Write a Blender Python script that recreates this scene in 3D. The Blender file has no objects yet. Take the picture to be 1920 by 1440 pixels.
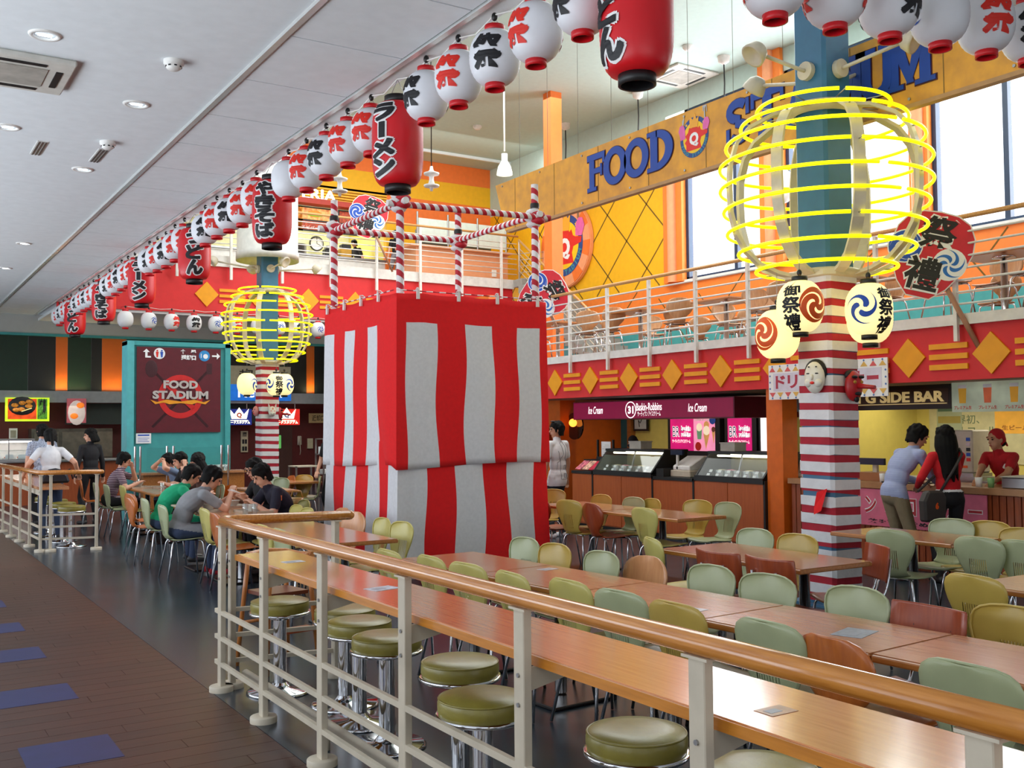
import bpy, bmesh, math, random
from math import pi, sin, cos, radians as R, sqrt, atan2, hypot
from mathutils import Vector, Matrix, Quaternion
import numpy as np
random.seed(7)
SC = bpy.context.scene
COL = SC.collection
# ---------------------------------------------------------------- camera
EYE = Vector((0, 0, 1.65))
_y, _p, _r = R(32.4), R(2.32), R(-0.45)
_fw = Vector((sin(_y)*cos(_p), cos(_y)*cos(_p), sin(_p)))
_rt = Vector((cos(_y), -sin(_y), 0)); _up = _rt.cross(_fw)
_R = _rt*cos(_r) + _up*sin(_r); _U = _up*cos(_r) - _rt*sin(_r)
cam_d = bpy.data.cameras.new('camera'); cam_d.sensor_width = 36; cam_d.lens = 1904.5/1920*36
cam_d.clip_start = .05; cam_d.clip_end = 300
cam = bpy.data.objects.new('camera', cam_d); COL.objects.link(cam)
M3 = Matrix((_R, _U, -_fw)).transposed().to_4x4(); M3.translation = EYE
cam.matrix_world = M3
SC.camera = cam
# ---------------------------------------------------------------- sky, daylight, exposure
W = bpy.data.worlds.new('overcast_sky'); SC.world = W; W.use_nodes = True
_bg = W.node_tree.nodes['Background']; _bg.inputs[0].default_value = (.86, .93, 1, 1); _bg.inputs[1].default_value = 2.2
SC.view_settings.view_transform = 'Standard'; SC.view_settings.look = 'None'
SC.view_settings.gamma = 1; SC.view_settings.use_curve_mapping = False
SC.view_settings.exposure = 0.14
SC.cycles.use_denoising = True
SC.cycles.max_bounces = 7; SC.cycles.diffuse_bounces = 4; SC.cycles.glossy_bounces = 4
SC.cycles.transparent_max_bounces = 8; SC.cycles.sample_clamp_indirect = 6; SC.cycles.caustics_reflective = False; SC.cycles.caustics_refractive = False
def area(name, loc, rot, sx, sy, power, col=(1, 1, 1), spread=180):
    d = bpy.data.lights.new(name, 'AREA'); d.shape = 'RECTANGLE'; d.size = sx; d.size_y = sy
    d.energy = power; d.color = col; d.spread = R(spread)
    o = bpy.data.objects.new(name, d); COL.objects.link(o); o.location = loc; o.rotation_euler = [R(a) for a in rot]
    return o
# daylight entering through the tall terrace windows (right) and the corridor's glass front (left), then added fill lights
area('terrace_window_daylight', (16.95, 13.5, 7.2), (0, 90, 0), 4.4, 13, 1450, (.93, .97, 1))
area('corridor_window_daylight', (-3.3, 13, 2.3), (0, -90, 0), 2.0, 20, 300, (.82, .91, 1))
area('low_ceiling_fill', (-3.25, 11, 1.3), (0, -138, 0), 1.2, 24, 250, (.9, .95, 1), 110)  # added fill tilted upwards, brightens the low ceiling but not the tower
area('front_fill', (1.5, -2.8, 2.0), (90, 0, 0), 7, 2.6, 70, (.95, .98, 1))  # added fill from behind the eye for the faces turned this way
area('far_wall_fill', (11, 23.6, 9.3), (38, 0, 0), 11, .8, 150, (1, 1, .95))  # added fill to brighten the striped far upper wall, no fixture there
# lamps: fluorescent panels in the shop ceilings, ceiling lamps of the hall
area('ice_cream_shop_ceiling_lamp', (12.0, 13.2, 2.05), (0, 0, 0), 1.0, 4.5, 42, (1, .93, .72))
area('bar_ceiling_lamp', (12.0, 7.6, 2.05), (0, 0, 0), 1.2, 3.6, 38, (1, .92, .7))
area('burger_shop_ceiling_lamp', (11.5, 28.6, 8.0), (0, 0, 0), 5, 1.0, 130, (1, .97, .88))
area('noodle_shop_ceiling_lamp', (2.6, 26.4, 2.2), (0, 0, 0), 3.5,   .6, 8, (1, .9, .75))
area('hall_ceiling_lamps', (10.5, 15.5, 9.55), (0, 0, 0), 8, 14, 1200, (.97, 1, .97))
# ---------------------------------------------------------------- materials
def lin(c):
    if isinstance(c, str):
        c = [int(c[i:i+2], 16)/255 for i in (0, 2, 4)]
        c = [x/12.92 if x <= .04045 else ((x+.055)/1.055)**2.4 for x in c]
    return tuple(c)
MATS = {}
def mat(name, col, rough=.5, metal=0., noise=.06, ns=8., bump=0., bs=60., emit=0., stretch=None, coat=0., col2=None, spec=None, trans=0.):
    if name in MATS: return MATS[name]
    m = bpy.data.materials.new(name); m.use_nodes = True; nt = m.node_tree; N = nt.nodes; L = nt.links
    b = N['Principled BSDF']; c = lin(col)
    tc = N.new('ShaderNodeTexCoord'); mp = N.new('ShaderNodeMapping'); L.new(tc.outputs['Object'], mp.inputs[0])
    if stretch: mp.inputs['Scale'].default_value = stretch
    nz = N.new('ShaderNodeTexNoise'); nz.inputs['Scale'].default_value = ns; nz.inputs['Detail'].default_value = 4; L.new(mp.outputs[0], nz.inputs[0])
    rp = N.new('ShaderNodeValToRGB'); L.new(nz.outputs['Fac'], rp.inputs[0])
    c2 = lin(col2) if col2 else tuple(x*(1-noise*2) for x in c)
    rp.color_ramp.elements[0].position = .3; rp.color_ramp.elements[1].position = .7
    rp.color_ramp.elements[0].color = (*c2, 1)
    rp.color_ramp.elements[1].color = (*(c if col2 else tuple(min(1, x*(1+noise)) for x in c)), 1)
    L.new(rp.outputs[0], b.inputs['Base Color'])
    b.inputs['Roughness'].default_value = rough; b.inputs['Metallic'].default_value = metal
    if spec is not None: b.inputs['Specular IOR Level'].default_value = spec
    if coat: b.inputs['Coat Weight'].default_value = coat; b.inputs['Coat Roughness'].default_value = .12
    if emit:
        L.new(rp.outputs[0], b.inputs['Emission Color']); b.inputs['Emission Strength'].default_value = emit
    if trans: b.inputs['Transmission Weight'].default_value = trans
    if bump:
        n2 = N.new('ShaderNodeTexNoise'); n2.inputs['Scale'].default_value = bs; L.new(mp.outputs[0], n2.inputs[0])
        bp = N.new('ShaderNodeBump'); bp.inputs['Strength'].default_value = bump; bp.inputs['Distance'].default_value = .01
        L.new(n2.outputs['Fac'], bp.inputs['Height']); L.new(bp.outputs[0], b.inputs['Normal'])
    MATS[name] = m
    return m
def glass(name, tint=(1, 1, 1), gl=.08):
    m = bpy.data.materials.new(name); m.use_nodes = True; nt = m.node_tree; N = nt.nodes; L = nt.links
    N.remove(N['Principled BSDF']); t = N.new('ShaderNodeBsdfTransparent'); t.inputs[0].default_value = (*tint, 1)
    g = N.new('ShaderNodeBsdfGlossy'); g.inputs['Roughness'].default_value = .02; mx = N.new('ShaderNodeMixShader')
    lw = N.new('ShaderNodeLayerWeight'); lw.inputs[0].default_value = .15
    mm = N.new('ShaderNodeMath'); mm.operation = 'MULTIPLY_ADD'; mm.inputs[1].default_value = .15; mm.inputs[2].default_value = gl; L.new(lw.outputs['Fresnel'], mm.inputs[0])
    L.new(mm.outputs[0], mx.inputs[0]); L.new(t.outputs[0], mx.inputs[1]); L.new(g.outputs[0], mx.inputs[2]); L.new(mx.outputs[0], N['Material Output'].inputs[0])
    MATS[name] = m
    return m
GLASS = glass('clear_glass'); GLASS2 = glass('case_glass', (.93, .96, .96), .01)
def wood(name, a, b, rough=.3, st=(1.5, 22, 22), coat=.3): return mat(name, b, rough, ns=3, stretch=st, col2=a, coat=coat, bump=.03, bs=40)
CREAM = mat('cream_paint', 'c8bca8', .45); WHITE = mat('white_paint', 'e6e4e0', .5); WALLW = mat('ceiling_white', 'e6ecf0', .8, noise=.02, bump=.05)
RAILW = wood('beech_rail', 'b06a22', 'd08a3c', .22, (22, 1.5, 22), .6); OAKTOP = wood('table_laminate', 'b4784e', 'c88c62', .2, (20, 1.2, 20), .4); OAKTOPX = OAKTOP
EDGEW = wood('table_edge_wood', 'a8662e', 'c07c40', .3, (18, 1.5, 18), .3); COUNTERW = wood('counter_laminate', 'bf7a48', 'd6905c', .17, (24, 1.2, 24), .5); CEDGE = wood('counter_edge', 'b8701c', 'd4882e', .3, (18, 1.5, 18))
CHROME = mat('chrome', 'd8d8dc', .08, 1., noise=.02); STEEL = mat('brushed_steel', 'a8a8aa', .35, 1., noise=.05); BLACK = mat('black_plastic', '141416', .45)
RED = mat('red_band_paint', 'd8262a', .6, noise=.03); YEL = mat('yellow_relief', 'f0a000', .55, noise=.03); ORANGE = mat('orange_paint', 'f0762a', .6, noise=.03); YWALL = mat('yellow_wall', 'f0b40c', .65, noise=.03)
PEACH = mat('peach_paint', 'f2a070', .6, noise=.03); TEAL = mat('teal_paint', '3f9c9c', .5, noise=.04); TEALD = mat('dark_teal_paint', '2c6a70', .5); BLUE = mat('steel_blue_paint', '34698c', .35, noise=.05, bump=.02)
INK = mat('black_ink', '0c0c14', .55, noise=.02); WINK = mat('white_ink', 'efefef', .6, noise=.02); RINK = mat('red_ink', 'e02818', .55, noise=.03); BINK = mat('blue_ink', '1c4fb4', .55, noise=.03); OINK = mat('orange_ink', 'ee5a14', .5)
YELP = mat('pale_yellow_wall', 'd9c766', .7, noise=.03); OLIVE = mat('olive_vinyl', '8c8038', .33, noise=.08, ns=14, bump=.05, bs=90)
CLOTHR = mat('red_cotton', 'e60c14', .85, noise=.03, ns=30, bump=.1, bs=400); CLOTHW = mat('white_cotton', 'dcdce0', .85, noise=.03, ns=30, bump=.1, bs=400)
DWOOD = wood('red_brown_panel', '8a3f1c', 'a8522a', .4, (20, 20, 1.5))
# ---------------------------------------------------------------- mesh builder
ORIGIN = {}
def frame(o, u, v):
    u = Vector(u).normalized(); v = Vector(v).normalized()
    return (Vector(o), u, v, u.cross(v).normalized())
class MB:
    def __init__(s): s.v = []; s.f = []; s.m = []; s.s = []
    def add(s, vs, fs, m=0, smooth=False):
        k = len(s.v); s.v += [tuple(v) for v in vs]
        for f in fs: s.f.append([i+k for i in f]); s.m.append(m); s.s.append(smooth)
        return s
    def box(s, x0, y0, z0, x1, y1, z1, m=0, fr=None):
        vs = [(x, y, z) for z in (z0, z1) for y in (y0, y1) for x in (x0, x1)]
        if fr: vs = [fr[0]+fr[1]*x+fr[2]*y+fr[3]*z for x, y, z in vs]
        return s.add(vs, [(0, 2, 3, 1), (4, 5, 7, 6), (0, 1, 5, 4), (2, 6, 7, 3), (0, 4, 6, 2), (1, 3, 7, 5)], m)
    def bar(s, a, b, w, h, m=0, up=(0, 0, 1)):
        a = Vector(a); b = Vector(b); d = b-a; L = d.length; d.normalize(); up = Vector(up)
        if abs(d.dot(up)) > .98: up = Vector((1, 0, 0))
        r = d.cross(up).normalized(); u = r.cross(d)
        return s.box(-w/2, -h/2, 0, w/2, h/2, L, m, (a, r, u, d)) if r.cross(u).dot(d) > 0 else s.box(-w/2, -h/2, 0, w/2, h/2, L, m, (a, -r, u, d))
    def tube(s, pts, r, n=8, m=0, closed=False, cap=True, smooth=True):
        pts = [Vector(p) for p in pts]; N = len(pts); rs = r if isinstance(r, (list, tuple)) else [r]*N
        vs = []; nrm = None
        for i, p in enumerate(pts):
            if closed: t = pts[(i+1) % N]-pts[i-1]
            else: t = pts[min(i+1, N-1)]-pts[max(i-1, 0)]
            t.normalize()
            if nrm is None:
                nrm = t.cross(Vector((0, 0, 1)))
                if nrm.length < .05: nrm = t.cross(Vector((1, 0, 0)))
            nrm = (nrm-t*nrm.dot(t)).normalized(); bn = t.cross(nrm)
            for k in range(n):
                a = 2*pi*k/n; vs.append(p+(nrm*cos(a)+bn*sin(a))*rs[i])
        fs = []
        for i in range(N if closed else N-1):
            j = (i+1) % N
            for k in range(n): fs.append((i*n+k, i*n+(k+1) % n, j*n+(k+1) % n, j*n+k))
        s.add(vs, fs, m, smooth)
        if cap and not closed:
            k = len(s.v)-N*n
            s.f.append([k+i for i in range(n-1, -1, -1)]); s.m.append(m); s.s.append(False)
            s.f.append([k+(N-1)*n+i for i in range(n)]); s.m.append(m); s.s.append(False)
        return s
    def lathe(s, prof, n=24, c=(0, 0, 0), m=0, smooth=True, fr=None, a0=0., a1=2*pi):
        c = Vector(c); full = abs(a1-a0-2*pi) < 1e-6; vs = []; cols = n if full else n+1
        for r, z in prof:
            for k in range(cols):
                a = a0+(a1-a0)*k/n; p = Vector((r*cos(a), r*sin(a), z))
                vs.append(fr[0]+fr[1]*p.x+fr[2]*p.y+fr[3]*p.z if fr else c+p)
        fs = []
        for i in range(len(prof)-1):
            for k in range(n):
                k2 = (k+1) % cols
                q = (i*cols+k, i*cols+k2, (i+1)*cols+k2, (i+1)*cols+k)
                if prof[i][0] < 1e-6: q = (q[0], q[2], q[3])
                elif prof[i+1][0] < 1e-6: q = (q[0], q[1], q[2])
                fs.append(q)
        return s.add(vs, fs, m, smooth)
    def cyl(s, c, r, z0, z1, n=20, m=0, fr=None):
        return s.lathe([(0, z0), (r, z0), (r, z1), (0, z1)], n, c, m, False, fr) if False else s.lathe([(1e-7, z0), (r, z0)], n, c, m, False, fr).lathe([(r, z0), (r, z1)], n, c, m, True, fr).lathe([(r, z1), (1e-7, z1)], n, c, m, False, fr)
    def ell(s, c, rx, ry, rz, n=14, k=8, m=0, ax=None):
        c = Vector(c); vs = []; fs = []
        X, Y, Z = ax if ax else (Vector((1, 0, 0)), Vector((0, 1, 0)), Vector((0, 0, 1)))
        vs.append(c-Z*rz)
        for i in range(1, k):
            t = -pi/2+pi*i/k
            for j in range(n):
                a = 2*pi*j/n; vs.append(c+X*(rx*cos(t)*cos(a))+Y*(ry*cos(t)*sin(a))+Z*(rz*sin(t)))
        vs.append(c+Z*rz); T = len(vs)-1
        for j in range(n):
            fs.append((0, 1+(j+1) % n, 1+j)); fs.append((T, T-n+j, T-n+(j+1) % n))
        for i in range(k-2):
            for j in range(n): a = 1+i*n; fs.append((a+j, a+(j+1) % n, a+n+(j+1) % n, a+n+j))
        return s.add(vs, fs, m, True)
    def prism(s, poly, t, fr, m=0, z0=0.):
        n = len(poly)
        ar = sum(poly[i][0]*poly[(i+1) % n][1]-poly[(i+1) % n][0]*poly[i][1] for i in range(n))
        if ar < 0: poly = poly[::-1]
        P = lambda x, y, z: fr[0]+fr[1]*x+fr[2]*y+fr[3]*z
        vs = [P(x, y, z0) for x, y in poly]+[P(x, y, z0+t) for x, y in poly]
        return s.add(vs, [list(range(n-1, -1, -1)), list(range(n, 2*n))]+[(i, (i+1) % n, n+(i+1) % n, n+i) for i in range(n)], m)
    def text(s, body, size, fr, m=0, z0=.001, off=0., ext=0., space=1., fit=None, shear=0.):
        vs, fs = glyph(body, size, off, ext, space, shear)
        if not vs: return s
        xs = [v[0] for v in vs]; ys = [v[1] for v in vs]; cx = (min(xs)+max(xs))/2; cy = (min(ys)+max(ys))/2; kx = ky = 1
        if fit: kx = fit[0]/max(1e-6, max(xs)-min(xs)); ky = fit[1]/max(1e-6, max(ys)-min(ys))
        return s.add([fr[0]+fr[1]*((x-cx)*kx)+fr[2]*((y-cy)*ky)+fr[3]*(z+z0+ext) for x, y, z in vs], fs, m)
    def build(s, name, mats, parent=None, bevel=0., rot=None, seg=1):
        if not isinstance(mats, (list, tuple)): mats = [mats]
        if parent is not None: o0 = ORIGIN.get(parent.name, Vector((0, 0, 0)))
        else:
            a = np.array(s.v); o0 = Vector(((a[:, 0].min()+a[:, 0].max())/2, (a[:, 1].min()+a[:, 1].max())/2, a[:, 2].min()))
        me = bpy.data.meshes.new(name); me.from_pydata([tuple(Vector(v)-o0) for v in s.v], [], s.f)
        for m in mats: me.materials.append(m)
        me.polygons.foreach_set('material_index', s.m); me.polygons.foreach_set('use_smooth', s.s)
        if bevel:
            bm = bmesh.new(); bm.from_mesh(me); bmesh.ops.remove_doubles(bm, verts=bm.verts, dist=1e-5)
            es = [e for e in bm.edges if len(e.link_faces) == 2 and e.calc_face_angle(0) > .7]
            bmesh.ops.bevel(bm, geom=es, offset=bevel, segments=seg, affect='EDGES', profile=.5, clamp_overlap=True); bm.to_mesh(me); bm.free()
        me.update()
        o = bpy.data.objects.new(name, me); COL.objects.link(o)
        if parent is not None: o.parent = parent
        else: o.location = o0
        ORIGIN[o.name] = o0
        return o
_G = {}
def glyph(body, size, off=0., ext=0., space=1., shear=0.):
    k = (body, size, off, ext, space, shear)
    if k in _G: return _G[k]
    c = bpy.data.curves.new('lettering', 'FONT'); c.body = body; c.size = size; c.offset = off; c.extrude = ext; c.space_character = space
    c.align_x = 'CENTER'; c.resolution_u = 3; c.shear = shear
    o = bpy.data.objects.new('lettering', c); COL.objects.link(o)
    me = bpy.data.meshes.new_from_object(o.evaluated_get(bpy.context.evaluated_depsgraph_get()))
    r = ([tuple(v.co) for v in me.vertices], [list(p.vertices) for p in me.polygons])
    bpy.data.objects.remove(o); bpy.data.curves.remove(c); bpy.data.meshes.remove(me); _G[k] = r
    return r
def tag(o, label, cat, group=None, kind=None):
    if label: o['label'] = label
    if cat: o['category'] = cat
    if group: o['group'] = group
    if kind: o['kind'] = kind
    return o
def thing(name, label, cat, loc=(0, 0, 0), group=None, rz=0.):
    o = bpy.data.objects.new(name, None); COL.objects.link(o); o.location = loc; o.rotation_euler = (0, 0, rz); o.empty_display_size = .1
    ORIGIN[o.name] = Vector(loc) if not rz else Vector((0, 0, 0))
    return tag(o, label, cat, group)
def local(name, label, cat, loc=(0, 0, 0), group=None, rz=0.):      # parts are given in the thing's own coordinates
    o = thing(name, label, cat, loc, group, rz); ORIGIN[o.name] = Vector((0, 0, 0)); return o
def struct(o): o['kind'] = 'structure'; return o
def sbox(name, m, x0, y0, z0, x1, y1, z1, parent=None, bevel=0.):
    o = MB().box(x0, y0, z0, x1, y1, z1).build(name, m, parent, bevel)
    return o if parent is not None else struct(o)
def dup(root, loc, rz, label=None, group=None, mats=None):
    r = root.copy(); COL.objects.link(r); r.location = loc; r.rotation_euler = (0, 0, rz)
    if label: r['label'] = label
    if group: r['group'] = group
    for ch in root.children:
        c = ch.copy(); COL.objects.link(c); c.parent = r
        for g in ch.children:
            d = g.copy(); COL.objects.link(d); d.parent = c
    return r
def tomoe(n, r, w=.5, turn=.75, inner=0.):
    """n comma shapes swirling in a circle of radius r"""
    out = []
    for k in range(n):
        a0 = 2*pi*k/n; P = []; Q = []
        for i in range(15):
            t = i/14; a = a0+t*turn*2*pi/n*2.0; rad = r*(.30+.70*t**.7); th = r*w*(1-t)**.8*(.35+.65*min(1, (1-t)*1.3))+.004*r
            if i == 0: th *= .6
            P.append(((rad)*cos(a), (rad)*sin(a))); Q.append((max(.02, rad-th)*cos(a+.10*(1-t)), max(.02, rad-th)*sin(a+.10*(1-t))))
        out.append(P+Q[::-1])
    return out
def commas(n, r):
    """classic tomoe: a round head with a tail along the rim"""
    out = []
    for k in range(n):
        a0 = 2*pi*k/n; hr = r*(.34 if n == 3 else .24); hc = r*(.46 if n == 3 else .56); P = []
        cx, cy = hc*cos(a0), hc*sin(a0)
        for i in range(13):
            a = a0+pi*.62-pi*1.30*i/12 if False else a0-pi*.15+pi*1.25*i/12
            P.append((cx+hr*cos(a), cy+hr*sin(a)))
        P = [(cx+hr*cos(a0+pi*1.1-i*pi*1.25/10), cy+hr*sin(a0+pi*1.1-i*pi*1.25/10)) for i in range(11)]
        for i in range(1, 9):
            t = i/8; a = a0-pi*.0-t*2*pi/n*1.15; P.append((r*.97*cos(a), r*.97*sin(a)))
        for i in range(7, 0, -1):
            t = i/8; a = a0-t*2*pi/n*1.15; rr = r*(.97-.36*(1-t)); P.append((rr*cos(a), rr*sin(a)))
        out.append(P)
    return out
def circle(r, n=28, c=(0, 0)): return [(c[0]+r*cos(2*pi*i/n), c[1]+r*sin(2*pi*i/n)) for i in range(n)]
def ring(mb, r0, r1, fr, m=0, z0=0., t=.002, n=36, c=(0, 0)):
    P = lambda a, r, z: fr[0]+fr[1]*(c[0]+r*cos(a))+fr[2]*(c[1]+r*sin(a))+fr[3]*z
    vs = []; fs = []
    for i in range(n):
        a = 2*pi*i/n; vs += [P(a, r0, z0), P(a, r1, z0), P(a, r1, z0+t), P(a, r0, z0+t)]
    for i in range(n):
        j = (i+1) % n
        for k in range(4): fs.append((i*4+k, j*4+k, j*4+(k+1) % 4, i*4+(k+1) % 4))
    mb.add(vs, [tuple(reversed(f)) for f in fs], m)
    return mb
def sliced(vs, fs, step):
    bm = bmesh.new(); B = [bm.verts.new(v) for v in vs]
    for f in fs:
        try: bm.faces.new([B[i] for i in f])
        except ValueError: pass
    for ax in (0, 1):
        c = [v[ax] for v in vs]; k = math.floor(min(c)/step)+1
        while k*step < max(c):
            no = (1, 0, 0) if ax == 0 else (0, 1, 0); co = (k*step, 0, 0) if ax == 0 else (0, k*step, 0)
            bmesh.ops.bisect_plane(bm, geom=bm.verts[:]+bm.edges[:]+bm.faces[:], plane_co=co, plane_no=no); k += 1
    bm.verts.index_update(); r = ([tuple(v.co) for v in bm.verts], [[v.index for v in f.verts] for f in bm.faces]); bm.free()
    return r
def at(px, py, X=None, Y=None, Z=None, d=None):
    """the point of the hall on a given plane (or at a given distance) seen in that direction from the eye"""
    v = _fw+_R*((px-960)/1904.5)-_U*((py-720)/1904.5)
    t = d if d is not None else (X-EYE.x)/v.x if X is not None else (Y-EYE.y)/v.y if Y is not None else (Z-EYE.z)/v.z
    return EYE+v*t
# ================================================================ SETTING: floor
def plank_mat():
    m = mat('corridor_planks', '4c2a1a', .36, ns=2.5, stretch=(1.2, 26, 26), col2='36190e', coat=.0); nt = m.node_tree; N = nt.nodes; b = N['Principled BSDF']
    oi = N.new('ShaderNodeObjectInfo'); hs = N.new('ShaderNodeHueSaturation'); mr = N.new('ShaderNodeMapRange'); mr.inputs[3].default_value = .82; mr.inputs[4].default_value = 1.15
    src = b.inputs['Base Color'].links[0].from_socket; nt.links.new(oi.outputs['Random'], mr.inputs[0]); nt.links.new(mr.outputs[0], hs.inputs['Value']); nt.links.new(src, hs.inputs['Color']); nt.links.new(hs.outputs[0], b.inputs['Base Color'])
    return m
PLANK = plank_mat()
RESIN = mat('blue_grey_resin', '2a343e', .26, noise=.15, ns=2.2, bump=.012, bs=9, spec=.6)
floor = sbox('floor', RESIN, 1.84, -3, -.1, 17, 30, 0)
cf = sbox('floor_corridor', PLANK, -3.4, -3, -.1, 1.84, 30, -.004)
cf.name = 'floor.001'; ORIGIN['floor.001'] = Vector((-.78, 13.5, -.1))
pm = {}
for r in range(96):
    y = 4.2+.15*r; off = (r*.37) % .9; x = 1.838
    first = True
    while x > max(-.15, .1*y-.5):
        w = off+.15 if first else .9
        first = False
        x0 = x-w; k = round(w, 3)
        o = MB().box(x0+.0015, y+.0015, -.004, x-.0015, y+.1485, 0).build('plank', PLANK, cf) if k not in pm else None
        if o is None:
            o = pm[k].copy(); COL.objects.link(o)
            o.location = Vector((x0, y, 0))-Vector(pm[k]['p'])
        else: pm[k] = o; o['p'] = (x0, y, 0)
        x = x0
for o in pm.values(): del o['p']
INLAY = mat('blue_vinyl_tile', '20285c', .4, noise=.08)
for y in (4.05, 5.43, 6.74, 8.06, 9.22, 10.55, 11.85, 13.2):
    MB().box(.68, y, 0, 1.12, y+.44, .0015).build('blue_tile', INLAY, cf)
# ================================================================ ceilings
lowc = sbox('ceiling', WALLW, -3.4, -3, 4.45, 3.62, 27.6, 4.75)
sbox('ceiling', WALLW, 3.62, -3, 4.45, 17, 3.95, 4.75)
sbox('ceiling', WALLW, 3.5, 24.25, 4.3, 15.4, 27.4, 4.36)
HIC = mat('hall_ceiling', 'bcd2cc', .8, noise=.02)
sbox('ceiling', HIC, 3.3, 3.5, 9.7, 17, 27.6, 9.9)
sbox('wall_left', WALLW, 3.42, 3.95, 4.75, 3.62, 27.4, 9.7); sbox('wall_near', WALLW, 3.42, 3.75, 4.75, 17, 3.95, 9.7)
sbox('wall_behind', WALLW, -3.4, -3.2, 0, 17, -3, 4.45)
sbox('wall_corridor', WALLW, -3.6, -3, 0, -3.4, 30, .9); sbox('wall_corridor', WALLW, -3.6, -3, 3.1, -3.4, 30, 4.75)
for k in range(7): sbox('wall_corridor_pier', WALLW, -3.6, -3+k*4.9, .9, -3.4, -1.6+k*4.9, 3.1)
TRIMM = mat('aluminium_trim', 'e8eae8', .25, .6, noise=.02)
for x in (2.467, 3.423): sbox('trim_%d' % (1 if x < 3 else 2), TRIMM, x-.023, -3, 4.42, x+.023, 27.2, 4.45)
SHADOWGAP = mat('joint_grey', '77797c', .8)
p0 = None
for k in range(24):
    y = 2.64+k*1.0566
    MB().box(2.50, y+.008, 4.438, 3.39, y+1.0486, 4.45).build('panel', WALLW, lowc); MB().box(2.50, y-.008, 4.447, 3.39, y+.008, 4.45).build('joint', SHADOWGAP, lowc)
sbox('trim_3', WALLW, 3.5, 26.0, 9.62, 16.5, 26.08, 9.7)
# downlights, vents, detectors on the low ceiling
LAMP = mat('lit_tube', 'dff2ff', .4, emit=9, noise=.0); REFL = mat('downlight_reflector', '9a9aa8', .15, .9)
def downlight(x, y, label):
    t = local('downlight', label, 'ceiling lamp', (x*1.0566, y*1.0566, 4.45), 'downlights in the corridor ceiling')
    MB().lathe([(.075, .0), (.083, -.012), (.105, -.012), (.112, 0)], 24).build('trim_ring', WHITE, t)
    MB().lathe([(.08, -.003), (.07, .03), (.03, .05), (1e-6, .05)], 24).build('reflector', REFL, t)
    MB().tube([(-.045, 0, .0), (.045, 0, .0)], .014, 8).build('lamp_tube', LAMP, t)
sbox
DL = [(.97, 7.36, 'round downlight beside the square air vent, nearest in view'), (1.82, 8.57, 'round downlight between the two smoke detectors'), (1.0, 9.8, 'round downlight cut by the left picture edge'), (1.82, 11.03, 'round downlight just past the second smoke detector and vent slots'),
      (1.85, 15.9, 'small far downlight, first of the two furthest along the corridor'), (1.88, 18.5, 'small far downlight, last in the corridor ceiling')]
for x, y, l in DL: downlight(x, y, l)
for x, y, l in ((1.83, 7.41, 'white smoke detector nearer the aluminium trim, with dark slots'), (1.84, 9.85, 'white smoke detector next to the ribbed vent slot')):
    t = local('smoke_detector', l, 'detector', (x*1.0566, y*1.0566, 4.45), 'smoke detectors on the corridor ceiling')
    MB().lathe([(.075, 0), (.075, -.03), (.06, -.035), (.055, -.06), (.035, -.075), (1e-6, -.075)], 20).build('housing', WHITE, t)
    for k in range(8):
        a = k*pi/4; MB().box(-.01, -.002, -.054, .01, .002, -.044, 0, (Vector((.0585*cos(a), .0585*sin(a), 0)), Vector((-sin(a), cos(a), 0)), Vector((cos(a), sin(a), 0)), Vector((0, 0, 1)))).build('slot', BLACK, t)
for x, y, l in ((1.33, 10.39, 'pale ribbed ceiling vent slot, left of the pair'), (1.86, 10.39, 'pale ribbed ceiling vent slot beside the smoke detector')):
    t = local('vent_slot', l, 'vent', (x*1.0566, y*1.0566, 4.45))
    MB().box(-.05, -.28, -.006, .05, .28, 0).build('frame', WHITE, t)
    for k in (-1, 0, 1): MB().box(k*.03-.008, -.27, -.012, k*.03+.008, .27, -.006).build('slat', STEEL, t)
def cassette(x, y, z, s, label, rot=0.):
    t = local('air_conditioner', label, 'air conditioner', (x, y, z), None, rot)
    MB().box(-s, -s, -.05, s, s, 0).build('panel', mat('ac_white', 'cfccc4', .5), t, .012)
    MB().box(-s*.55, -s*.55, -.058, s*.55, s*.55, -.05).build('intake_grille', mat('ac_grille', 'aaa59c', .6, noise=.1), t)
    for a in range(4):
        c, n = cos(a*pi/2), sin(a*pi/2)
        MB().box(-s*.5, -s*.06, -.056, s*.5, s*.06, -.05, 0, (Vector((c*s*.76, n*s*.76, 0)), Vector((-n, c, 0)), Vector((c, n, 0)), Vector((0, 0, 1)))).build('outlet', BLACK, t)
cassette(.91, 8.6, 4.45, .40, 'square air conditioner cassette in the corridor ceiling, cut by the left edge')
cassette(15.75, 17.45, 9.7, .62, 'square air conditioner cassette on the high hall ceiling')
for p, l in ((at(1290, 86, Z=9.7), 'tiny white detector beside the air conditioner on the high ceiling'), (at(895, 236, Z=9.7), 'tiny white detector on the high ceiling above the disc pendants')):
    t = local('ceiling_detector', l, 'detector', p); MB().lathe([(.12, 0), (.12, -.04), (.07, -.1), (1e-6, -.1)], 14).build('housing', WHITE, t)
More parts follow.
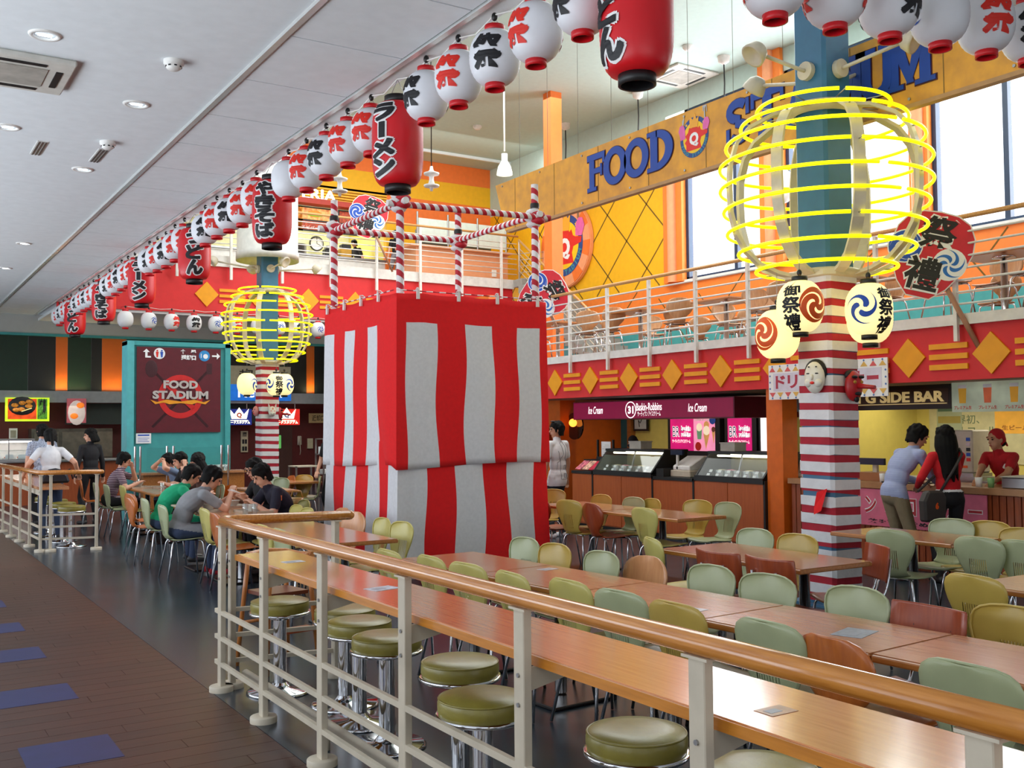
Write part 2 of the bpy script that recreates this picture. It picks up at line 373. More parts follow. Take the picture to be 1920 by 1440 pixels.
# ================================================================ far upper storey (burger shop level)
def relief(parent, P, u, up, n, dia_w, dia_h, ys, bar_w, bar_h, gap, mid):
    pass
BANDF = sbox('wall_band_far', RED, 3.5, 24.2, 4.36, 15.4, 24.35, 5.52)
sbox('trim_4', WHITE, 3.5, 24.14, 5.5, 15.42, 24.24, 5.76); sbox('floor_upper', WHITE, 3.5, 24.24, 5.52, 15.4, 30, 5.74)
fr = frame((0, 24.2, 0), (1, 0, 0), (0, 0, 1))
for k in range(-2, 6):
    x = 9.31+k*1.27
    MB().prism([(x-.28, 4.82), (x, 4.52), (x+.28, 4.82), (x, 5.12)], .03, fr).build('diamond', YEL, BANDF)
    for j in (-1, 0, 1): MB().prism([(x+.3, 4.8+j*.135-.035), (x+.93, 4.8+j*.135-.035), (x+.93, 4.8+j*.135+.035), (x+.3, 4.8+j*.135+.035)], .03, fr).build('bar', YEL, BANDF)
BANDR = sbox('wall_band_right', RED, 9.75, 2.0, 2.09, 9.87, 16.35, 2.70)
sbox('trim_5', WHITE, 9.70, 2.0, 2.67, 9.79, 16.35, 2.785); sbox('floor_terrace', mat('terrace_floor_brown', '7c5a44', .4), 9.79, 2.0, 2.55, 16.5, 22.5, 2.765)
fr = frame((9.75, 0, 0), (0, -1, 0), (0, 0, 1))
for k in range(13):
    y = 14.97-k*.98
    MB().prism([(-y-.209, 2.356), (-y, 2.138), (-y+.209, 2.356), (-y, 2.574)], .025, fr).build('diamond', YEL, BANDR)
    for j in (-1, 0, 1): MB().prism([(-y+.26, 2.346+j*.111-.029), (-y+.715, 2.346+j*.111-.029), (-y+.715, 2.346+j*.111+.029), (-y+.26, 2.346+j*.111+.029)], .025, fr).build('bar', YEL, BANDR)
sbox('ceiling_shops', mat('soffit_grey', 'b0a294', .8), 9.87, 2, 2.10, 14.6, 17.6, 2.3)
# far upper wall with its orange and yellow stripes
zb = [at(845, y, Y=27.2).z for y in (333, 383, 421, 458)]
wf = None
for i, (z0, z1, m) in enumerate(((9.12, 9.8, ORANGE), (8.5, 9.12, YWALL), (7.72, 8.5, ORANGE), (6.85, 7.72, YWALL), (5.74, 6.85, ORANGE))):
    x0 = 3.5 if i < 2 else 12.9
    sbox('wall_far_upper', m, x0, 27.2, z0, 17, 27.4, z1)
shop = struct(local('wall_burger_shop', None, None))
MENUL = [mat('menu_red_lit', 'c04a20', .5, emit=.35, noise=.3, ns=14, col2='702010'), mat('menu_warm_lit', 'f0c070', .5, emit=.5, ns=9, col2='b04a18'), mat('menu_green_lit', 'd8d060', .5, emit=.4, ns=12, col2='a0541c')]
SLATY = mat('yellow_slat_sign', 'eeb418', .5)
MB().box(7, 27.25, 8.1, 12.9, 27.4, 8.5).build('sign_backing', SLATY, shop)
for k in range(5): MB().box(7, 27.16, 8.11+k*.08, 12.9, 27.25, 8.16+k*.08).build('slat', SLATY, shop)
MB().box(7, 27.0, 7.95, 12.9, 27.4, 8.1).build('lintel', mat('lintel_red', 'b8301c', .5), shop)
MB().box(3.5, 27.25, 7.1, 7, 27.4, 8.5).build('side_panel', SLATY, shop)
MB().box(3.5, 30, 5.74, 13.2, 30.1, 8.5).build('back_wall', mat('kitchen_cream', 'e0e2b8', .7), shop)
MB().box(12.9, 27.4, 5.74, 13.0, 30, 8.5).build('side_wall', YELP, shop)
MB().box(7, 27.2, 8.5, 13, 30, 8.55).build('shop_ceiling', WHITE, shop)
t = thing('burger_shop_sign', 'white capital letters reading LOTTERIA on yellow slats', 'sign', (11, 27.1, 8.2))
x0 = at(630, 372, Y=27.1).x
MB().text('LOTTERIA', .62, frame((x0-1.15, 27.12, 8.24), (1, 0, 0), (0, 0, 1)), 0, .0, .012, .02, fit=(2.3, .31)).build('lettering', mat('lit_white_letters', 'ffffff', .5, emit=1.2, noise=0), t)
for k, (x, w) in enumerate(((8.3, .8), (9.2, .8), (10.13, .45), (10.7, 1.1), (11.85, .85), (12.55, .4))):
    m = MENUL[(k*2+1) % 3]; lab = ['warm', 'red', 'narrow cream', 'wide burger', 'dark red', 'small'][k]
    t = thing('menu_board', f'backlit {lab} menu board above the burger counter, {["first","second","third","fourth","fifth","last"][k]} from the left', 'menu board', (x, 27.3, 7.2), 'backlit menu boards of the burger shop')
    MB().box(x-w/2, 27.32, 7.22, x+w/2, 27.38, 7.92).build('light_box', BLACK, t)
    MB().box(x-w/2+.03, 27.30, 7.55, x+w/2-.03, 27.32, 7.88).build('picture', m, t)
    MB().box(x-w/2+.03, 27.30, 7.26, x+w/2-.03, 27.32, 7.5).build('picture', MENUL[k % 3], t)
    if k == 3:
        MB().ell((x, 27.3, 7.72), .22, .02, .1, 12, 6).build('burger_picture', mat('bun', 'c87a28', .5, emit=.8), t)
        MB().ell((x, 27.28, 7.68), .25, .02, .035, 12, 6).build('burger_picture', mat('lettuce', '6aa024', .5, emit=.8), t)
        MB().text('エビバーガー', .1, frame((x, 27.3, 7.32), (1, 0, 0), (0, 0, 1)), 0, .003, fit=(.8, .1)).build('lettering', WINK, t)
cnt = thing('burger_counter', 'pale counter of the burger shop behind the upper railing', 'counter', (10, 27.5, 5.76))
MB().box(6.5, 27.3, 5.76, 12.9, 27.8, 6.5).build('body', WHITE, cnt); MB().box(6.45, 27.2, 6.5, 12.92, 27.9, 6.55).build('top', STEEL, cnt)
for nm, cat, lab, x, w, h, m in (('cooking_pot', 'pot', 'steel pot on the burger counter under the clock', 10.3, .5, .3, STEEL), ('cash_register', 'register', 'dark cash register on the burger counter', 11.3, .4, .34, BLACK), ('drink_machine', 'machine', 'yellow drink machine on the burger counter left of the pot', 9.8, .3, .45, YELP), ('drink_dispenser', 'machine', 'amber juice machine on the burger counter right of the register', 11.75, .35, .42, mat('juice_amber', 'd8a030', .4))):
    t = thing(nm, lab, cat, (x, 27.6, 6.55))
    if nm == 'cooking_pot': MB().lathe([(1e-6, .0), (w/2, .0), (w/2, h), (w/2+.02, h)], 18, (x, 27.6, 6.55)).build('pot_body', m, t); MB().tube([(x-w/2-.06, 27.6, 6.75), (x-w/2, 27.6, 6.75)], .02).build('handle', BLACK, t)
    else: MB().box(x-w/2, 27.5, 6.55, x+w/2, 27.75, 6.55+h*.7).build('body', m, t, .02); MB().box(x-w/2+.03, 27.46, 6.55+h*.7, x+w/2-.03, 27.7, 6.55+h).build('head', BLACK if m is not BLACK else STEEL, t, .02)
t = local('wall_clock', 'round white clock on the burger shop kitchen wall', 'clock', at(593, 457, Y=29.8))
fr = frame((0, 0, 0), (1, 0, 0), (0, 0, 1)); MB().lathe([(1e-6, .0), (.2, .0), (.21, .04)], 24, fr=fr).build('face', WHITE, t); MB().lathe([(.19, 0), (.24, .02), (.22, .07), (.2, .05)], 24, fr=fr).build('rim', BLACK, t)
MB().bar((0, -.05, 0), (.0, -.05, .2), .03, .01).build('hand', BLACK, t); MB().bar((0, -.05, 0), (.13, -.05, -.06), .03, .01).build('hand', BLACK, t)
# kiosk on the upper level
t = thing('serving_kiosk', 'peach wooden serving kiosk with frosted screens on the upper floor', 'kiosk', (14.2, 25.2, 5.76))
PCH = wood('peach_laminate', 'd0885c', 'dc9870', .5); FROST = mat('frosted_screen', 'c8d4cc', .35, noise=.04)
MB().box(12.75, 25, 5.76, 15.75, 25.8, 6.62).build('body', PCH, t); MB().box(12.55, 24.9, 6.62, 15.85, 25.9, 6.68).build('top', PCH, t)
for k in range(4):
    x = 12.85+k*.97
    MB().cyl((x, 25.1, 0), .03, 6.68, 7.62, 10).build('post', STEEL, t)
    if k < 3: MB().box(x+.03, 25.09, 6.78, x+.94, 25.11, 7.45).build('screen', FROST, t)
MB().box(13.1, 25.5, 6.68, 14.1, 25.75, 7.25).build('appliance', mat('shutter_grey', '8c9894', .5), t, .02); MB().box(14.3, 25.5, 6.68, 15.5, 25.75, 7.25).build('appliance', mat('shutter_grey', '8c9894', .5), t, .02)
MB().box(15.2, 24.98, 5.95, 15.35, 25, 6.15).build('switch_plate', WHITE, t)
# ================================================================ right wall: terrace wall and windows
XW = 16.5
sbox('wall_right', TEAL, XW, 2, 2.7, XW+.2, 27.2, 3.94); OR2 = mat('orange_wall', 'f0802c', .6, noise=.03)
sbox('wall_right', OR2, XW, 2, 3.94, XW+.2, 27.2, 5.06)
WY = sbox('wall_right', YWALL, XW, 18.85, 5.06, XW+.2, 27.2, 8.2); sbox('wall_right', HIC, XW, 2, 9.2, XW+.2, 18.85, 9.7); sbox('wall_right', HIC, XW, 18.85, 8.2, XW+.2, 27.2, 9.7)
JNT = mat('wall_joint', '6e5210', .8)
sl = .62/1.0
def jline(y0, z0, y1, z1): MB().bar((XW-.001, y0, z0), (XW-.001, y1, z1), .035, .006, 0, (1, 0, 0)).build('joint', JNT, WY)
pr_, pb_, pl_ = (at(*q, X=XW) for q in ((1252, 433), (1213, 503), (1175, 452)))
va, vb = pr_-pb_, pl_-pb_
def clipline(p, v):
    """part of the line p + t v inside the yellow field"""
    t0, t1 = -40., 40.
    for c, lo, hi in ((1, 18.9, 27.1), (2, 5.08, 8.18)):
        if abs(v[c]) < 1e-6: continue
        a, b = (lo-p[c])/v[c], (hi-p[c])/v[c]; t0 = max(t0, min(a, b)); t1 = min(t1, max(a, b))
    return (p+v*t0, p+v*t1) if t1-t0 > .1 else None
for k in range(-9, 10):
    for q in (clipline(pb_+va*k, vb), clipline(pb_+vb*k, va)):
        if q: jline(q[0].y, q[0].z, q[1].y, q[1].z)
for a, b in (((1195, 548), (1150, 620)), ((1235, 560), (1290, 640)), ((1395, 510), (1350, 580)), ((1310, 550), (1345, 600)), ((1560, 505), (1600, 560)), ((1640, 470), (1560, 560)), ((1890, 425), (1850, 480)), ((1780, 440), (1850, 520))):
    p, q = at(*a, X=XW), at(*b, X=XW); MB().bar((XW-.001, p.y, p.z), (XW-.001, q.y, q.z), .03, .006, 0, (1, 0, 0)).build('joint', JNT, WY)
for y0, y1 in ((18.18, 18.85), (15.02, 15.67), (11.5, 11.9)):
    zt = 8.0 if y0 > 18 else 9.7
    sbox('trim_pilaster', OR2, XW-.12, y0, 5.06, XW+.2, y1, zt)
    MB().lathe([(.13, 5.06), (.13, zt)], 14, (XW-.12, (y0+y1)/2, 0)).build('half_round', PEACH, bpy.data.objects[[o.name for o in bpy.data.objects if o.name.startswith('trim_pilaster')][-1]])
sbox('trim_sill', WHITE, XW-.06, 2, 5.03, XW+.02, 18.2, 5.09)
for i, (y0, y1, mul) in enumerate(((15.67, 18.18, 16.55), (11.9, 15.02, 13.6), (3.0, 11.5, 10.07))):
    w = struct(local('window_%d' % (i+1), None, None, (XW+.1, (y0+y1)/2, 5.09))); ORIGIN[w.name] = Vector(w.location)
    FRM = mat('window_frame_navy', '1c3350', .4)
    f = MB()
    for a, b in ((y0, y0+.09), (y1-.09, y1)): f.box(XW+.02, a, 5.09, XW+.16, b, 9.2)
    f.box(XW+.02, y0, 5.09, XW+.16, y1, 5.15); f.box(XW+.02, y0, 9.12, XW+.16, y1, 9.2); f.build('frame', FRM, w)
    muls = [mul]+([6.9] if i == 2 else []); edges = [y0+.09]+sorted(muls)+[y1-.09]
    for q in muls: MB().box(XW+.03, q-.05, 5.15, XW+.15, q+.05, 9.12).build('mullion', FRM, w)
    for a, b in zip(edges, edges[1:]): MB().box(XW+.08, a, 5.15, XW+.09, b, 9.12).build('pane', GLASS, w)
sbox('wall_near_right', OR2, XW, -3, 2.7, XW+.2, 2, 9.7)
sbox('wall_far_side', YWALL, 16.5, 27.2, 5, 17, 27.4, 9.7)
pl = sbox('pillar_orange', ORANGE, 13.78, 19.88, 0, 14.10, 20.2, 9.7)
# ================================================================ ground floor, right: shop walls
sbox('wall_shops_back', YELP, 13.2, 2, 0, 13.4, 17.6, 2.2); sbox('wall_shops_side', YELP, 10.9, 9.55, 0, 13.2, 9.68, 2.13)
OPIL = mat('orange_pillar_paint', 'e06a14', .5, noise=.05)
for i, (x0, y0, x1, y1, z1) in enumerate(((9.80, 9.05, 10.07, 9.32, 2.10), (10.75, 15.3, 11.1, 15.75, 2.10))):
    sbox('pillar_shop', OPIL, x0, y0, 0, x1, y1, z1)
sbox('wall_ice_side', OPIL, 11.0, 16.6, 0, 11.15, 17.6, 2.13); sbox('wall_ice_side', OPIL, 11.1, 16.5, 0, 13.2, 16.6, 2.13)
sbox('wall_mid_right', OPIL, 10.62, 17.6, 0, 10.8, 24.2, 4.3)
dd = struct(thing('door_1', None, None, (13.15, 16, 0)))
MB().box(13.12, 16.25, 0, 13.2, 17.35, 2.05).build('leaf', TEALD, dd); MB().box(13.08, 16.13, 0, 13.2, 16.25, 2.1).build('jamb', EDGEW, dd); MB().box(13.08, 17.35, 0, 13.2, 17.47, 2.1).build('jamb', EDGEW, dd)
MB().cyl((0, 0, 0), .02, 0, .06, 10, 0, frame((13.12, 16.35, .95), (0, 1, 0), (0, 0, 1))).build('door_handle', CHROME, dd)
# ================================================================ ground floor, far: bulkhead, shop fronts
sbox('wall_bulkhead', mat('bulkhead_grey', 'b9bcb8', .7, noise=.02), -3.4, 27.2, 3.98, 11.5, 27.5, 4.45)
sbox('trim_6', TEAL, -3.4, 27.14, 3.93, 11.5, 27.3, 3.99)
DK = mat('dark_panel', '181a1a', .5); DG = mat('dark_green_panel', '12301e', .5); OG = mat('orange_panel', 'e8701c', .5, noise=.02)
xs = [(-3.4, 2.2, DK), (2.2, 3.3, DG), (3.3, 3.92, DK), (3.92, 4.2, OG), (4.2, 4.75, DG), (4.75, 5.0, DK), (5.0, 5.6, OG), (5.6, 9.2, DK), (9.2, 9.9, DG), (9.9, 10.45, DK), (10.45, 10.69, OG), (10.69, 11.5, DK)]
wp = struct(local('wall_far_panels', None, None, (4, 27.35, 2.5))); ORIGIN[wp.name] = Vector((4, 27.35, 2.5))
for x0, x1, m in xs: MB().box(x0+.004, 27.3, 2.5, x1-.004, 27.4, 3.95).build('panel', m, wp)
can = sbox('trim_canopy', mat('canopy_grey', '8c8f90', .45, .3), -3.4, 26.5, 2.28, 11.2, 26.75, 2.56)
for x, w in ((4.06, .3), (5.3, .6), (10.57, .24), (4.47, .4), (9.5, .5)): area('canopy_uplight', (x, 27.1, 2.6), (180, 0, 0), w, .12, 3.0 if w in (.3, .6, .24) else 1.6, (1, .8, .4))
DRED = mat('dark_red_wall', '5a1412', .55, noise=.08)
sbox('wall_far_ground', DRED, -3.4, 27.4, 0, 11.5, 27.6, 2.6); sbox('wall_far_side', DK, 11.2, 24.2, 0, 11.5, 27.4, 4.0)
# ================================================================ far left: noodle shop, tray return panel
def P(px, py, **k): return at(px, py, **k)
XZ = lambda o: frame(o, (1, 0, 0), (0, 0, 1))        # faces -Y (towards the eye)
t = thing('shop_counter', 'long serving counter of the far left food shop', 'counter', (3.6, 24.5, 0))
MB().box(1.0, 24.2, 0, 5.4, 24.9, .92).build('body', DWOOD, t); MB().box(.95, 24.1, .92, 5.45, 25, .97).build('top', STEEL, t, .01)
a, b = P(2, 866, Y=24.4), P(63, 828, Y=24.4)
t = thing('food_display_case', 'lit glass display case with pink trays on the far left counter', 'display case', (2.4, 24.5, .97))
MB().box(a.x-.5, 24.2, .97, b.x, 24.75, 1.0).build('base', STEEL, t); MB().box(a.x-.5, 24.2, 1.4, b.x, 24.75, 1.44).build('top', STEEL, t)
for x in (a.x-.48, (a.x+b.x)/2-.2, b.x-.02): MB().box(x, 24.2, 1.0, x+.02, 24.22, 1.4).build('post', STEEL, t)
MB().box(a.x-.5, 24.205, 1.0, b.x, 24.21, 1.4).build('pane', GLASS2, t); MB().box(a.x-.45, 24.3, 1.36, b.x-.05, 24.4, 1.39).build('light_tube', mat('case_tube', 'fff0e8', .5, emit=11, noise=0), t)
MB().box(a.x-.48, 24.7, 1.0, b.x-.02, 24.74, 1.4).build('back_panel', WHITE, t); MB().box(a.x-.48, 24.24, 1.18, b.x-.02, 24.7, 1.19).build('shelf', GLASS2, t)
for k in range(5):
    x = a.x-.35+k*.25
    f = thing('food_tray', f'pink food sample tray in the far left display case, {["first","second","third","fourth","last"][k]} from the left', 'food tray', (x, 24.45, 1.0), 'food samples in the far display case')
    MB().box(x-.1, 24.35, 1.0, x+.1, 24.6, 1.02).build('tray', WHITE, f); MB().ell((x, 24.47, 1.03), .09, .1, .04, 12, 6).build('food', mat('pink_food', 'd88a78', .5, noise=.3, ns=40), f)
    MB().box(x-.08, 24.32, 1.02, x+.08, 24.325, 1.1).build('price_card', WINK, f)
# hung menu signs
t = thing('menu_sign', 'lit sign picturing a black bowl of fried food, yellow green frame', 'sign', P(52, 770, Y=26.4))
q0, q1 = P(10, 790, Y=26.4), P(93, 752, Y=26.4)
MB().box(q0.x, 26.42, q0.z, q1.x, 26.5, q1.z+.08).build('light_box', mat('lit_lime', 'b8d820', .5, emit=.9), t); MB().box(q0.x+.05, 26.40, q0.z+.05, q1.x-.28, 26.42, q1.z+.05).build('picture', mat('lit_orange_red', 'c8420c', .5, emit=.9, noise=.2), t)
MB().box(q1.x-.26, 26.40, q0.z+.05, q1.x-.05, 26.42, q1.z+.05).build('picture', mat('sign_green', '4c8a28', .5, emit=.5, noise=.3, ns=20), t)
cx = (q0.x+q1.x)/2-.12; cz = q1.z-.12
MB().ell((cx, 26.4, cz), .30, .02, .22, 24, 8).build('bowl', BLACK, t)
for k, (dx, dz) in enumerate(((-.16, .02), (.0, .07), (.14, .0), (-.02, -.08), (-.13, -.09), (.15, .1))): MB().ell((cx+dx, 26.375, cz+dz), .08, .03, .05, 10, 6).build('fried_food', mat('fried_brown', 'c07a24', .5, noise=.3, ns=30, emit=.4), t)
MB().bar((cx-.02, 26.345, cz-.13), (cx+.2, 26.345, cz-.05), .02, .02).build('chopstick', mat('pale_stick', 'e8d088', .5, emit=.4), t)
MB().text('焼鳥', .3, frame((q1.x-.155, 26.395, (q0.z+q1.z)/2+.1), (1, 0, 0), (0, 0, 1)), 0, .002, .01, fit=(.16, .4)).build('lettering', INK, t)
t = thing('menu_sign', 'pinkish lit sign of a round dish with orange garnish', 'sign', P(142, 770, Y=26.4)); q0, q1 = P(126, 793, Y=26.4), P(162, 755, Y=26.4)
MB().box(q0.x, 26.42, q0.z, q1.x, 26.5, q1.z+.1).build('light_box', mat('lit_plum', '9a4a50', .5, emit=.5), t); MB().ell(((q0.x+q1.x)/2, 26.42, (q0.z+q1.z)/2), .2, .02, .3, 20, 8).build('dish', mat('dish_white', 'c8b8b0', .5, emit=.4), t)
for dx, dz in ((.08, .18), (-.06, -.08)): MB().ell(((q0.x+q1.x)/2+dx, 26.395, (q0.z+q1.z)/2+dz), .09, .02, .07, 10, 6).build('garnish', mat('garnish_orange', 'f07a20', .5, emit=.6), t)
MB().box(5.0-.9, 26.9, 1.75, 9.0, 26.95, 2.27).build('wall_hood', mat('hood_green', '1c2a26', .5))
struct(bpy.data.objects['wall_hood']).name = 'wall_menu_strip'; ORIGIN['wall_menu_strip'] = Vector((6.6, 26.9, 1.75))
q0, q1 = P(54, 885, Y=27.2), P(205, 803, Y=27.2)
t = thing('kitchen_unit', 'tall stainless steel kitchen unit behind the far left counter', 'kitchen unit', (q0.x+.9, 27.1, 0))
MB().box(q0.x, 26.8, 0, q1.x, 27.35, q1.z).build('body', mat('dull_steel', '6a655c', .35, .7, noise=.15), t)
for k in range(3): MB().box(q0.x+.06+k*.62, 26.77, .95, q0.x+.6+k*.62, 26.8, q1.z-.08).build('door', mat('dull_steel2', '857d70', .3, .7, noise=.1), t)
t = thing('wall_notice', 'small pale notice on the red wall above the far left case', 'notice', P(25, 812, Y=27.35)); q0, q1 = P(17, 825, Y=27.35), P(33, 803, Y=27.35)
MB().box(q0.x, 27.37, q0.z, q1.x, 27.39, q1.z).build('paper', WINK, t); MB().box(q0.x+.03, 27.365, q0.z+.05, q1.x-.03, 27.37, q1.z-.05).build('print', mat('print_grey', 'a8a294', .6), t)
# teal partition with the FOOD STADIUM board
pn = struct(thing('wall_tray_return', None, None, (4.85, 19.2, 0)))
MB().box(3.98, 19, 0, 5.74, 19.3, 3.2).build('panel', TEAL, pn); MB().box(3.9, 18.95, 0, 4.02, 19.4, 3.21).build('edge_post', mat('light_teal', '58b4b8', .45), pn); MB().box(5.66, 18.96, 0, 5.76, 19.4, 3.21).build('edge_post', TEAL, pn)
MB().box(3.9, 18.96, 3.14, 5.76, 19.4, 3.22).build('top_rail', TEAL, pn)
t = thing('food_stadium_board', 'dark red square board with FOOD STADIUM emblem and direction arrows', 'sign', (4.81, 18.98, 1.58)); o = (4.82, 18.985, 2.34); f0 = XZ(o)
m = MB(); m.box(-.755, -.775, 0, .755, .775, .02, 0, f0); m.build('board', mat('board_wine', '5a0c1c', .5, noise=.08), t)
m = MB(); ring(m, .30, .40, XZ((4.84, 18.965, 2.22)), 0, 0, .004); m.bar((4.62, 18.963, 2.42), (5.08, 18.963, 2.0), .09, .004, 0, (0, 1, 0)); m.build('plate_ring', mat('emblem_red', 'c81c1c', .5), t)
m = MB()
for sx in (-1, 1):
    m.bar((4.84+sx*.55, 18.967, 2.75), (4.84-sx*.5, 18.967, 1.66), .05, .004, 0, (0, 1, 0))
m.ell((4.84-.52, 18.967, 2.72), .12, .006, .17, 14, 6); m.box(-.05, -.1, 0, .05, .1, .004, 0, XZ((5.36, 18.967, 2.74))); m.build('crossed_cutlery', mat('emblem_dark', '3c0e18', .6), t)
m = MB(); m.text('FOOD', .25, XZ((4.84, 18.955, 2.44)), 0, .0, .012, .004, fit=(.62, .15)); m.text('STADIUM', .25, XZ((4.84, 18.955, 2.25)), 0, 0, .012, .004, fit=(1.0, .15)); m.build('lettering', mat('silver_letter', 'c8c4c0', .35, .4), t)
m = MB()
for sx in (-1, 1): m.prism([(0, 0), (sx*.25, .035), (sx*.42, -.01), (sx*.54, .03), (sx*.45, -.05), (sx*.3, -.02), (sx*.2, -.05), (0, -.03)], .004, XZ((4.84, 18.958, 2.13)))
m.build('flames', mat('flame_orange', 'e8981c', .5), t)
m = MB(); fa = XZ((4.25, 18.96, 3.0)); m.prism([(-.08, .02), (-.02, .08), (.04, .02), (.0, .02), (.0, -.05), (.06, -.05), (.06, -.08), (-.04, -.08), (-.04, .02)], .004, fa)
fb = XZ((5.48, 18.96, 2.98)); m.prism([(-.07, -.015), (.02, -.015), (.02, -.06), (.08, 0), (.02, .06), (.02, .015), (-.07, .015)], .004, fb)
m.text('食', .09, XZ((4.88, 18.96, 3.04)), 0, 0, .006); m.text('器', .09, XZ((5.07, 18.96, 3.04)), 0, 0, .006); m.text('返却口', .09, XZ((4.98, 18.96, 2.94)), 0, 0, .006); m.build('arrows_and_lettering', WINK, t)
m = MB(); m.prism(circle(.1), .003, XZ((4.46, 18.962, 3.0)), 0); m.prism(circle(.1), .003, XZ((5.27, 18.962, 2.98)), 1)
for sx, k in ((-1, 2), (1, 3)):
    m.prism(circle(.016, 10, (sx*.04, .05)), .002, XZ((4.46, 18.957, 3.0)), k); m.prism([(sx*.04-.025, .03), (sx*.04+.025, .03), (sx*.04+.012, -.07), (sx*.04-.012, -.07)], .002, XZ((4.46, 18.957, 3.0)), k)
m.prism(circle(.045, 14, (.02, -.01)), .002, XZ((5.27, 18.957, 2.98)), 0); m.bar((5.21, 18.957, 2.94), (5.21, 18.957, 3.02), .012, .003, 0, (0, 1, 0)); m.build('pictograms', [WINK, mat('sign_cyan', '2a8ac8', .5), RINK, BINK], t)
t = thing('tray_notice', 'small white notice with blue heading on the teal partition', 'notice', P(269, 822, Y=18.98)); q = P(269, 822, Y=18.98); f0 = XZ(q)
MB().box(-.13, -.09, 0, .13, .09, .008, 0, f0).build('paper', WINK, t)
m = MB(); m.box(-.1, .045, .009, .1, .07, .01, 0, f0)
for k in range(3): m.box(-.1, -.06+k*.03, .009, .1-.03*(k % 2), -.052+k*.03, .01, 0, f0)
m.build('print', BINK, t)
t = thing('glass_screen', 'low glass screen with chrome posts before the teal partition', 'screen', (4.9, 18.4, 0))
for px in (253, 263, 313, 325, 415, 428):
    q = P(px, 860, Y=18.4); MB().cyl((q.x, 18.4, 0), .02, 0, 1.33, 10).build('post', CHROME, t)
for x0, x1 in ((4.12, 4.62), (4.72, 5.58)): MB().box(x0, 18.395, .8, x1, 18.405, 1.3).build('pane', GLASS2, t)
t = thing('tray_counter', 'wooden counter for glasses before the teal partition', 'counter', (5.2, 18.7, 0)); MB().box(4.1, 18.55, 0, 5.9, 18.9, .82).build('body', EDGEW, t); MB().box(4.05, 18.5, .82, 5.95, 18.95, .86).build('top', OAKTOP, t)
g0 = None
TGL = glass('tumbler_glass', (.92, .97, .98), .25)
gi = 0
for r in range(2):
    for k in range(9):
        x = 4.98+k*.075; y = 18.6+r*.09
        o = MB().lathe([(1e-6, 0), (.027, 0), (.033, .11), (.03, .11), (.024, .01), (1e-6, .01)], 12, (x, y, .86)).build('tumbler', TGL) if g0 is None else g0.copy()
        if g0 is None: g0 = o
        else: COL.objects.link(o); o.location = (x, y, .86)
        tag(o, 'clear tumbler in the rows of glasses on the tray counter', 'glass', 'tumblers by the tray return')
# wall items at the far right of that wall
def flatsign(name, label, cat, x0, y0, x1, y1, Y, m, txt=None, tm=None, th=.05, ts=.7, off=.004):
    a, b = P(x0, y1, Y=Y), P(x1, y0, Y=Y)
    t = thing(name, label, cat, (a.x/2+b.x/2, Y, a.z)); MB().box(a.x, Y, a.z, b.x, Y+th, b.z).build('board', m, t)
    if txt:
        w, h = (b.x-a.x), (b.z-a.z); mm = MB(); n = len(txt)
        for i, s in enumerate(txt):
            mm.text(s, .3, XZ(((a.x+b.x)/2, Y-.002, b.z-h*(i+.5)/n)), 0, .001, off, fit=(w*ts, h/n*.62))
        mm.build('lettering', tm or INK, t)
    return t, a, b
flatsign('ramen_poster', 'pale poster with big black character behind the far striped column', 'poster', 430, 688, 545, 722, 26.45, mat('poster_cream', 'b8b498', .6), ['超旨い'], INK)
flatsign('return_sign', 'bright blue lit sign with white lettering behind the far column', 'sign', 428, 722, 546, 751, 26.44, mat('lit_blue', '0c64c0', .5, emit=.7), ['Return'], mat('lit_white', 'f4f8ff', .5, emit=.8, noise=0))
for i, (x0, x1, bg, qm, l) in enumerate(((424, 472, '14206a', RINK, 'lit navy menu sign with a red Q and crown, left of the far column'), (512, 562, 'b81c14', BINK, 'lit red menu sign with a blue Q and crown, right of the far column'))):
    t, a, b = flatsign('menu_sign', l, 'sign', x0, 767, x1, 797, 26.4, mat('lit_bg%d' % i, bg, .5, emit=1.1))
    cx, cz = (a.x+b.x)/2, a.z+(b.z-a.z)*.62; h = b.z-a.z
    for xx in (a.x+.1, b.x-.1): MB().box(xx-.01, 26.5, b.z, xx+.01, 26.52, 2.3).build('hanger', STEEL, t)
    m = MB(); m.prism([(-.26, .17), (-.13, .02), (0, .2), (.13, .02), (.26, .17), (.2, -.1), (-.2, -.1)], .01, XZ((cx, 26.395, cz))); m.box(-.24, -.15, 0, .24, -.13, .01, 0, XZ((cx, 26.395, cz))); m.build('crown', mat('lit_cream', 'fffbe0', .5, emit=1.2, noise=0), t)
    MB().text('Q', .16, XZ((cx, 26.38, cz-.01)), 0, .001, .008).build('letter', qm, t)
    MB().text('フードスタジアム', .12, XZ((cx, 26.39, a.z+h*.17)), 0, .001, .006, fit=((b.x-a.x)*.86, h*.2)).build('lettering', mat('lit_cream', 'fffbe0'), t)
flatsign('return_box_sign', 'tan box sign with black characters by the dark passage', 'sign', 580, 775, 613, 793, 27.34, mat('tan_box', 'b09468', .6, emit=.12), ['返却口'])
flatsign('wall_calendar', 'narrow hanging wall calendar left of the far column', 'calendar', 452, 808, 465, 848, 27.34, mat('calendar_paper', 'c8bc9c', .6), ['暦', '--', '--'])
flatsign('wall_paper', 'blank pale paper on the dark wall right of the telephone', 'notice', 577, 822, 587, 841, 27.34, mat('calendar_paper', 'c8bc9c'))
t, a, b = flatsign('kitchen_door', 'brown kitchen door with a green lit round-cornered window', 'door', 517, 798, 548, 912, 27.34, mat('brown_door', '4a2a22', .5)); q0, q1 = P(518, 841, Y=27.33), P(527, 816, Y=27.33)
MB().box(q0.x, 27.31, q0.z, q1.x, 27.34, q1.z).build('window', mat('green_glow', '5cae58', .4, emit=.8), t, .03)
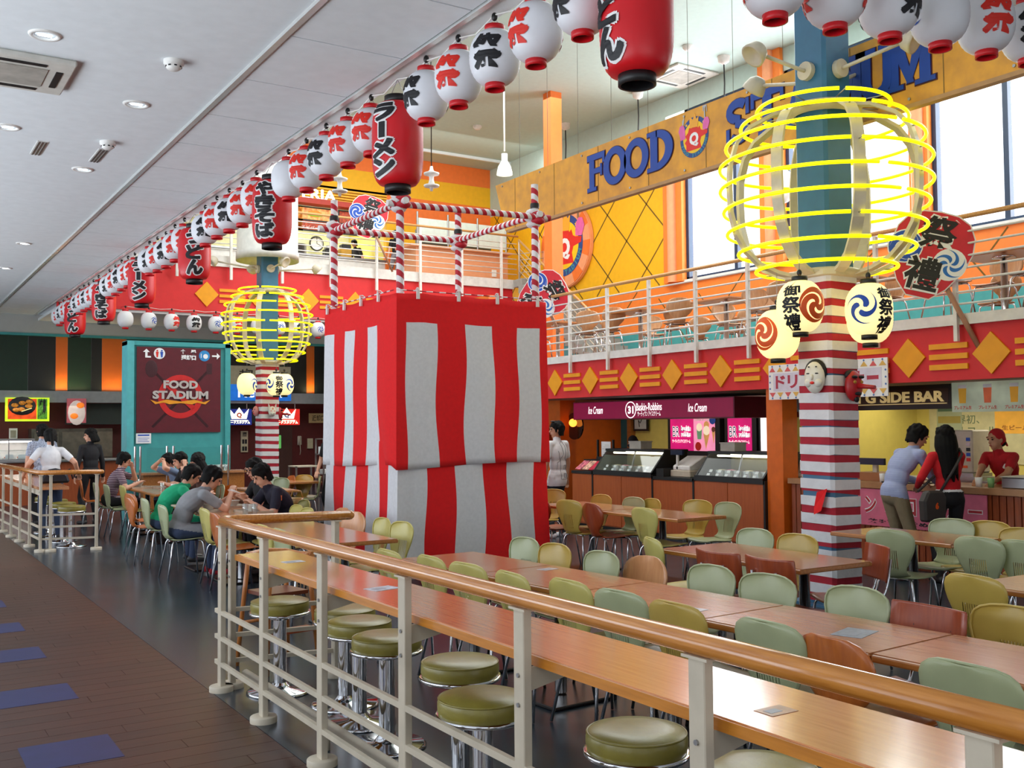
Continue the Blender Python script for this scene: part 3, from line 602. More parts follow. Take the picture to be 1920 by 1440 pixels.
t = thing('wall_telephone', 'cream wall telephone with hanging cord on the dark red wall', 'telephone', P(561, 830, Y=27.36)); q = P(561, 826, Y=27.39); f0 = XZ(q)
MB().box(-.06, -.13, 0, .06, .13, .05, 0, f0).build('body', CREAM, t, .02); MB().tube([q+Vector((-.03, -.09, .1)), q+Vector((-.05, -.1, 0)), q+Vector((-.03, -.09, -.1))], .022, 8).build('handset', CREAM, t); MB().tube([q+Vector((0, -.06, -.12)), q+Vector((.02, -.06, -.3)), q+Vector((0, -.06, -.4))], .008, 6).build('cord', CREAM, t)
t = thing('tray_rack', 'grey steel rack with shelves and paper left of the striped tower', 'rack', P(602, 925, Y=18.5)); q = P(606, 900, Y=18.5); x = q.x
for dx in (-.0, .2):
    for dy in (0, .4): MB().box(x+dx, 18.5+dy, 0, x+dx+.03, 18.53+dy, 1.42).build('post', STEEL, t)
for z in (.35, .72, 1.1, 1.4): MB().box(x, 18.5, z, x+.23, 18.93, z+.02).build('shelf', STEEL, t)
MB().box(x+.04, 18.52, 1.12, x+.2, 18.85, 1.26).build('paper_pile', WINK, t); MB().box(x+.04, 18.52, .74, x+.2, 18.85, .82).build('paper_pile', WINK, t)
t = thing('service_trolley', 'low grey trolley with two shelves beside the tray rack', 'trolley', (x-.35, 18.7, 0))
for dx in (-.55, -.1):
    for dy in (0, .4): MB().box(x+dx, 18.5+dy, 0, x+dx+.03, 18.53+dy, .9).build('post', STEEL, t)
for z in (.3, .88): MB().box(x-.55, 18.5, z, x-.07, 18.93, z+.025).build('shelf', CREAM, t)
# ================================================================ columns, neon globes, glowing lanterns
STRIPR = mat('wrap_red', 'b01c30', .75, noise=.07, ns=10, bump=.25, bs=25); STRIPW = mat('wrap_white', 'e2e0e2', .75, noise=.04, ns=10, bump=.25, bs=25)
NEON = mat('yellow_neon', 'f8f000', .4, emit=1.55, noise=0)
def sq(w, c=.03): return [(-w+c, -w), (w-c, -w), (w, -w+c), (w, w-c), (w-c, w), (-w+c, w), (-w, w-c), (-w, -w+c)]
def column(x, y, label, gap):
    t = local('column', label, 'column', (x, y, 0)); w = .185
    MB().prism(sq(w), 9.7, frame((0, 0, 0), (1, 0, 0), (0, 1, 0))).build('shaft', BLUE, t)
    MB().prism(sq(w+.1), .02, frame((0, 0, 0), (1, 0, 0), (0, 1, 0))).build('base_plate', BLUE, t)
    z = 3.0; k = 0; rnd = random.Random(int(x*10))
    MB().prism(sq(w+.02), .12, frame((0, 0, 2.93), (1, 0, 0), (0, 1, 0))).build('cloth_band', STRIPW, t)
    z = 2.93
    while z > .1:
        h = .068 if k % 2 == 0 else .089; m = STRIPR if k % 2 == 0 else STRIPW; e = .012+.004*(k % 2)
        g = gap.get(k, 0)
        P0 = sq(w+e); vs = []; hh = [rnd.uniform(-.006, .006) for _ in range(8)]; h2 = [rnd.uniform(-.006, .006) for _ in range(8)]
        tl = .05
        for zz, dh in ((z-h, hh), (z, h2)):
            for i, (px, py) in enumerate(P0): vs.append((px, py, zz+dh[i]-tl*(px-py)*.35+(g*(.5-px*1.5) if zz < z-.001 else 0)))
        fs = [(i, (i+1) % 8, 8+(i+1) % 8, 8+i) for i in range(8)]+[list(range(7, -1, -1)), list(range(8, 16))]
        MB().add(vs, fs).build('cloth_band', m, t); z -= h; k += 1
    return t
GZ = [4.58, 4.43, 4.25, 4.05, 3.84, 3.64, 3.43, 3.24, 3.07]; GR = [.60, .75, .89, .95, .95, .92, .89, .79, .63]
def globe(x, y, label):
    t = local('neon_globe', label, 'neon lamp', (x, y, 0))
    fz = lambda z: np.interp(z, GZ[::-1], GR[::-1])
    for k in range(8):
        a = 2*pi*k/8+.25; u = Vector((cos(a), sin(a), 0)); n = Vector((-sin(a), cos(a), 0)); zs = [3.0, 3.04, 3.12, 3.24, 3.4, 3.6, 3.85, 4.05, 4.25, 4.4, 4.52, 4.56]
        rs = [.28, .45, .62, .74, .83, .88, .89, .88, .82, .70, .48, .3]; vs = []; fs = []
        for i, (r, z) in enumerate(zip(rs, zs)):
            j0, j1 = max(i-1, 0), min(i+1, len(zs)-1); tn = (u*(rs[j1]-rs[j0])+Vector((0, 0, zs[j1]-zs[j0]))).normalized(); nn = n.cross(tn)
            for a_, b_ in ((-1, -1), (1, -1), (1, 1), (-1, 1)): vs.append(u*r+Vector((0, 0, z))+n*(.05*a_)+nn*(.016*b_))
        for i in range(len(zs)-1):
            for q in range(4): fs.append((i*4+q, i*4+(q+1) % 4, i*4+4+(q+1) % 4, i*4+4+q))
        fs += [(3, 2, 1, 0), tuple(range(len(vs)-4, len(vs)))]
        MB().add(vs, fs).build('rib', CREAM, t)
    for i, (z, r) in enumerate(zip(GZ, GR)):
        a0 = -2.1+.25*(i % 3)
        rg = MB().tube([(r*cos(a0+q*(2*pi-.10)/56), r*sin(a0+q*(2*pi-.10)/56), z) for q in range(57)], .017, 8).build('neon_ring', NEON, t)
        m = MB()
        for k in range(8):
            a = 2*pi*k/8+.25; rr = min(r-.02, float(np.interp(z, [3.0, 3.12, 3.24, 3.4, 3.6, 3.85, 4.05, 4.25, 4.4, 4.56], [.28, .62, .74, .83, .88, .89, .88, .82, .70, .3]))); m.tube([(rr*cos(a), rr*sin(a), z), (r*cos(a), r*sin(a), z)], .006, 5)
        m.build('clip_pin', STEEL, rg)['kind'] = 'stuff'
    MB().prism(sq(.30, .08), .05, frame((0, 0, 2.98), (1, 0, 0), (0, 1, 0))).build('lower_collar', CREAM, t)
    m = MB(); 
    m.lathe([(.27, 4.5), (.34, 4.52), (.36, 4.58), (.27, 4.6), (.27, 4.5)], 24, (0, 0, 0)); m.build('upper_collar', CREAM, t)
    m = MB(); m.lathe([(.28, 2.98), (.36, 3.02), (.28, 3.06)], 16); m.build('lower_ring', CREAM, t)
    return t
def spots(x, y, z, label, angs):
    for k, (a, tilt, ln) in enumerate(angs):
        u = Vector((cos(a), sin(a), 0)); base = Vector((x, y, z)) + (Vector((-.19, 0, 0)) if abs(u.x) > abs(u.y) and u.x < 0 else Vector((.19, 0, 0)) if abs(u.x) > abs(u.y) else Vector((0, -.19 if u.y < 0 else .19, 0)))
        nn = (base-Vector((x, y, z))).normalized()
        t = thing('spotlight', label[k], 'spotlight', base, 'spotlights on the steel columns')
        fr = frame(base, nn.cross(Vector((0, 0, 1))), (0, 0, 1)); fr = (base, fr[1], fr[2], nn)
        MB().cyl((0, 0, 0), .085, -.002, .05, 18, 0, fr).build('wall_plate', CREAM, t)
        e = base+nn*.05+(u*ln)+Vector((0, 0, .12)); MB().tube([base+nn*.04, base+nn*.08, e], .018, 8).build('arm', CREAM, t)
        hd = (u*cos(tilt)+Vector((0, 0, sin(tilt)))).normalized(); r = hd.cross(Vector((0, 0, 1))).normalized(); v = r.cross(hd)
        MB().lathe([(1e-6, -.09), (.05, -.085), (.095, -.04), (.115, .03), (.118, .06), (.10, .062), (.07, .03), (1e-6, .02)], 18, fr=(e, r, v, hd)).build('lamp_head', CREAM, t)
column(7.5, 6.36, 'near blue steel column wrapped in red and white cloth bands', {10: .02, 16: .02, 22: .05, 24: .06, 30: .03})
column(7.2, 21.1, 'far blue steel column wrapped in striped cloth, white drum above', {})
globe(7.5, 6.36, 'large globe of yellow neon rings on cream ribs around the near column')
globe(7.2, 21.1, 'smaller-looking globe of yellow neon rings on the far column')
spots(7.5, 6.36, 4.9, ['cream spotlight on long arm, upper left of the near column', 'cream spotlight on the near column, front right arm towards the lanterns', 'cream spotlight low behind the near column, over the banner', 'cream spotlight at right behind the near column, by the letter M'], [(R(165), -.75, .5), (R(-70), -.5, .6), (R(95), -.8, .55), (R(-8), -.8, .3)])
spots(7.2, 21.1, 5.02, ['white spotlight left of the far column on a long arm', 'white spotlight on the front of the far column', 'white spotlight behind the far column', 'white spotlight right of the far column on a long arm'], [(R(175), -.7, .9), (R(-60), -.5, .35), (R(100), -.6, .5), (R(5), -.7, .9)])
t = local('column_drum', 'big white cylindrical drum high around the far column', 'drum', (7.2, 21.1, 5.2)); MB().lathe([(.19, .12), (.60, .12), (.66, .0), (.66, .18), (.64, .2), (.64, 2.2), (.19, 2.2)], 36).build('shell', mat('drum_white', 'eceae4', .55), t)
# ---- paper lantern bodies
def lantern_profile(R0, H, rc, ribs, p=2.4):
    """radius over height: a rounded barrel with fine horizontal ribs"""
    out = []
    n = ribs*2
    for i in range(n+1):
        s = -1+2*i/n; r = rc+(R0-rc)*(1-abs(s)**p)**(1/p*1.25) if abs(s) < 1 else rc
        out.append((r-(.0022 if i % 2 == 0 else 0), s*H/2))
    return out
def wrap_mesh(vs, prof, a0, eps):
    zs = [z for r, z in prof]; rs = [r for r, z in prof]; R0 = max(rs); out = []
    for x, y, z in vs:
        a = a0+x/R0; r = float(np.interp(y, zs, rs))+eps; out.append((r*sin(a), -r*cos(a), y))
    return out
def lantern_mark(mb, prof, body, size, h, m, a0, eps, off, dz=0., step=.03, vert=True, w=None, strike=0., ns=4):
    chars = list(body) if vert else [body]; n = len(chars)
    for i, ch in enumerate(chars):
        ch = {'ー': '|'}.get(ch, ch) if vert else ch
        vs, fs = glyph(ch, size, off)
        xs = [v[0] for v in vs]; ys = [v[1] for v in vs]; cx = (min(xs)+max(xs))/2; cy = (min(ys)+max(ys))/2
        cell = h/n; fy = cell*.94/max(1e-6, max(ys)-min(ys)) if ch != '|' else cell*.8/(max(ys)-min(ys)); fx = (w or cell)/max(1e-6, max(xs)-min(xs))
        if ch == '|': fx = fx*.22
        vv = [((x-cx)*fx, (y-cy)*fy+dz+h/2-cell*(i+.5), 0) for x, y, z in vs]
        v2, f2 = sliced(vv, fs, step)
        for q in range(ns if strike else 1):       # brush weight: the glyph struck several times, slightly shifted
            a = 2*pi*(q+.5)/ns; mb.add(wrap_mesh([(x+strike*cos(a), y+strike*sin(a), z) for x, y, z in v2], prof, a0, eps+.0003*q), f2, m, True)
def poly_wrap(mb, prof, polys, a0, eps, m, dx=0., dz=0.):
    for p in polys:
        ar = sum(p[i][0]*p[(i+1) % len(p)][1]-p[(i+1) % len(p)][0]*p[i][1] for i in range(len(p)))
        if ar < 0: p = p[::-1]
        v2, f2 = sliced([(x+dx, z+dz, 0) for x, z in p], [list(range(len(p)))], .03); mb.add(wrap_mesh(v2, prof, a0, eps), f2, m, True)
PAPW = mat('white_lantern_paper', 'e6e8ee', .45, noise=.02); PAPR = mat('red_lantern_paper', 'd41420', .38, noise=.03); CAPR = mat('red_cap', 'd0101c', .4); GLOW = mat('glowing_paper', 'ffe9a4', .6, emit=.85, noise=.03, ns=3)
def make_lantern(kind, name, label, cat='paper lantern'):
    t = local(name, label, cat)
    if kind[0] == 'red':
        prof = lantern_profile(.205, .66, .10, 24, 3.4); MB().lathe(prof, 36).build('paper_body', PAPR, t)
        for z0, nm in ((.325, 'top_cap'), (-.385, 'bottom_cap')): MB().lathe([(.09, z0), (.105, z0), (.105, z0+.06), (.09, z0+.06), (.09, z0)], 24).build(nm, BLACK, t)
        m = MB(); lantern_mark(m, prof, kind[1], .2, .58, 0, 0, .0045, .008, w=.21, strike=.021, ns=9); lantern_mark(m, prof, kind[1], .2, .58, 1, 0, .0095, .006, w=.21, strike=.0075)
        m.build('lettering', [WINK, INK], t)
        MB().tube([(-.08, 0, .38), (0, 0, .53), (.08, 0, .38)], .004, 5).build('wire_handle', STEEL, t)
    else:
        glow = kind[0] == 'glow'; prof = lantern_profile(.174 if not glow else .2, .365 if not glow else .45, .058, 14 if not glow else 18, 2.25)
        MB().lathe(prof, 32).build('paper_body', GLOW if glow else PAPW, t); cm = BLACK if glow else CAPR; h = prof[-1][1]
        for z0, nm in ((h-.006, 'top_cap'), (-h-.036, 'bottom_cap')): MB().lathe([(.058, z0), (.068, z0), (.068, z0+.042), (.058, z0+.042), (.058, z0)], 22).build(nm, cm, t)
        m = MB()
        if glow:
            lantern_mark(m, prof, '御祭禮', .2, .44, 0, kind[2], .005, .003, w=.165, strike=.0035); r = .15
            if kind[1] == 'orange': poly_wrap(m, prof, [circle(r*1.02, 30)], kind[3], .005, 1); poly_wrap(m, prof, tomoe(3, r*.95, .22, .8), kind[3], .0065, 2)
            else: poly_wrap(m, prof, tomoe(3, r, .55), kind[3], .005, 1)
            m.build('lettering', [INK, OINK if kind[1] == 'orange' else BINK, GLOW], t)
            MB().ell((0, 0, h+.07), .022, .022, .03, 8, 6).build('hook_knob', BLACK, t); MB().tube([(0, 0, h+.04), (0, 0, h+.34)], .003, 5).build('hanging_wire', STEEL, t)
        else:
            if kind[1] in ('red', 'black'):
                for a in (0, pi): lantern_mark(m, prof, '祭', .2, .255, 0, a, .004, .004, w=.235, strike=.0055)
            elif kind[1] == 'swirl': poly_wrap(m, prof, tomoe(5, .1, .55), 0, .004, 0)
            else: poly_wrap(m, prof, tomoe(5, .09, .4), pi*.75, .004, 0)
            m.build('lettering', {'red': RINK, 'black': INK}.get(kind[1], BINK), t)
            MB().ell((0, 0, h+.10), .022, .022, .03, 8, 6).build('lamp_socket', BLACK, t)
            MB().tube([(-.05, 0, h+.02), (0, 0, h+.09), (.05, 0, h+.02)], .003, 5).build('wire_handle', STEEL, t)
    return t
protos = {}
def put_lantern(kind, name, loc, face, label, group):
    """face = compass direction (radians from -Y towards -X) in which the lettering looks"""
    if kind not in protos: o = protos[kind] = make_lantern(kind, name, label); o.location = loc; o.rotation_euler = (0, 0, -face); o['group'] = group
    else: o = dup(protos[kind], loc, -face, label, group)
    return o
ordn = 'first second third fourth fifth sixth seventh eighth ninth tenth eleventh twelfth thirteenth fourteenth fifteenth sixteenth seventeenth eighteenth nineteenth twentieth twenty-first twenty-second twenty-third twenty-fourth twenty-fifth twenty-sixth twenty-seventh twenty-eighth twenty-ninth thirtieth thirty-first thirty-second thirty-third thirty-fourth thirty-fifth'.split()
dishes = ['うどん', 'ラーメン', 'やきそば']; dn = ['udon', 'ramen', 'yakisoba']
strpts = []; w = 0
for k in range(0, 41):
    y = 4.26+k*.4955; x = 3.53
    bear = math.degrees(atan2(x, y)); f = R(bear+[50, 58, 52, 17, 36, 50, 36, 36, 46, 44, 40, 30, 24, 14, 20, 14, 16, 8, 0, 8, 6, 4, 8, 4, 14][min(k, 24)])
    strpts.append((x, y, 4.415+.006*sin(k*2.1)))
    if k % 6 == 0:
        i = (k//6) % 3; pos = ['nearest', 'second nearest', 'third nearest', 'fourth nearest', 'fifth nearest', 'sixth nearest', 'furthest'][k//6]
        put_lantern(('red', dishes[i]), 'red_lantern', (x, y, 3.885), f, f'long red lantern lettered for {dn[i]}, {pos} red one along the corridor ceiling', 'lanterns along the corridor ceiling')
    else:
        c = 'black' if k % 2 else 'red'
        if k % 6 == 1 and k > 1: c = 'red'
        if k == 11: c = 'plain'
        near = ['udon', 'ramen', 'yakisoba'][(k//6) % 3]; oi = ordn[k % 6-1]; pos = ['nearest', 'second', 'third', 'fourth', 'fifth', 'sixth', 'furthest'][k//6]
        put_lantern(('white', c), 'white_lantern', (x, y, 4.13+.012*sin(k*1.7)), f+R(random.uniform(-6, 6)), f'white lantern, {"blank side showing" if c == "plain" else c+" festival character"}, {oi} beyond the {pos} red lantern of the corridor row', 'lanterns along the corridor ceiling')
def cord(name, pts, label, r=.006, m=None, cat='cord', hooks=()):
    o = tag(MB().tube(pts, r, 5).build(name, m or WHITE), label, cat)
    for a, b in hooks: MB().tube([a, b], .008, 5).build('hook', STEEL, o)
    return o
sp = []
for a, b in zip(strpts, strpts[1:]): sp += [a, ((a[0]+b[0])/2, (a[1]+b[1])/2, a[2]-.05)]
cord('lantern_cord', sp+[strpts[-1]], 'white cord carrying the long corridor row of lanterns')
sp = []
for k in range(11):
    x = 4.85+k*.507; c = ['plain', 'swirl', 'red', 'black', 'swirl', 'red', 'black', 'swirl', 'black', 'swirl', 'red'][k]; z = 4.09-.004*k; sp += [(x, 23.8, z+.295), (x+.25, 23.8, z+.27)]
    put_lantern(('white', c), 'white_lantern', (x, 23.8, z), R(-5 if k > 2 else -35), f'small white lantern, {dict(plain="half hidden swirl", swirl="blue swirl", red="red character", black="black character")[c]}, {ordn[k]} from the left below the far red band', 'lanterns below the far red band')
cord('lantern_cord', sp, 'white cord of the far lantern row below the red band', hooks=[((4.85+k*.507, 23.8, 4.09-.004*k+.295), (4.85+k*.507, 24.21, 4.41)) for k in range(11)])
sp = []
for k in range(-1, 6):
    x = 4.03+k*.473; c = ['black', 'red', 'red', 'black', 'swirl', 'red', 'black'][k+1]; z = 3.99+.042*k; y = 3.72; sp += [(x, y, z+.295), (x+.23, y, z+.27)]
    if k < 0: continue
    f = {0: 160, 1: 169, 2: 36, 3: 160, 4: 70, 5: 82}[k]
    put_lantern(('white', c), 'white_lantern', (x, y, z), R(f)+R(-42), f'white lantern of the near top-right row, {ordn[k]} from the left, {dict(swirl="blue swirl", red="red character", black="black character")[c]}', 'lanterns of the near top-right row')
cord('lantern_cord', sp, 'white cord of the near lantern row at the upper right')
for i, (p, y, c, la, lb, l) in enumerate(((P(1500, 575, d=8.78), 0, 'orange', R(-28), R(36), 'glowing cream lantern with orange swirl, front left of the near column'), (P(1629, 580, d=8.78), 0, 'blue', R(38), R(-26), 'glowing cream lantern with blue swirl, front right of the near column'),
                              (Vector((7.02, 6.52, 2.46)), 0, 'orange', R(120), R(-48), 'glowing lantern half hidden behind the front left one at the near column'), (Vector((7.56, 5.93, 2.58)), 0, 'blue', R(150), R(100), 'glowing lantern mostly hidden behind the front right one at the near column'))):
    put_lantern(('glow', c, la, lb), 'glowing_lantern', p, R(49)-R(6)+(-R(0)), l, 'lit lanterns around the columns')
for p, c, la, lb, l in ((P(463, 720, d=20.9), 'blue', R(160), R(62), 'glowing lantern left of the far column with blue swirl at its edge'), (P(518, 721, d=20.75), 'blue', R(18), R(-52), 'glowing lantern with black characters in front of the far column'), (P(533, 721, d=21.3), 'blue', R(-100), R(40), 'glowing lantern behind the lettered one at the far column')):
    put_lantern(('glow', c, la, lb), 'glowing_lantern', p, R(18), l, 'lit lanterns around the columns')
# ================================================================ festival tower
TX0, TX1, TY0, TY1 = 4.74, 6.46, 9.66, 11.46
POLEM = mat('spiral_white', 'e6e4e6', .6); POLER = mat('spiral_red', 'b8162c', .6)
def spiral(mb, a, b, r, pitch=.12, n=12):
    """white bar wound with a red spiral strip: alternating bands set askew"""
    a = Vector(a); b = Vector(b); d = (b-a); L = d.length; d.normalize(); u = d.cross(Vector((0, 0, 1)) if abs(d.z) < .9 else Vector((1, 0, 0))).normalized(); v = d.cross(u)
    k = max(2, int(L/(pitch/2))); h = L/k; vs = []; fs = []; ms = []
    for i in range(k+1):
        for j in range(n):
            ang = 2*pi*j/n; off = 0 if i in (0, k) else pitch*.22*sin(ang)
            vs.append(a+d*(i*h+off)+u*(r*cos(ang))+v*(r*sin(ang)))
    base = len(mb.f)
    for i in range(k):
        mb.add([vs[i*n+j] for j in range(n)]+[vs[(i+1)*n+j] for j in range(n)], [(j, (j+1) % n, n+(j+1) % n, n+j) for j in range(n)], i % 2, True)
    mb.add(vs[:n], [list(range(n-1, -1, -1))], 0); mb.add(vs[-n:], [list(range(n))], 0)
tw = thing('festival_tower', 'square festival stage frame of red and white spiral-wound poles', 'tower', (5.6, 10.56, 0))
tops = {(TX0, TY0): 4.2, (TX1, TY0): 4.42, (TX0, TY1): 4.39, (TX1, TY1): 4.43}
for (x, y), z in tops.items():
    m = MB(); spiral(m, (x, y, 0), (x, y, z), .042, .13); m.build('pole', [POLEM, POLER], tw)
for a, b in (((TX0-.15, TY0, 4.0), (TX1+.17, TY0-.05, 4.04)), ((TX0-.2, TY1, 4.03), (TX1+.12, TY1, 4.05)), ((TX0, TY0-.15, 4.02), (TX0, TY1+.15, 4.02)), ((TX1, TY0-.12, 4.06), (TX1, TY1+.15, 4.06))):
    m = MB(); spiral(m, a, b, .036, .105); m.build('cross_bar', [POLEM, POLER], tw)
for (x, y), z in tops.items():
    m = MB()
    for i in range(5): m.ell((x+.03*sin(i*2.4), y+.03*cos(i*3.1), 4.03+(i-2)*.035), .085, .085, .045, 12, 6, i % 2)
    m.build('knot', [POLEM, POLER], tw)
    MB().lathe([(.05, 4.14), (.055, 4.17), (.05, 4.2)], 12, (x, y, 0)).build('black_tie', BLACK, tw)
def perim(s):
    """point on the square path, s in metres from the front left corner going right, all the way round"""
    w = TX1-TX0; d = TY1-TY0; s %= 2*(w+d)
    o = .06
    if s < w: return Vector((TX0-o+(w+2*o)*s/w, TY0-o, 0)), Vector((0, -1, 0))
    s -= w
    if s < d: return Vector((TX1+o, TY0-o+(d+2*o)*s/d, 0)), Vector((1, 0, 0))
    s -= d
    if s < w: return Vector((TX1+o-(w+2*o)*s/w, TY1+o, 0)), Vector((0, 1, 0))
    s -= w
    return Vector((TX0-o, TY1+o-(d+2*o)*s/d, 0)), Vector((-1, 0, 0))
PER = 2*(TX1-TX0+TY1-TY0)
def curtain(name, label, z0, z1, header, edges, amp, flare, seed, inset):
    rnd = random.Random(seed); ns = 0; S = []
    # column stations: stripe edges plus in-between points
    cols = []
    for (a, b, w) in edges:
        k = max(3, int((b-a)/.06))
        for i in range(k): cols.append((a+(b-a)*i/k, w))
    rows = [z1-(z1-z0)*i/26 for i in range(27)]; hz = z1-header; rows = sorted(set([r for r in rows if abs(r-hz) > .03]+[hz]), reverse=True) if header else rows
    vs = []; fs = []; ms = []; n = len(cols)
    for iz, z in enumerate(rows):
        t = (z1-z)/(z1-z0)
        for s, w in cols:
            p, nn = perim(s); wv = amp*t*(sin(s*5.1+1.3*seed+z*.8)+.6*sin(s*9.7+seed+z*1.9))
            tang = Vector((-nn.y, nn.x, 0)); corner = min(abs(((s-c+PER/2) % PER)-PER/2) for c in (0, TX1-TX0, TX1-TX0+TY1-TY0, PER-(TY1-TY0)))
            k = min(1, corner/.12); sw = (.010+.016*t)*sin(z*4.6+s*3+seed)*min(1, t*4)
            sag = -.018*abs(sin((s+.2)*pi/.46))*(1-t)**3-(.05*t*t*(.5+.5*sin(s*2.2+seed*2)))
            if corner < 1e-4: n2 = perim(s-.001)[1]; n3 = perim(s+.001)[1]; vs.append(p+(n2+n3)*(-inset+flare*t)+Vector((0, 0, z+sag)))
            else: vs.append(p+nn*(wv*k-inset+flare*t)+tang*sw*k+Vector((0, 0, z+sag)))
    mb = MB()
    for iz in range(len(rows)-1):
        for j in range(n):
            a = iz*n+j; b = iz*n+(j+1) % n; m = 1 if (cols[j][1] and (not header or rows[iz] <= hz+1e-6)) else 0
            fs.append((a, a+n, b+n, b)); ms.append(m)
    for iz in range(0): pass
    k = len(mb.v); mb.v += [tuple(v) for v in vs]
    for f, m in zip(fs, ms): mb.f.append(list(f)); mb.m.append(m); mb.s.append(True)
    o = mb.build(name, [CLOTHR, CLOTHW]); o.data.set_sharp_from_angle(angle=R(42)); sd = o.modifiers.new('thickness', 'SOLIDIFY'); sd.thickness = .003
    return tag(o, label, 'curtain')
w = TX1-TX0; d = TY1-TY0
# front face measured, left face measured, the rest in the same rhythm
def rest(a, b, first):
    n = round((b-a)/.29); return [(a+(b-a)*i/n, a+(b-a)*(i+1)/n, (i+first) % 2) for i in range(n)]
front = [(0, .075, 0), (.075, .42, 1), (.42, .74, 0), (.74, 1.07, 1), (1.07, 1.38, 0), (1.38, 1.66, 1), (1.66, w, 0)]
L0 = PER-d
lx = [L0, L0+.27, L0+.57, L0+.83, L0+1.12, L0+1.37, PER]; left = [(lx[i], lx[i+1], (i+1) % 2) for i in range(6)]
front2 = [(0, .0+.3, 1), (.3, .62, 0), (.62, .95, 1), (.95, 1.25, 0), (1.25, 1.58, 1), (1.58, w, 0)]
lx2 = [L0, L0+.22, L0+.55, L0+.82, L0+1.1, L0+1.37, L0+1.62, PER]; left2 = [(lx2[i], lx2[i+1], (i+1) % 2) for i in range(7)]
curtain('striped_curtain', 'upper red and white striped cloth hung round the festival tower', 1.24, 3.06, .31, front+rest(w, w+d, 0)+rest(w+d, L0, 1)+left, .03, .02, 1, -.025)
curtain('striped_curtain', 'lower red and white striped cloth reaching the floor round the tower', .05, 1.5, 0, front2+rest(w, w+d, 0)+rest(w+d, L0, 1)+left2, .036, .045, 2, -.005)
pts = []
for i in range(49):
    p, nn = perim(PER*i/48*.999); pts.append(p+nn*.045+Vector((0, 0, 3.075)))
m = MB(); 
for i in range(48): m.tube([pts[i], (pts[i]+pts[i+1])/2], .007, 6, 0); m.tube([(pts[i]+pts[i+1])/2, pts[i+1]], .007, 6, 1)
tag(m.build('twisted_cord', [POLEM, POLER]), 'thin red and white twisted cord along the curtain top', 'cord')
cl = None
for side, ss, nm in (('front', (.2, .66, 1.12, 1.62), ''), ('left', (PER-.35, PER-.78, PER-1.22, PER-1.7), '')):
    for i, s in enumerate(ss):
        p, nn = perim(s); c = p+nn*.05+Vector((0, 0, 3.04)); tg = Vector((-nn.y, nn.x, 0))
        t = thing('curtain_clip', f'white plastic clip on the tower curtain\'s {side} top edge, {ordn[i]} from the near corner', 'clip', c, 'clips along the curtain top')
        MB().box(-.016, -.05, -.012, .016, .05, .012, 0, (c, tg, Vector((0, 0, 1)), nn)).build('body', WHITE, t)
        MB().tube([c+Vector((0, 0, .04)), c+nn*.012+Vector((0, 0, .065)), c-nn*.02+Vector((0, 0, .07)), c-nn*.05+Vector((0, 0, .05))], .008, 6).build('hook', WHITE, t)
# ================================================================ FOOD STADIUM banner
XB = 7.95
bt = thing('food_stadium_banner', 'long mottled yellow hanging board reading FOOD STADIUM in blue letters', 'banner', (XB, 8.5, 4.5))
MOTT = mat('mottled_gold', 'eaa636', .6, ns=5, col2='c88c3c', bump=.03)
fb = frame((XB, 0, 0), (0, -1, 0), (0, 0, 1))        # u runs to the right of the board
ZB0, ZB1 = 4.53, 5.26
def bp(px, py): q = at(px, py, X=XB); return (-q.y, q.z)
MB().prism([(-12.95, ZB1), (-12.68, ZB0), (-2.6, ZB0), (-2.6, ZB1)], .04, fb, 0, -.04).build('board', MOTT, bt)
for k in range(10):
    y = 12.4-k*1.0
    MB().box(-y-.004, ZB0+.005, 0, -y+.004, ZB1-.005, .004, 0, fb).build('joint', mat('joint_brown', '8a6a34', .7), bt)
    for z in (ZB0+.05, ZB1-.05):
        MB().cyl((0, 0, 0), .014, 0, .012, 8, 0, (Vector((XB, y+.35, z)), fb[1], fb[2], fb[3])).build('screw', STEEL, bt)
for k in range(13):
    y = 12.3-k*.72; MB().tube([(XB+.02, y, ZB1), (XB+.02, y, 9.7)], .004, 4).build('hanging_wire', mat('thin_wire', '8c9088', .5), bt)
MB().box(-12.6, ZB0-.04, -.06, -2.6, ZB0, .02, 0, fb).build('lower_rail', mat('banner_rail', 'b48858', .5), bt)
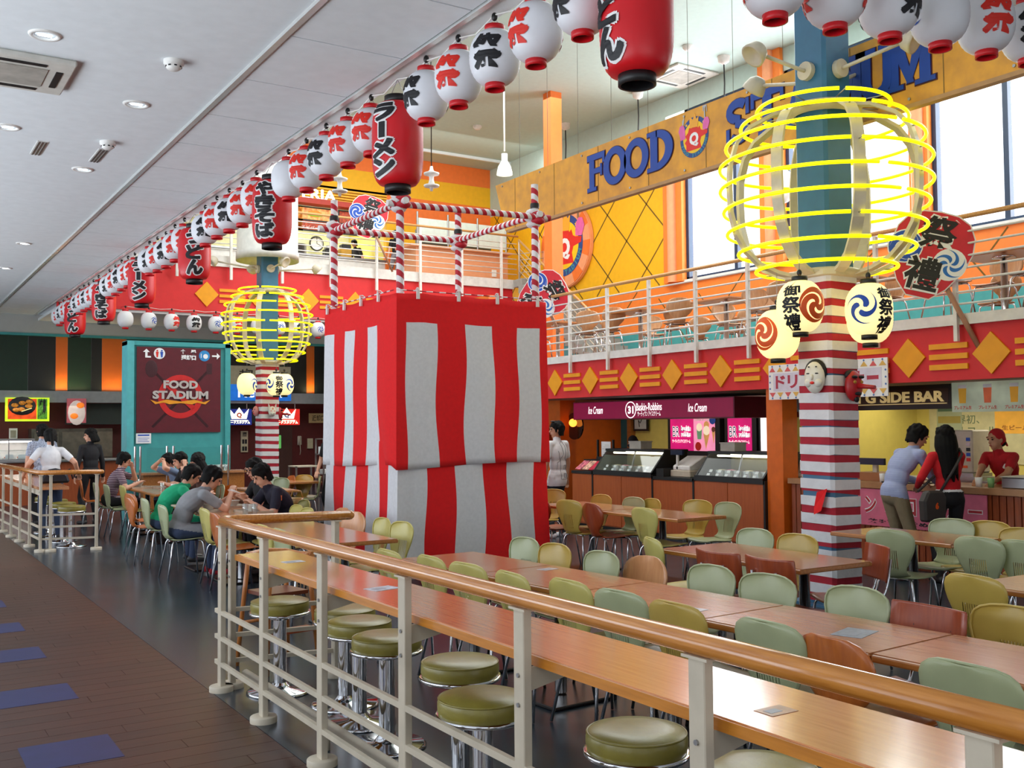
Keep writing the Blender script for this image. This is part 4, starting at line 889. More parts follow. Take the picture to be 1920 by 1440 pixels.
# letters with slab serifs: a blue face on a dark, slightly larger backing
def slab(mb, ch, cx, cz, w, h, m, grow, z0):
    fr = frame((XB, 0, 0), (0, -1, 0), (0, 0, 1)); fr = (fr[0]+fr[1]*cx+fr[2]*cz, fr[1], fr[2], fr[3]); g = grow
    cnt_ = [0]
    def zz_(): cnt_[0] += 1; return cnt_[0]*.0005
    def q(x0, y0, x1, y1): mb.box(x0*w-g, y0*h-g, z0, x1*w+g, y1*h+g, z0+.006+zz_(), m, fr)
    def pg(pts): 
        c = (sum(p[0] for p in pts)/len(pts), sum(p[1] for p in pts)/len(pts))
        mb.prism([(x*w+(g if x > c[0] else -g), y*h+(g if y > c[1] else -g)) for x, y in pts], .006+zz_(), fr, m, z0)
    st = .24
    if ch == 'F': q(-.36, -.5, -.10, .5); q(-.48, -.5, .02, -.40); q(-.48, .34, .46, .5); q(-.2, -.04, .3, .1); q(.34, .2, .46, .4); q(.22, -.12, .32, .18)
    if ch == 'O': 
        n = 36; o = []; 
        vs = []
        for i in range(n):
            a = 2*pi*i/n
            for rx, ry in ((.5*w+g, .5*h+g), (.25*w-g, .31*h-g)):
                for zz in (z0, z0+.008): vs.append(fr[0]+fr[1]*(rx*cos(a))+fr[2]*(ry*sin(a))+fr[3]*zz)
        fs = []
        for i in range(n):
            j = (i+1) % n; fs += [(i*4+1, i*4+3, j*4+3, j*4+1)[::-1], (i*4, j*4, j*4+1, i*4+1), (i*4+2, i*4+3, j*4+3, j*4+2)]
        mb.add(vs, fs, m)
    if ch == 'D':
        q(-.36, -.5, -.10, .5); q(-.48, -.5, -.2, -.40); q(-.48, .40, -.2, .5); n = 18; vs = []; fs = []
        for i in range(n+1):
            a = -pi/2+pi*i/n
            for rx, ry in ((.60*w+g, .5*h+g), (.33*w-g, .33*h-g)):
                for zz in (z0, z0+.008): vs.append(fr[0]+fr[1]*(-.14*w+rx*cos(a))+fr[2]*(ry*sin(a))+fr[3]*zz)
        for i in range(n):
            j = i+1; fs += [(i*4+1, i*4+3, j*4+3, j*4+1)[::-1], (i*4, j*4, j*4+1, i*4+1), (i*4+2, i*4+3, j*4+3, j*4+2)]
        mb.add(vs, fs, m); q(-.3, .34, -.1, .5); q(-.3, -.5, -.1, -.34)
    if ch == 'T': q(-.14, -.5, .14, .5); q(-.28, -.5, .28, -.40); q(-.5, .34, .5, .5); q(-.5, .16, -.4, .4); q(.4, .16, .5, .4)
    if ch == 'A': pg([(-.42, -.5), (-.2, -.5), (.06, .5), (-.1, .5)]); pg([(.14, -.5), (.42, -.5), (.1, .5), (-.1, .5)]); q(-.25, -.24, .22, -.1); q(-.52, -.5, -.1, -.41); q(.06, -.5, .52, -.41)
    if ch == 'I': q(-.28, -.5, .28, .5); q(-.5, -.5, .5, -.40); q(-.5, .40, .5, .5)
    if ch == 'U':
        q(-.38, -.2, -.14, .5); q(.16, -.2, .36, .5); q(-.5, .40, -.02, .5); q(.06, .40, .48, .5)
        P0 = [(-.38, -.18), (-.36, -.34), (-.22, -.47), (0, -.5), (.22, -.47), (.33, -.34), (.36, -.18), (.16, -.18), (.12, -.28), (0, -.34), (-.1, -.28), (-.14, -.18)]
        mb.prism([(x*w, y*h-(g if y < -.3 else 0)) for x, y in P0], .008, fr, m, z0)
    if ch == 'M': q(-.42, -.5, -.22, .5); q(.22, -.5, .44, .5); pg([(-.42, .5), (-.16, .5), (.10, -.42), (-.04, -.42)]); pg([(.16, .5), (.42, .5), (.04, -.42), (-.06, -.42)]); q(-.52, -.5, -.12, -.41); q(.12, -.5, .54, -.41); q(-.52, .41, -.2, .5); q(.2, .41, .54, .5)
    if ch == 'S':
        pts = []; 
        C1 = [(.28+0*i, 0) for i in range(1)]
        path = []
        for i in range(12): a = R(35)+R(235)*i/11; path.append((.30*cos(a), .245+.18*sin(a)))
        for i in range(12): a = R(90)-R(235)*i/11; path.append((.30*cos(a), -.235+.18*sin(a)))
        lft = []; rgt = []
        for i, p in enumerate(path):
            p0 = path[max(0, i-1)]; p1 = path[min(len(path)-1, i+1)]; dx, dy = (p1[0]-p0[0])*w, (p1[1]-p0[1])*h; L = hypot(dx, dy) or 1; tx = (.115*w if True else 0)+g
            lft.append((p[0]*w-dy/L*tx, p[1]*h+dx/L*tx)); rgt.append((p[0]*w+dy/L*tx, p[1]*h-dx/L*tx))
        vs = []; fs = []
        for a, b in zip(lft, rgt):
            for x, y in (a, b): vs += [fr[0]+fr[1]*x+fr[2]*y+fr[3]*z0, fr[0]+fr[1]*x+fr[2]*y+fr[3]*(z0+.008)]
        for i in range(len(path)-1): j = i+1; fs += [(i*4+1, i*4+3, j*4+3, j*4+1), (i*4, j*4, j*4+1, i*4+1), (i*4+2, i*4+3, j*4+3, j*4+2)]
        mb.add(vs, fs, m); q(.28, .12, .40, .48); q(-.42, -.48, -.30, -.12)
LB = mat('banner_blue', '12409c', .5, noise=.03); LR = mat('letter_edge', '4a1420', .5)
cz = (ZB0+ZB1)/2+.03
def letter(ch, y, w): 
    m = MB(); slab(m, ch, -y, cz, w, .48, 0, .010, .0); slab(m, ch, -y, cz, w, .48, 1, 0., .009); m.build('letter', [LR, LB], bt)
yF = at(1133, 315, X=XB).y; yD = at(1240, 270, X=XB).y
for ch, px, py, w in (('F', 1119, 312, .40), ('O', 1154, 302, .47), ('O', 1194, 288, .47), ('D', 1239, 272, .50), ('S', 1385, 232, .42), ('T', 1440, 215, .46), ('A', 1502, 190, .50), ('D', 1566, 170, .48), ('I', 1607, 155, .22), ('U', 1645, 145, .46), ('M', 1706, 125, .50)):
    letter(ch, at(px, py, X=XB).y, w)
# ---- round emblem with crown, Q, fists and ring lettering
PINK = mat('emblem_pink', 'e868b0', .5); GOLD = mat('emblem_gold', 'f0a830', .5, noise=.02); EYEL = mat('emblem_yellow', 'f8c818', .5); ERED = mat('emblem_body_red', 'e4261c', .5); ENAVY = mat('emblem_navy', '24468c', .5); ECY = mat('emblem_lettering', '3a8a9c', .5)
def emblem(parent, fr, s):
    T = lambda pts: [(x*s, y*s) for x, y in pts]; e = .0006*s/.25+.001
    m = MB(); m.prism(T(circle(1, 36)), e, fr); m.build('emblem_disc', ENAVY, parent)
    m = MB(); m.prism(T(circle(.78, 32)), e, fr, 0, e); m.build('emblem_field', EYEL, parent)
    body = [(-.55, -.62), (.5, -.62), (.42, -.3), (.5, -.1), (.92, -.02), (.95, .16), (.6, .2), (.48, .26), (.4, .46), (.28, .38), (.2, .62), (.06, .46), (-.06, .62), (-.16, .46), (-.34, .52), (-.42, .3), (-.62, .16), (-.5, -.02), (-.66, -.16), (-.56, -.3)]
    m = MB(); m.prism(T(body), e, fr, 0, 2*e); m.build('emblem_body', ERED, parent)
    m = MB(); m.text('Q', .75*s, fr_off(fr, 0, -.12*s), 0, 3.2*e, .04*s, .001); m.build('letter', WINK, parent)
    m = MB(); m.prism(T([(-.28, .58), (.28, .52), (.36, .98), (.2, .84), (.08, 1.16), (-.06, .86), (-.26, 1.06), (-.3, .88)]), e, fr, 0, 3*e); m.prism(T([(-.3, .5), (.28, .44), (.28, .56), (-.3, .62)]), e, fr, 0, 3.3*e); m.build('crown', GOLD, parent)
    for sx in (-1, 1):
        m = MB(); m.prism(T([(sx*.62, .05 if sx < 0 else .22), (sx*.95, .02 if sx < 0 else .18), (sx*1.02, .3), (sx*1.1, .5), (sx*1.0, .74), (sx*.8, .78), (sx*.66, .62), (sx*.62, .36)]), e, fr, 0, 3*e); m.build('fist', PINK, parent)
        m = MB()
        if sx > 0:
            m.prism(T([(.72, .76), (.8, .74), (.78, 1.2), (.86, 1.34), (.88, 1.02), (.92, 1.02), (.9, 1.36), (.62, 1.36), (.64, 1.1), (.68, 1.1), (.68, 1.34), (.72, 1.2)]), e, fr, 0, 2*e)
        else: m.prism(T([(-.82, .74), (-.74, .76), (-.66, 1.14), (-.84, .98)]), e, fr, 0, 2*e)
        m.build('cutlery', STEEL, parent)
    m = MB()
    for i, ch in enumerate('FOOD STADIUM'):
        a = R(-160)+R(140)*i/11
        if ch == ' ': continue
        u = fr[1]*(-sin(a))+fr[2]*cos(a); v = -(fr[1]*cos(a)+fr[2]*sin(a))
        m.text(ch, .22*s, (fr[0]+fr[1]*(.89*s*cos(a))+fr[2]*(.89*s*sin(a)), u, v, fr[3]), 0, 2*e, .012*s)
    m.build('ring_lettering', ECY, parent)
    m = MB()
    for a in (150, 128, 42, 24): m.prism([(p[0]+.88*s*cos(R(a)), p[1]+.88*s*sin(R(a))) for p in [(.09*s*(1 if i % 2 == 0 else .42)*sin(pi*i/5), .09*s*(1 if i % 2 == 0 else .42)*cos(pi*i/5)) for i in range(10)]], e, fr, 0, e)
    m.build('star', EYEL, parent)
def fr_off(fr, x, y): return (fr[0]+fr[1]*x+fr[2]*y, fr[1], fr[2], fr[3])
q = at(1302, 257, X=XB); emblem(bt, frame((XB-.002, q.y, q.z), (0, -1, 0), (0, 0, 1)), .235)
# round wall emblem on the yellow wall
q = at(1066, 461, X=XW); rr = abs(at(1055, 390, X=XW).z-at(1055, 537, X=XW).z)/2*1.05
t = thing('wall_emblem', 'big round wall emblem with red Q and crown on the yellow wall', 'sign', (XW-.1, q.y, q.z))
fe = frame((XW-.12, q.y, q.z), (0, -1, 0), (0, 0, 1))
MB().cyl((0, 0, 0), rr*1.02, -.1, 0, 40, 0, fe).build('disc', PEACH, t)
m = MB()
for k in range(16):
    a0, a1 = 2*pi*k/16, 2*pi*(k+1)/16
    m.prism([(rr*.74*cos(a0), rr*.74*sin(a0)), (rr*cos(a0), rr*sin(a0)), (rr*cos((a0+a1)/2), rr*sin((a0+a1)/2)), (rr*cos(a1), rr*sin(a1)), (rr*.74*cos(a1), rr*.74*sin(a1))], .015, fe, k % 2, .001)
m.build('ray_ring', [PEACH, ORANGE], t)
emblem(t, fr_off((fe[0]+fe[3]*.02, fe[1], fe[2], fe[3]), 0, 0), rr*.74)
# ================================================================ big festival fans
def fan(label, c, u, v, s, stick=1.0, sd=None):
    u = Vector(u).normalized(); v = Vector(v).normalized(); n = u.cross(v); fr = (Vector(c), u, v, n)
    t = thing('festival_fan', label, 'fan', c, 'big festival fans on the railings')
    out = [(-.16, -.60), (.16, -.60), (.34, -.42), (.5, -.12), (.56, .14), (.53, .36), (.42, .54), (.24, .63), (0, .65), (-.24, .63), (-.42, .54), (-.53, .36), (-.56, .14), (-.5, -.12), (-.34, -.42)]; T = lambda p, k=1.: [(x*s*k, y*s*k) for x, y in p]
    MB().prism(T(out, 1.03), .02, fr, 0, -.01).build('rim', WHITE, t); MB().prism(T(out), .024, fr, 0, -.012).build('leaf', mat('fan_red', 'd01830', .5), t)
    m = MB(); z = .014
    o2 = fr_off(fr, -.36*s, .08*s); m.prism(circle(.25*s, 24), .001, o2, 0, z); m.prism(circle(.232*s, 24), .001, o2, 1, z+.0006)
    for p in tomoe(3, .215*s, .2, .8): m.prism(p, .001, o2, 0, z+.0015)
    o3 = fr_off(fr, .30*s, -.06*s); m.prism(circle(.235*s, 24), .001, o3, 0, z)
    for p in tomoe(5, .22*s, .5): m.prism(p, .001, o3, 2, z+.0015)
    for dx, dz, ch in ((.04, .35, '祭'), (-.02, -.26, '禮')):
        o4 = fr_off(fr, dx*s, dz*s); m.text(ch, .50*s, o4, 0, z+.002, .036*s); m.text(ch, .50*s, o4, 3, z+.004, .014*s)
    m.build('lettering', [WINK, BINK, mat('fan_cyan', '1c6cc0', .5), INK], t)
    MB().tube([fr[0]+sd*(.25*s)-n*.035, fr[0]+sd*(.25*s+stick)-n*.035], .028, 10).build('handle', mat('bamboo_stick', 'a8785c', .5, noise=.1), t)
def fanat(label, c, b, tilt, s, stick=1.0):
    rg = Vector((cos(R(b)), -sin(R(b)), 0)); up = Vector((0, 0, 1)); a = R(tilt)
    fan(label, c, rg*cos(a)-up*sin(a), up*cos(a)+rg*sin(a), s, stick, (rg*.42-up*.9).normalized())
fanat('big red festival fan leaning on the right terrace railing by the near column', at(1742, 481, X=9.48), 58, 17, .725, 1.16)
fanat('red festival fan on the upper railing behind the tower top', at(690, 408, Y=23.9), 15, 15, .86, 1.3)
fanat('red festival fan half hidden behind the tower\'s right pole', at(1016, 556, X=9.56), 45, 62, .69, .5)
# ================================================================ upper and terrace railings
HRW = wood('terrace_handrail', 'c08a50', 'dca868', .4, (2, 20, 20), .2)
t = thing('terrace_railing', 'white steel railing with wooden handrail along the right terrace edge', 'railing', (9.68, 8.8, 2.5))
for k in range(12):
    y = 15.46-k*.9955
    MB().box(9.655, y-.021, 2.495, 9.70, y+.021, 3.767).build('post', WHITE, t)
for k in range(7): MB().tube([(9.68, 2.1, 2.885+k*.1254), (9.68, 15.5, 2.885+k*.1254)], .012, 8).build('rail_bar', WHITE, t)
MB().tube([(9.68, 2.1, 3.80), (9.68, 15.55, 3.80)], .026, 10).build('handrail', HRW, t)
t = thing('upper_railing', 'white steel railing with wooden handrail before the burger shop level', 'railing', (9.5, 24.1, 5.2))
for k in range(10):
    x = 4.77+k*1.271
    MB().box(x-.03, 24.02, 5.18, x+.03, 24.08, 6.95).build('post', WHITE, t)
for k in range(7): MB().tube([(3.6, 24.05, 5.9+k*.145), (15.45, 24.05, 5.9+k*.145)], .013, 8).build('rail_bar', WHITE, t)
MB().tube([(3.6, 24.05, 6.99), (15.5, 24.05, 6.99)], .03, 10).build('handrail', HRW, t)
t = thing('stair_railing', 'cream stair railing descending from the upper floor to the terrace', 'railing', (15.4, 23, 5.7))
A0, A1 = Vector((15.5, 24.0, 5.76)), Vector((14.4, 18.6, 2.77)); dv = (A1-A0)
for k in range(6): q = A0+dv*(k/5); MB().tube([q, q+Vector((0, 0, 1.1))], .022, 8).build('post', CREAM, t)
for k in range(5): MB().tube([A0+Vector((0, 0, .25+k*.16)), A1+Vector((0, 0, .25+k*.16))], .012, 6).build('rail_bar', CREAM, t)
MB().tube([A0+Vector((0, 0, 1.12)), A1+Vector((0, 0, 1.12))], .03, 8).build('handrail', HRW, t)
st = struct(thing('floor_stairs', None, None, (15.5, 21.5, 2.85)))
for k in range(14): q = A0+dv*(k/14); MB().box(q.x-.2, q.y-.45, q.z-.24, q.x+1.2, q.y, q.z-.03).build('step', mat('stair_grey', '9a9c98', .6), st)
t = thing('landing_railing', 'cream railing at the right end of the upper floor', 'railing', (15.5, 24, 5.7))
for x in (15.55, 16.0, 16.45): MB().tube([(x, 24.05, 5.4), (x, 24.05, 6.75)], .025, 8).build('post', CREAM, t)
for k in range(6): MB().tube([(15.5, 24.05, 5.6+k*.18), (16.5, 24.05, 5.75+k*.18)], .013, 6).build('rail_bar', CREAM, t)
# ================================================================ pendant lamps
LW = mat('pendant_white', 'eceae6', .4)
for p, l in ((at(809, 335, d=15.5), 'white double-disc pendant beside the big red ramen lantern'), (at(637, 345, d=15.5), 'white double-disc pendant half hidden behind the white lanterns')):
    t = thing('disc_pendant', l, 'pendant lamp', p, 'double-disc pendants')
    MB().lathe([(1e-6, -.19), (.02, -.19), (.03, -.14), (.05, -.13), (.115, -.125), (.12, -.1), (.05, -.085), (.035, -.02), (.035, .02), (.05, .05), (.115, .06), (.12, .085), (.05, .11), (.03, .13), (.02, .19), (1e-6, .19)], 24, p).build('discs', LW, t)
    MB().tube([p+Vector((0, 0, .19)), (p.x, p.y, 9.7)], .008, 5).build('suspension_wire', BLACK, t)
p = at(946, 312, d=24.0); t = thing('bell_pendant', 'white bell-shaped pendant lamp glowing above the banner\'s left end', 'pendant lamp', p)
MB().lathe([(.19, -.2), (.18, -.12), (.15, .0), (.09, .1), (.07, .14), (.07, .3), (1e-6, .3)], 24, p).build('shade', mat('bell_white', 'f4f2ea', .4, emit=.25), t); MB().lathe([(1e-6, -.18), (.17, -.18)], 20, p).build('glowing_face', mat('bell_lamp', 'fff6dc', .4, emit=4, noise=0), t)
MB().tube([p+Vector((0, 0, .36)), (p.x, p.y, 9.7)], .02, 6).build('rod', LW, t)
for i, (px, py) in enumerate(((1060, 232), (1196, 173), (1357, 106))):
    p = at(px, py, Z=9.7); t = thing('pendant_cable', f'dark cable hanging from a white cap on the high ceiling, {ordn[i]} from the left', 'pendant lamp', p, 'cables from the high ceiling')
    MB().lathe([(.14, 0), (.12, -.12), (.03, -.18), (1e-6, -.18)], 14, p).build('ceiling_cap', WHITE, t); MB().tube([p+Vector((0, 0, -.15)), p+Vector((.012, 0, -.6)), p+Vector((-.012, 0, -1.1)), p+Vector((0, 0, -1.5))], .016, 6).build('cable', BLACK, t)
    MB().lathe([(.2, -1.86), (.18, -1.75), (.1, -1.6), (.06, -1.5), (1e-6, -1.5)], 18, p).build('shade', LW, t)
t = thing('wall_speaker', 'white rounded wall speaker on the orange pilaster behind the globe', 'speaker', at(1470, 350, X=XW-.3)); p = at(1470, 350, X=XW-.3); MB().ell(p, .14, .26, .36, 14, 8).build('housing', LW, t); MB().tube([p, p+Vector((.3, 0, 0))], .04, 6).build('bracket', LW, t)
# ================================================================ ice cream shop
MAG = mat('lit_magenta', 'a00a48', .45, emit=.25, noise=.03); SGL = mat('lit_white_letters', 'ffffff')
XS = 10.8; fs_ = frame((XS-.001, 0, 0), (0, -1, 0), (0, 0, 1))
t = thing('ice_cream_sign', 'long magenta lit box sign of the ice cream shop', 'sign', (XS, 12.9, 1.73))
MB().box(XS, 10.9, 1.735, 12.2, 14.95, 2.05).build('light_box', mat('magenta_box', '7a1038', .4), t); MB().box(-14.93, 1.75, 0, -10.92, 2.035, .004, 0, fs_).build('face', MAG, t)
m = MB()
for y, s, w, h in ((at(1117, 770, X=XS).y, 'Ice Cream', .42, .13), (at(1308, 764, X=XS).y, 'Ice Cream', .42, .13)): m.text(s, .2, fr_off(fs_, -y, 1.90), 0, .006, .001, fit=(w, h), shear=.25)
y = at(1217, 763, X=XS).y; m.text('Baskin-Robbins', .2, fr_off(fs_, -y, 1.935), 0, .006, .001, fit=(.64, .125)); m.text('サーティワン アイスクリーム', .2, fr_off(fs_, -y, 1.82), 0, .006, .0, fit=(.58, .085))
y = at(1183, 769, X=XS).y; m.text('31', .2, fr_off(fs_, -y, 1.89), 0, .006, .008, fit=(.15, .13)); ring(m, .125, .14, fr_off(fs_, -y, 1.89), 0, .006, .002, 28); m.build('lettering', SGL, t)
CNT = wood('counter_front_wood', 'a8501e', 'b85c26', .45, (20, 20, 1.2), .1)
XC = 9.75
def counter_unit(label, y0, y1, top):
    t = thing('shop_counter', label, 'counter', (XC+.4, (y0+y1)/2, 0)); n = max(1, round((y1-y0)/.8))
    MB().box(XC+.03, y0, .06, XC+.8, y1, top).build('body', CNT, t)
    for k in range(n): a = y0+(y1-y0)*k/n; MB().box(XC+.01, a+.006, .08, XC+.03, a+(y1-y0)/n-.006, top-.01).build('front_panel', CNT, t)
    MB().box(XC, y0-.01, top, XC+.85, y1+.01, top+.045).build('top_edge', BLACK, t); MB().box(XC+.05, y0, 0, XC+.75, y1, .06).build('plinth', BLACK, t)
    MB().box(XC, y0-.02, 0, XC+.1, y0+.012, top+.045).build('end_strip', BLACK, t)
def YX(px, py): return at(px, py, X=XC).y
ya, yb, yc, yd, ye = YX(1072, 900), YX(1110, 900), YX(1222, 900), YX(1299, 910), YX(1437, 915)
counter_unit('red-brown counter unit under the low ice cream display, far left', yb, ya, .86)
counter_unit('red-brown counter unit under the left glass ice cream case', yc, yb, .86)
counter_unit('red-brown counter unit below the cash register', yd, yc, .84)
ye = max(ye, 9.34); counter_unit('red-brown counter unit under the right glass ice cream case', ye, yd, .86)
TUBE = mat('ice_case_tube', 'fff4d8', .5, emit=4, noise=0)
def ice_case(label, y0, y1):
    t = thing('ice_cream_case', label, 'display case', (XC+.4, (y0+y1)/2, .905)); z0, z1 = .905, 1.23
    prof = [(XC+.02, z0), (XC+.02, z0+.03), (XC+.28, z1), (XC+.72, z1), (XC+.72, z0)]
    for y in (y0, y1-.03): MB().prism([(x, z) for x, z in prof], .03, (Vector((0, y+.03, 0)), Vector((1, 0, 0)), Vector((0, 0, 1)), Vector((0, -1, 0)))).build('end_frame', BLACK if y == y0 else BLACK, t)
    MB().box(XC+.26, y0, z1, XC+.74, y1, z1+.035).build('top', BLACK, t); MB().box(XC+.0, y0, z0, XC+.08, y1, z0+.03).build('front_rail', BLACK, t)
    v = [(XC+.03, y0+.03, z0+.03), (XC+.03, y1-.03, z0+.03), (XC+.27, y1-.03, z1-.005), (XC+.27, y0+.03, z1-.005)]; v2 = [(x+.006, y, z) for x, y, z in v]
    MB().add(v+v2, [(0, 1, 2, 3), (7, 6, 5, 4), (0, 4, 5, 1), (1, 5, 6, 2), (2, 6, 7, 3), (3, 7, 4, 0)]).build('pane', GLASS2, t)
    for k in range(2): MB().tube([(XC+.34+k*.25, y0+.12, z1-.03), (XC+.34+k*.25, y1-.12, z1-.03)], .014, 8).build('light_tube', TUBE, t)
    MB().box(XC+.68, y0+.03, z0, XC+.72, y1-.03, z1).build('back_panel', mat('case_back', '8c8460', .5), t)
    MB().bar((XC+.2, (y0+y1)/2, z0), (XC+.3, (y0+y1)/2, z1), .02, .02).build('centre_post', STEEL, t)
    cols = ['c8862c', '5a1c22', 'e8d8b0', '6a3018', 'd87c98', 'c0b48c', '8c4a2c', 'd8c88c']
    n = 6
    for k in range(n):
        y = y0+.12+(y1-y0-.24)*(k+.5)/n
        f = thing('ice_cream_tub', f'ice cream tub with price card in the {label.split(" glass")[0].split()[-1]} glass case, {ordn[k]} from the far end' if False else f'tub of ice cream in the {"left" if "left" in label else "right"} case, {ordn[n-1-k]} from the left', 'ice cream tub', (XC+.3, y, z0), 'ice cream tubs in the glass cases')
        MB().lathe([(.09, 0), (.1, .1), (.095, .1), (.085, .05), (1e-6, .05)], 16, (XC+.33, y, z0)).build('tub', STEEL, f); MB().ell((XC+.33, y, z0+.08), .088, .088, .03, 12, 6).build('ice_cream', mat('ice_%d' % (k % 8), cols[k % 8], .7, noise=.12, ns=30), f)
        m = MB()
        for j in range(2): m.box(-.028, -.02, 0, .028, .02, .004, 0, (Vector((XC+.1+j*.05, y+.03, z0+.04+j*.05)), Vector((0, -1, 0)), Vector((.5, 0, .86)).normalized(), Vector((-.86, 0, .5)).normalized()))
        m.build('price_card', WINK, f)
ice_case('lit glass ice cream case, left one with slanted front', yc+.02, yb-.02); ice_case('lit glass ice cream case, right one with slanted front', ye+.02, yd-.03)
t = thing('cake_display', 'low slanted display with pink cake pictures left of the glass cases', 'display case', (XC+.3, (ya+yb)/2, .905))
MB().box(XC+.25, yb, .905, XC+.6, ya, 1.08).build('body', BLACK, t)
w = (ya-yb)/3
for k in range(3): MB().box(0.01, 0.01, 0, w-.01, .24, .01, 0, (Vector((XC+.06, ya-k*w, .915)), Vector((0, -1, 0)), Vector((.82, 0, .57)).normalized(), Vector((-.57, 0, .82)).normalized())).build('cake_picture', [mat('pic_pink', 'd87080', .5, noise=.4, ns=22, emit=.3), mat('pic_cream', 'dca890', .5, noise=.4, ns=26, emit=.3), mat('pic_red', 'c01c3c', .5, noise=.2, ns=16, emit=.3)][k], t)
t = thing('counter_frame', 'black stand with white price list left of the ice cream case', 'stand', (XC+.5, (ya+yb)/2, 1.08)); y0, y1 = yb+.02, ya-.12
for y in (y0, y1): MB().box(XC+.45, y, 1.08, XC+.48, y+.03, 1.4).build('post', BLACK, t)
MB().box(XC+.44, y0, 1.08, XC+.5, y1+.03, 1.12).build('base', BLACK, t); MB().box(XC+.44, y0+.06, 1.13, XC+.45, y0+.3, 1.37).build('price_list', WINK, t)
m = MB(); [m.box(XC+.436, y0+.09, 1.16+k*.03, XC+.44, y0+.27-.03*(k % 3), 1.165+k*.03) for k in range(6)]; m.build('print', mat('print_grey', 'a8a294'), t)
ym = (yc+yd)/2
t = thing('cash_register', 'white cash register between the two ice cream cases', 'register', (XC+.4, ym, .885)); MB().box(XC+.15, ym-.22, .885, XC+.6, ym+.2, .98).build('drawer', CREAM, t, .01)
MB().prism([(0, 0), (.42, 0), (.42, .2), (.28, .2), (0, .06)], .36, (Vector((XC+.17, ym+.17, .98)), Vector((1, 0, 0)), Vector((0, 0, 1)), Vector((0, -1, 0)))).build('keyboard_body', WHITE, t, .012); MB().box(XC+.16, ym-.05, 1.2, XC+.2, ym+.2, 1.27).build('customer_display', mat('display_navy', '16203c', .3), t); MB().box(XC+.17, ym+.06, .98, XC+.2, ym+.09, 1.2).build('display_post', WHITE, t)
MB().box(XC+.02, ym+.2, .885, XC+.3, ym+.36, 1.0).build('card_reader', BLACK, t)
for y, l in ((yb-.62, 'small grey paper box on top of the left ice cream case'), (yd-.3, 'small grey paper box on top of the right ice cream case')):
    tt = thing('paper_box', l, 'box', (XC+.5, y, 1.265)); MB().box(XC+.38, y-.14, 1.265, XC+.6, y+.14, 1.37).build('box_body', mat('box_grey', 'b4b2a8', .6), tt); MB().box(XC+.37, y-.15, 1.37, XC+.61, y+.15, 1.385).build('lid', mat('box_grey', 'b4b2a8'), tt)
XM = 12.9; fm = frame((XM, 0, 0), (0, -1, 0), (0, 0, 1))
def lightbox(label, pxl, pxr, pic, full):
    y1, y0 = at(pxl, 800, X=XM).y, at(pxr, 800, X=XM).y; z0, z1 = 1.15, 1.82
    t = thing('menu_light_box', label, 'light box', (XM, (y0+y1)/2, z0)); MB().box(XM, y0-.1, z0-.1, XM+.3, y1+.06, z1+.1).build('case', BLACK, t)
    ys = y0+(y1-y0)*(.47 if pic else 0)
    MB().box(-y1+.02, z0, 0, -ys-.005, z1, .006, 0, fm).build('face', MAGL, t)
    cy = (y1+ys)/2; m = MB(); m.text('BR', .3, fr_off(fm, -cy-.14, (z0+z1)/2+.02), 0, .012, .014, fit=(.2, .2)); m.text('BR', .3, fr_off(fm, -cy-.14, (z0+z1)/2+.02), 1, .014, .0, fit=(.185, .185))
    for i, s in enumerate(('baskin', 'robbins')): m.text(s, .14, fr_off(fm, -cy+.13, (z0+z1)/2+.08-i*.11), 0, .012, .012, fit=(.27, .1)); m.text(s, .14, fr_off(fm, -cy+.13, (z0+z1)/2+.08-i*.11), 1, .014, .0, fit=(.26, .095))
    m.text('サーティワンアイスクリーム', .1, fr_off(fm, -cy, (z0+z1)/2-.16), 0, .012, .003, fit=(.5, .07)); m.build('lettering', [mat('lit_pale', 'fff4f4', .5, emit=.9, noise=0), mat('br_navy', '202c6c', .5)], t)
    if pic:
        MB().box(-ys+.005, z0, 0, -y0-.02, z1, .006, 0, fm).build('picture_face', mat('lit_rose', 'e88cb0', .5, emit=.7, noise=.06), t); cp = (y0+ys)/2; m = MB()
        m.text('Cone & Cup', .1, fr_off(fm, -cp-.05, z1-.1), 0, .01, .004, fit=(.4, .07)); f2 = fr_off(fm, -cp, (z0+z1)/2)
        m.prism([(-.2, .06), (-.06, .06), (-.08, -.12), (-.18, -.12)], .002, f2, 2, .008); m.prism(circle(.075, 14, (-.13, .1)), .002, f2, 3, .009); m.prism([(-.02, -.02), (.14, -.02), (.04, -.3)], .002, f2, 4, .008); m.prism(circle(.085, 16, (.06, .04)), .002, f2, 3, .01); m.prism(circle(.07, 14, (.06, .14)), .002, f2, 4, .009)
        m.prism([(.2, .02), (.28, .02), (.24, -.2)], .002, f2, 4, .008); m.prism(circle(.05, 12, (.24, .06)), .002, f2, 5, .009)
        m.prism(circle(.08, 18, (.22, .23)), .002, f2, 1, .011); m.prism(circle(.08, 18, (-.16, -.25)), .002, f2, 6, .011); m.build('picture', [WINK, BINK, mat('cup_green', '6aa078', .5, emit=.3), mat('scoop_cream', 'f0e0c0', .5, emit=.5), mat('cone_tan', 'd09858', .5, emit=.4), mat('scoop_brown', '6a3420', .5, emit=.2), RINK], t)
MAGL = mat('lit_magenta_bright', 'c8146c', .4, emit=.7, noise=.12, ns=2)
lightbox('wide magenta light box with ice cream cone picture above the cash register', 1256, 1342, True, 0); lightbox('narrower magenta light box above the right ice cream case', 1363, 1410, False, 0)
t = thing('menu_light_box', 'sliver of a third light box cut off by the orange pillar', 'light box', (XM, 12.3, 1.15)); MB().box(XM, 11.9, 1.05, XM+.3, 12.45, 1.92).build('case', BLACK, t); MB().box(-12.4, 1.15, 0, -11.95, 1.82, .006, 0, fm).build('face', mat('lit_pale', 'fff4f4'), t)
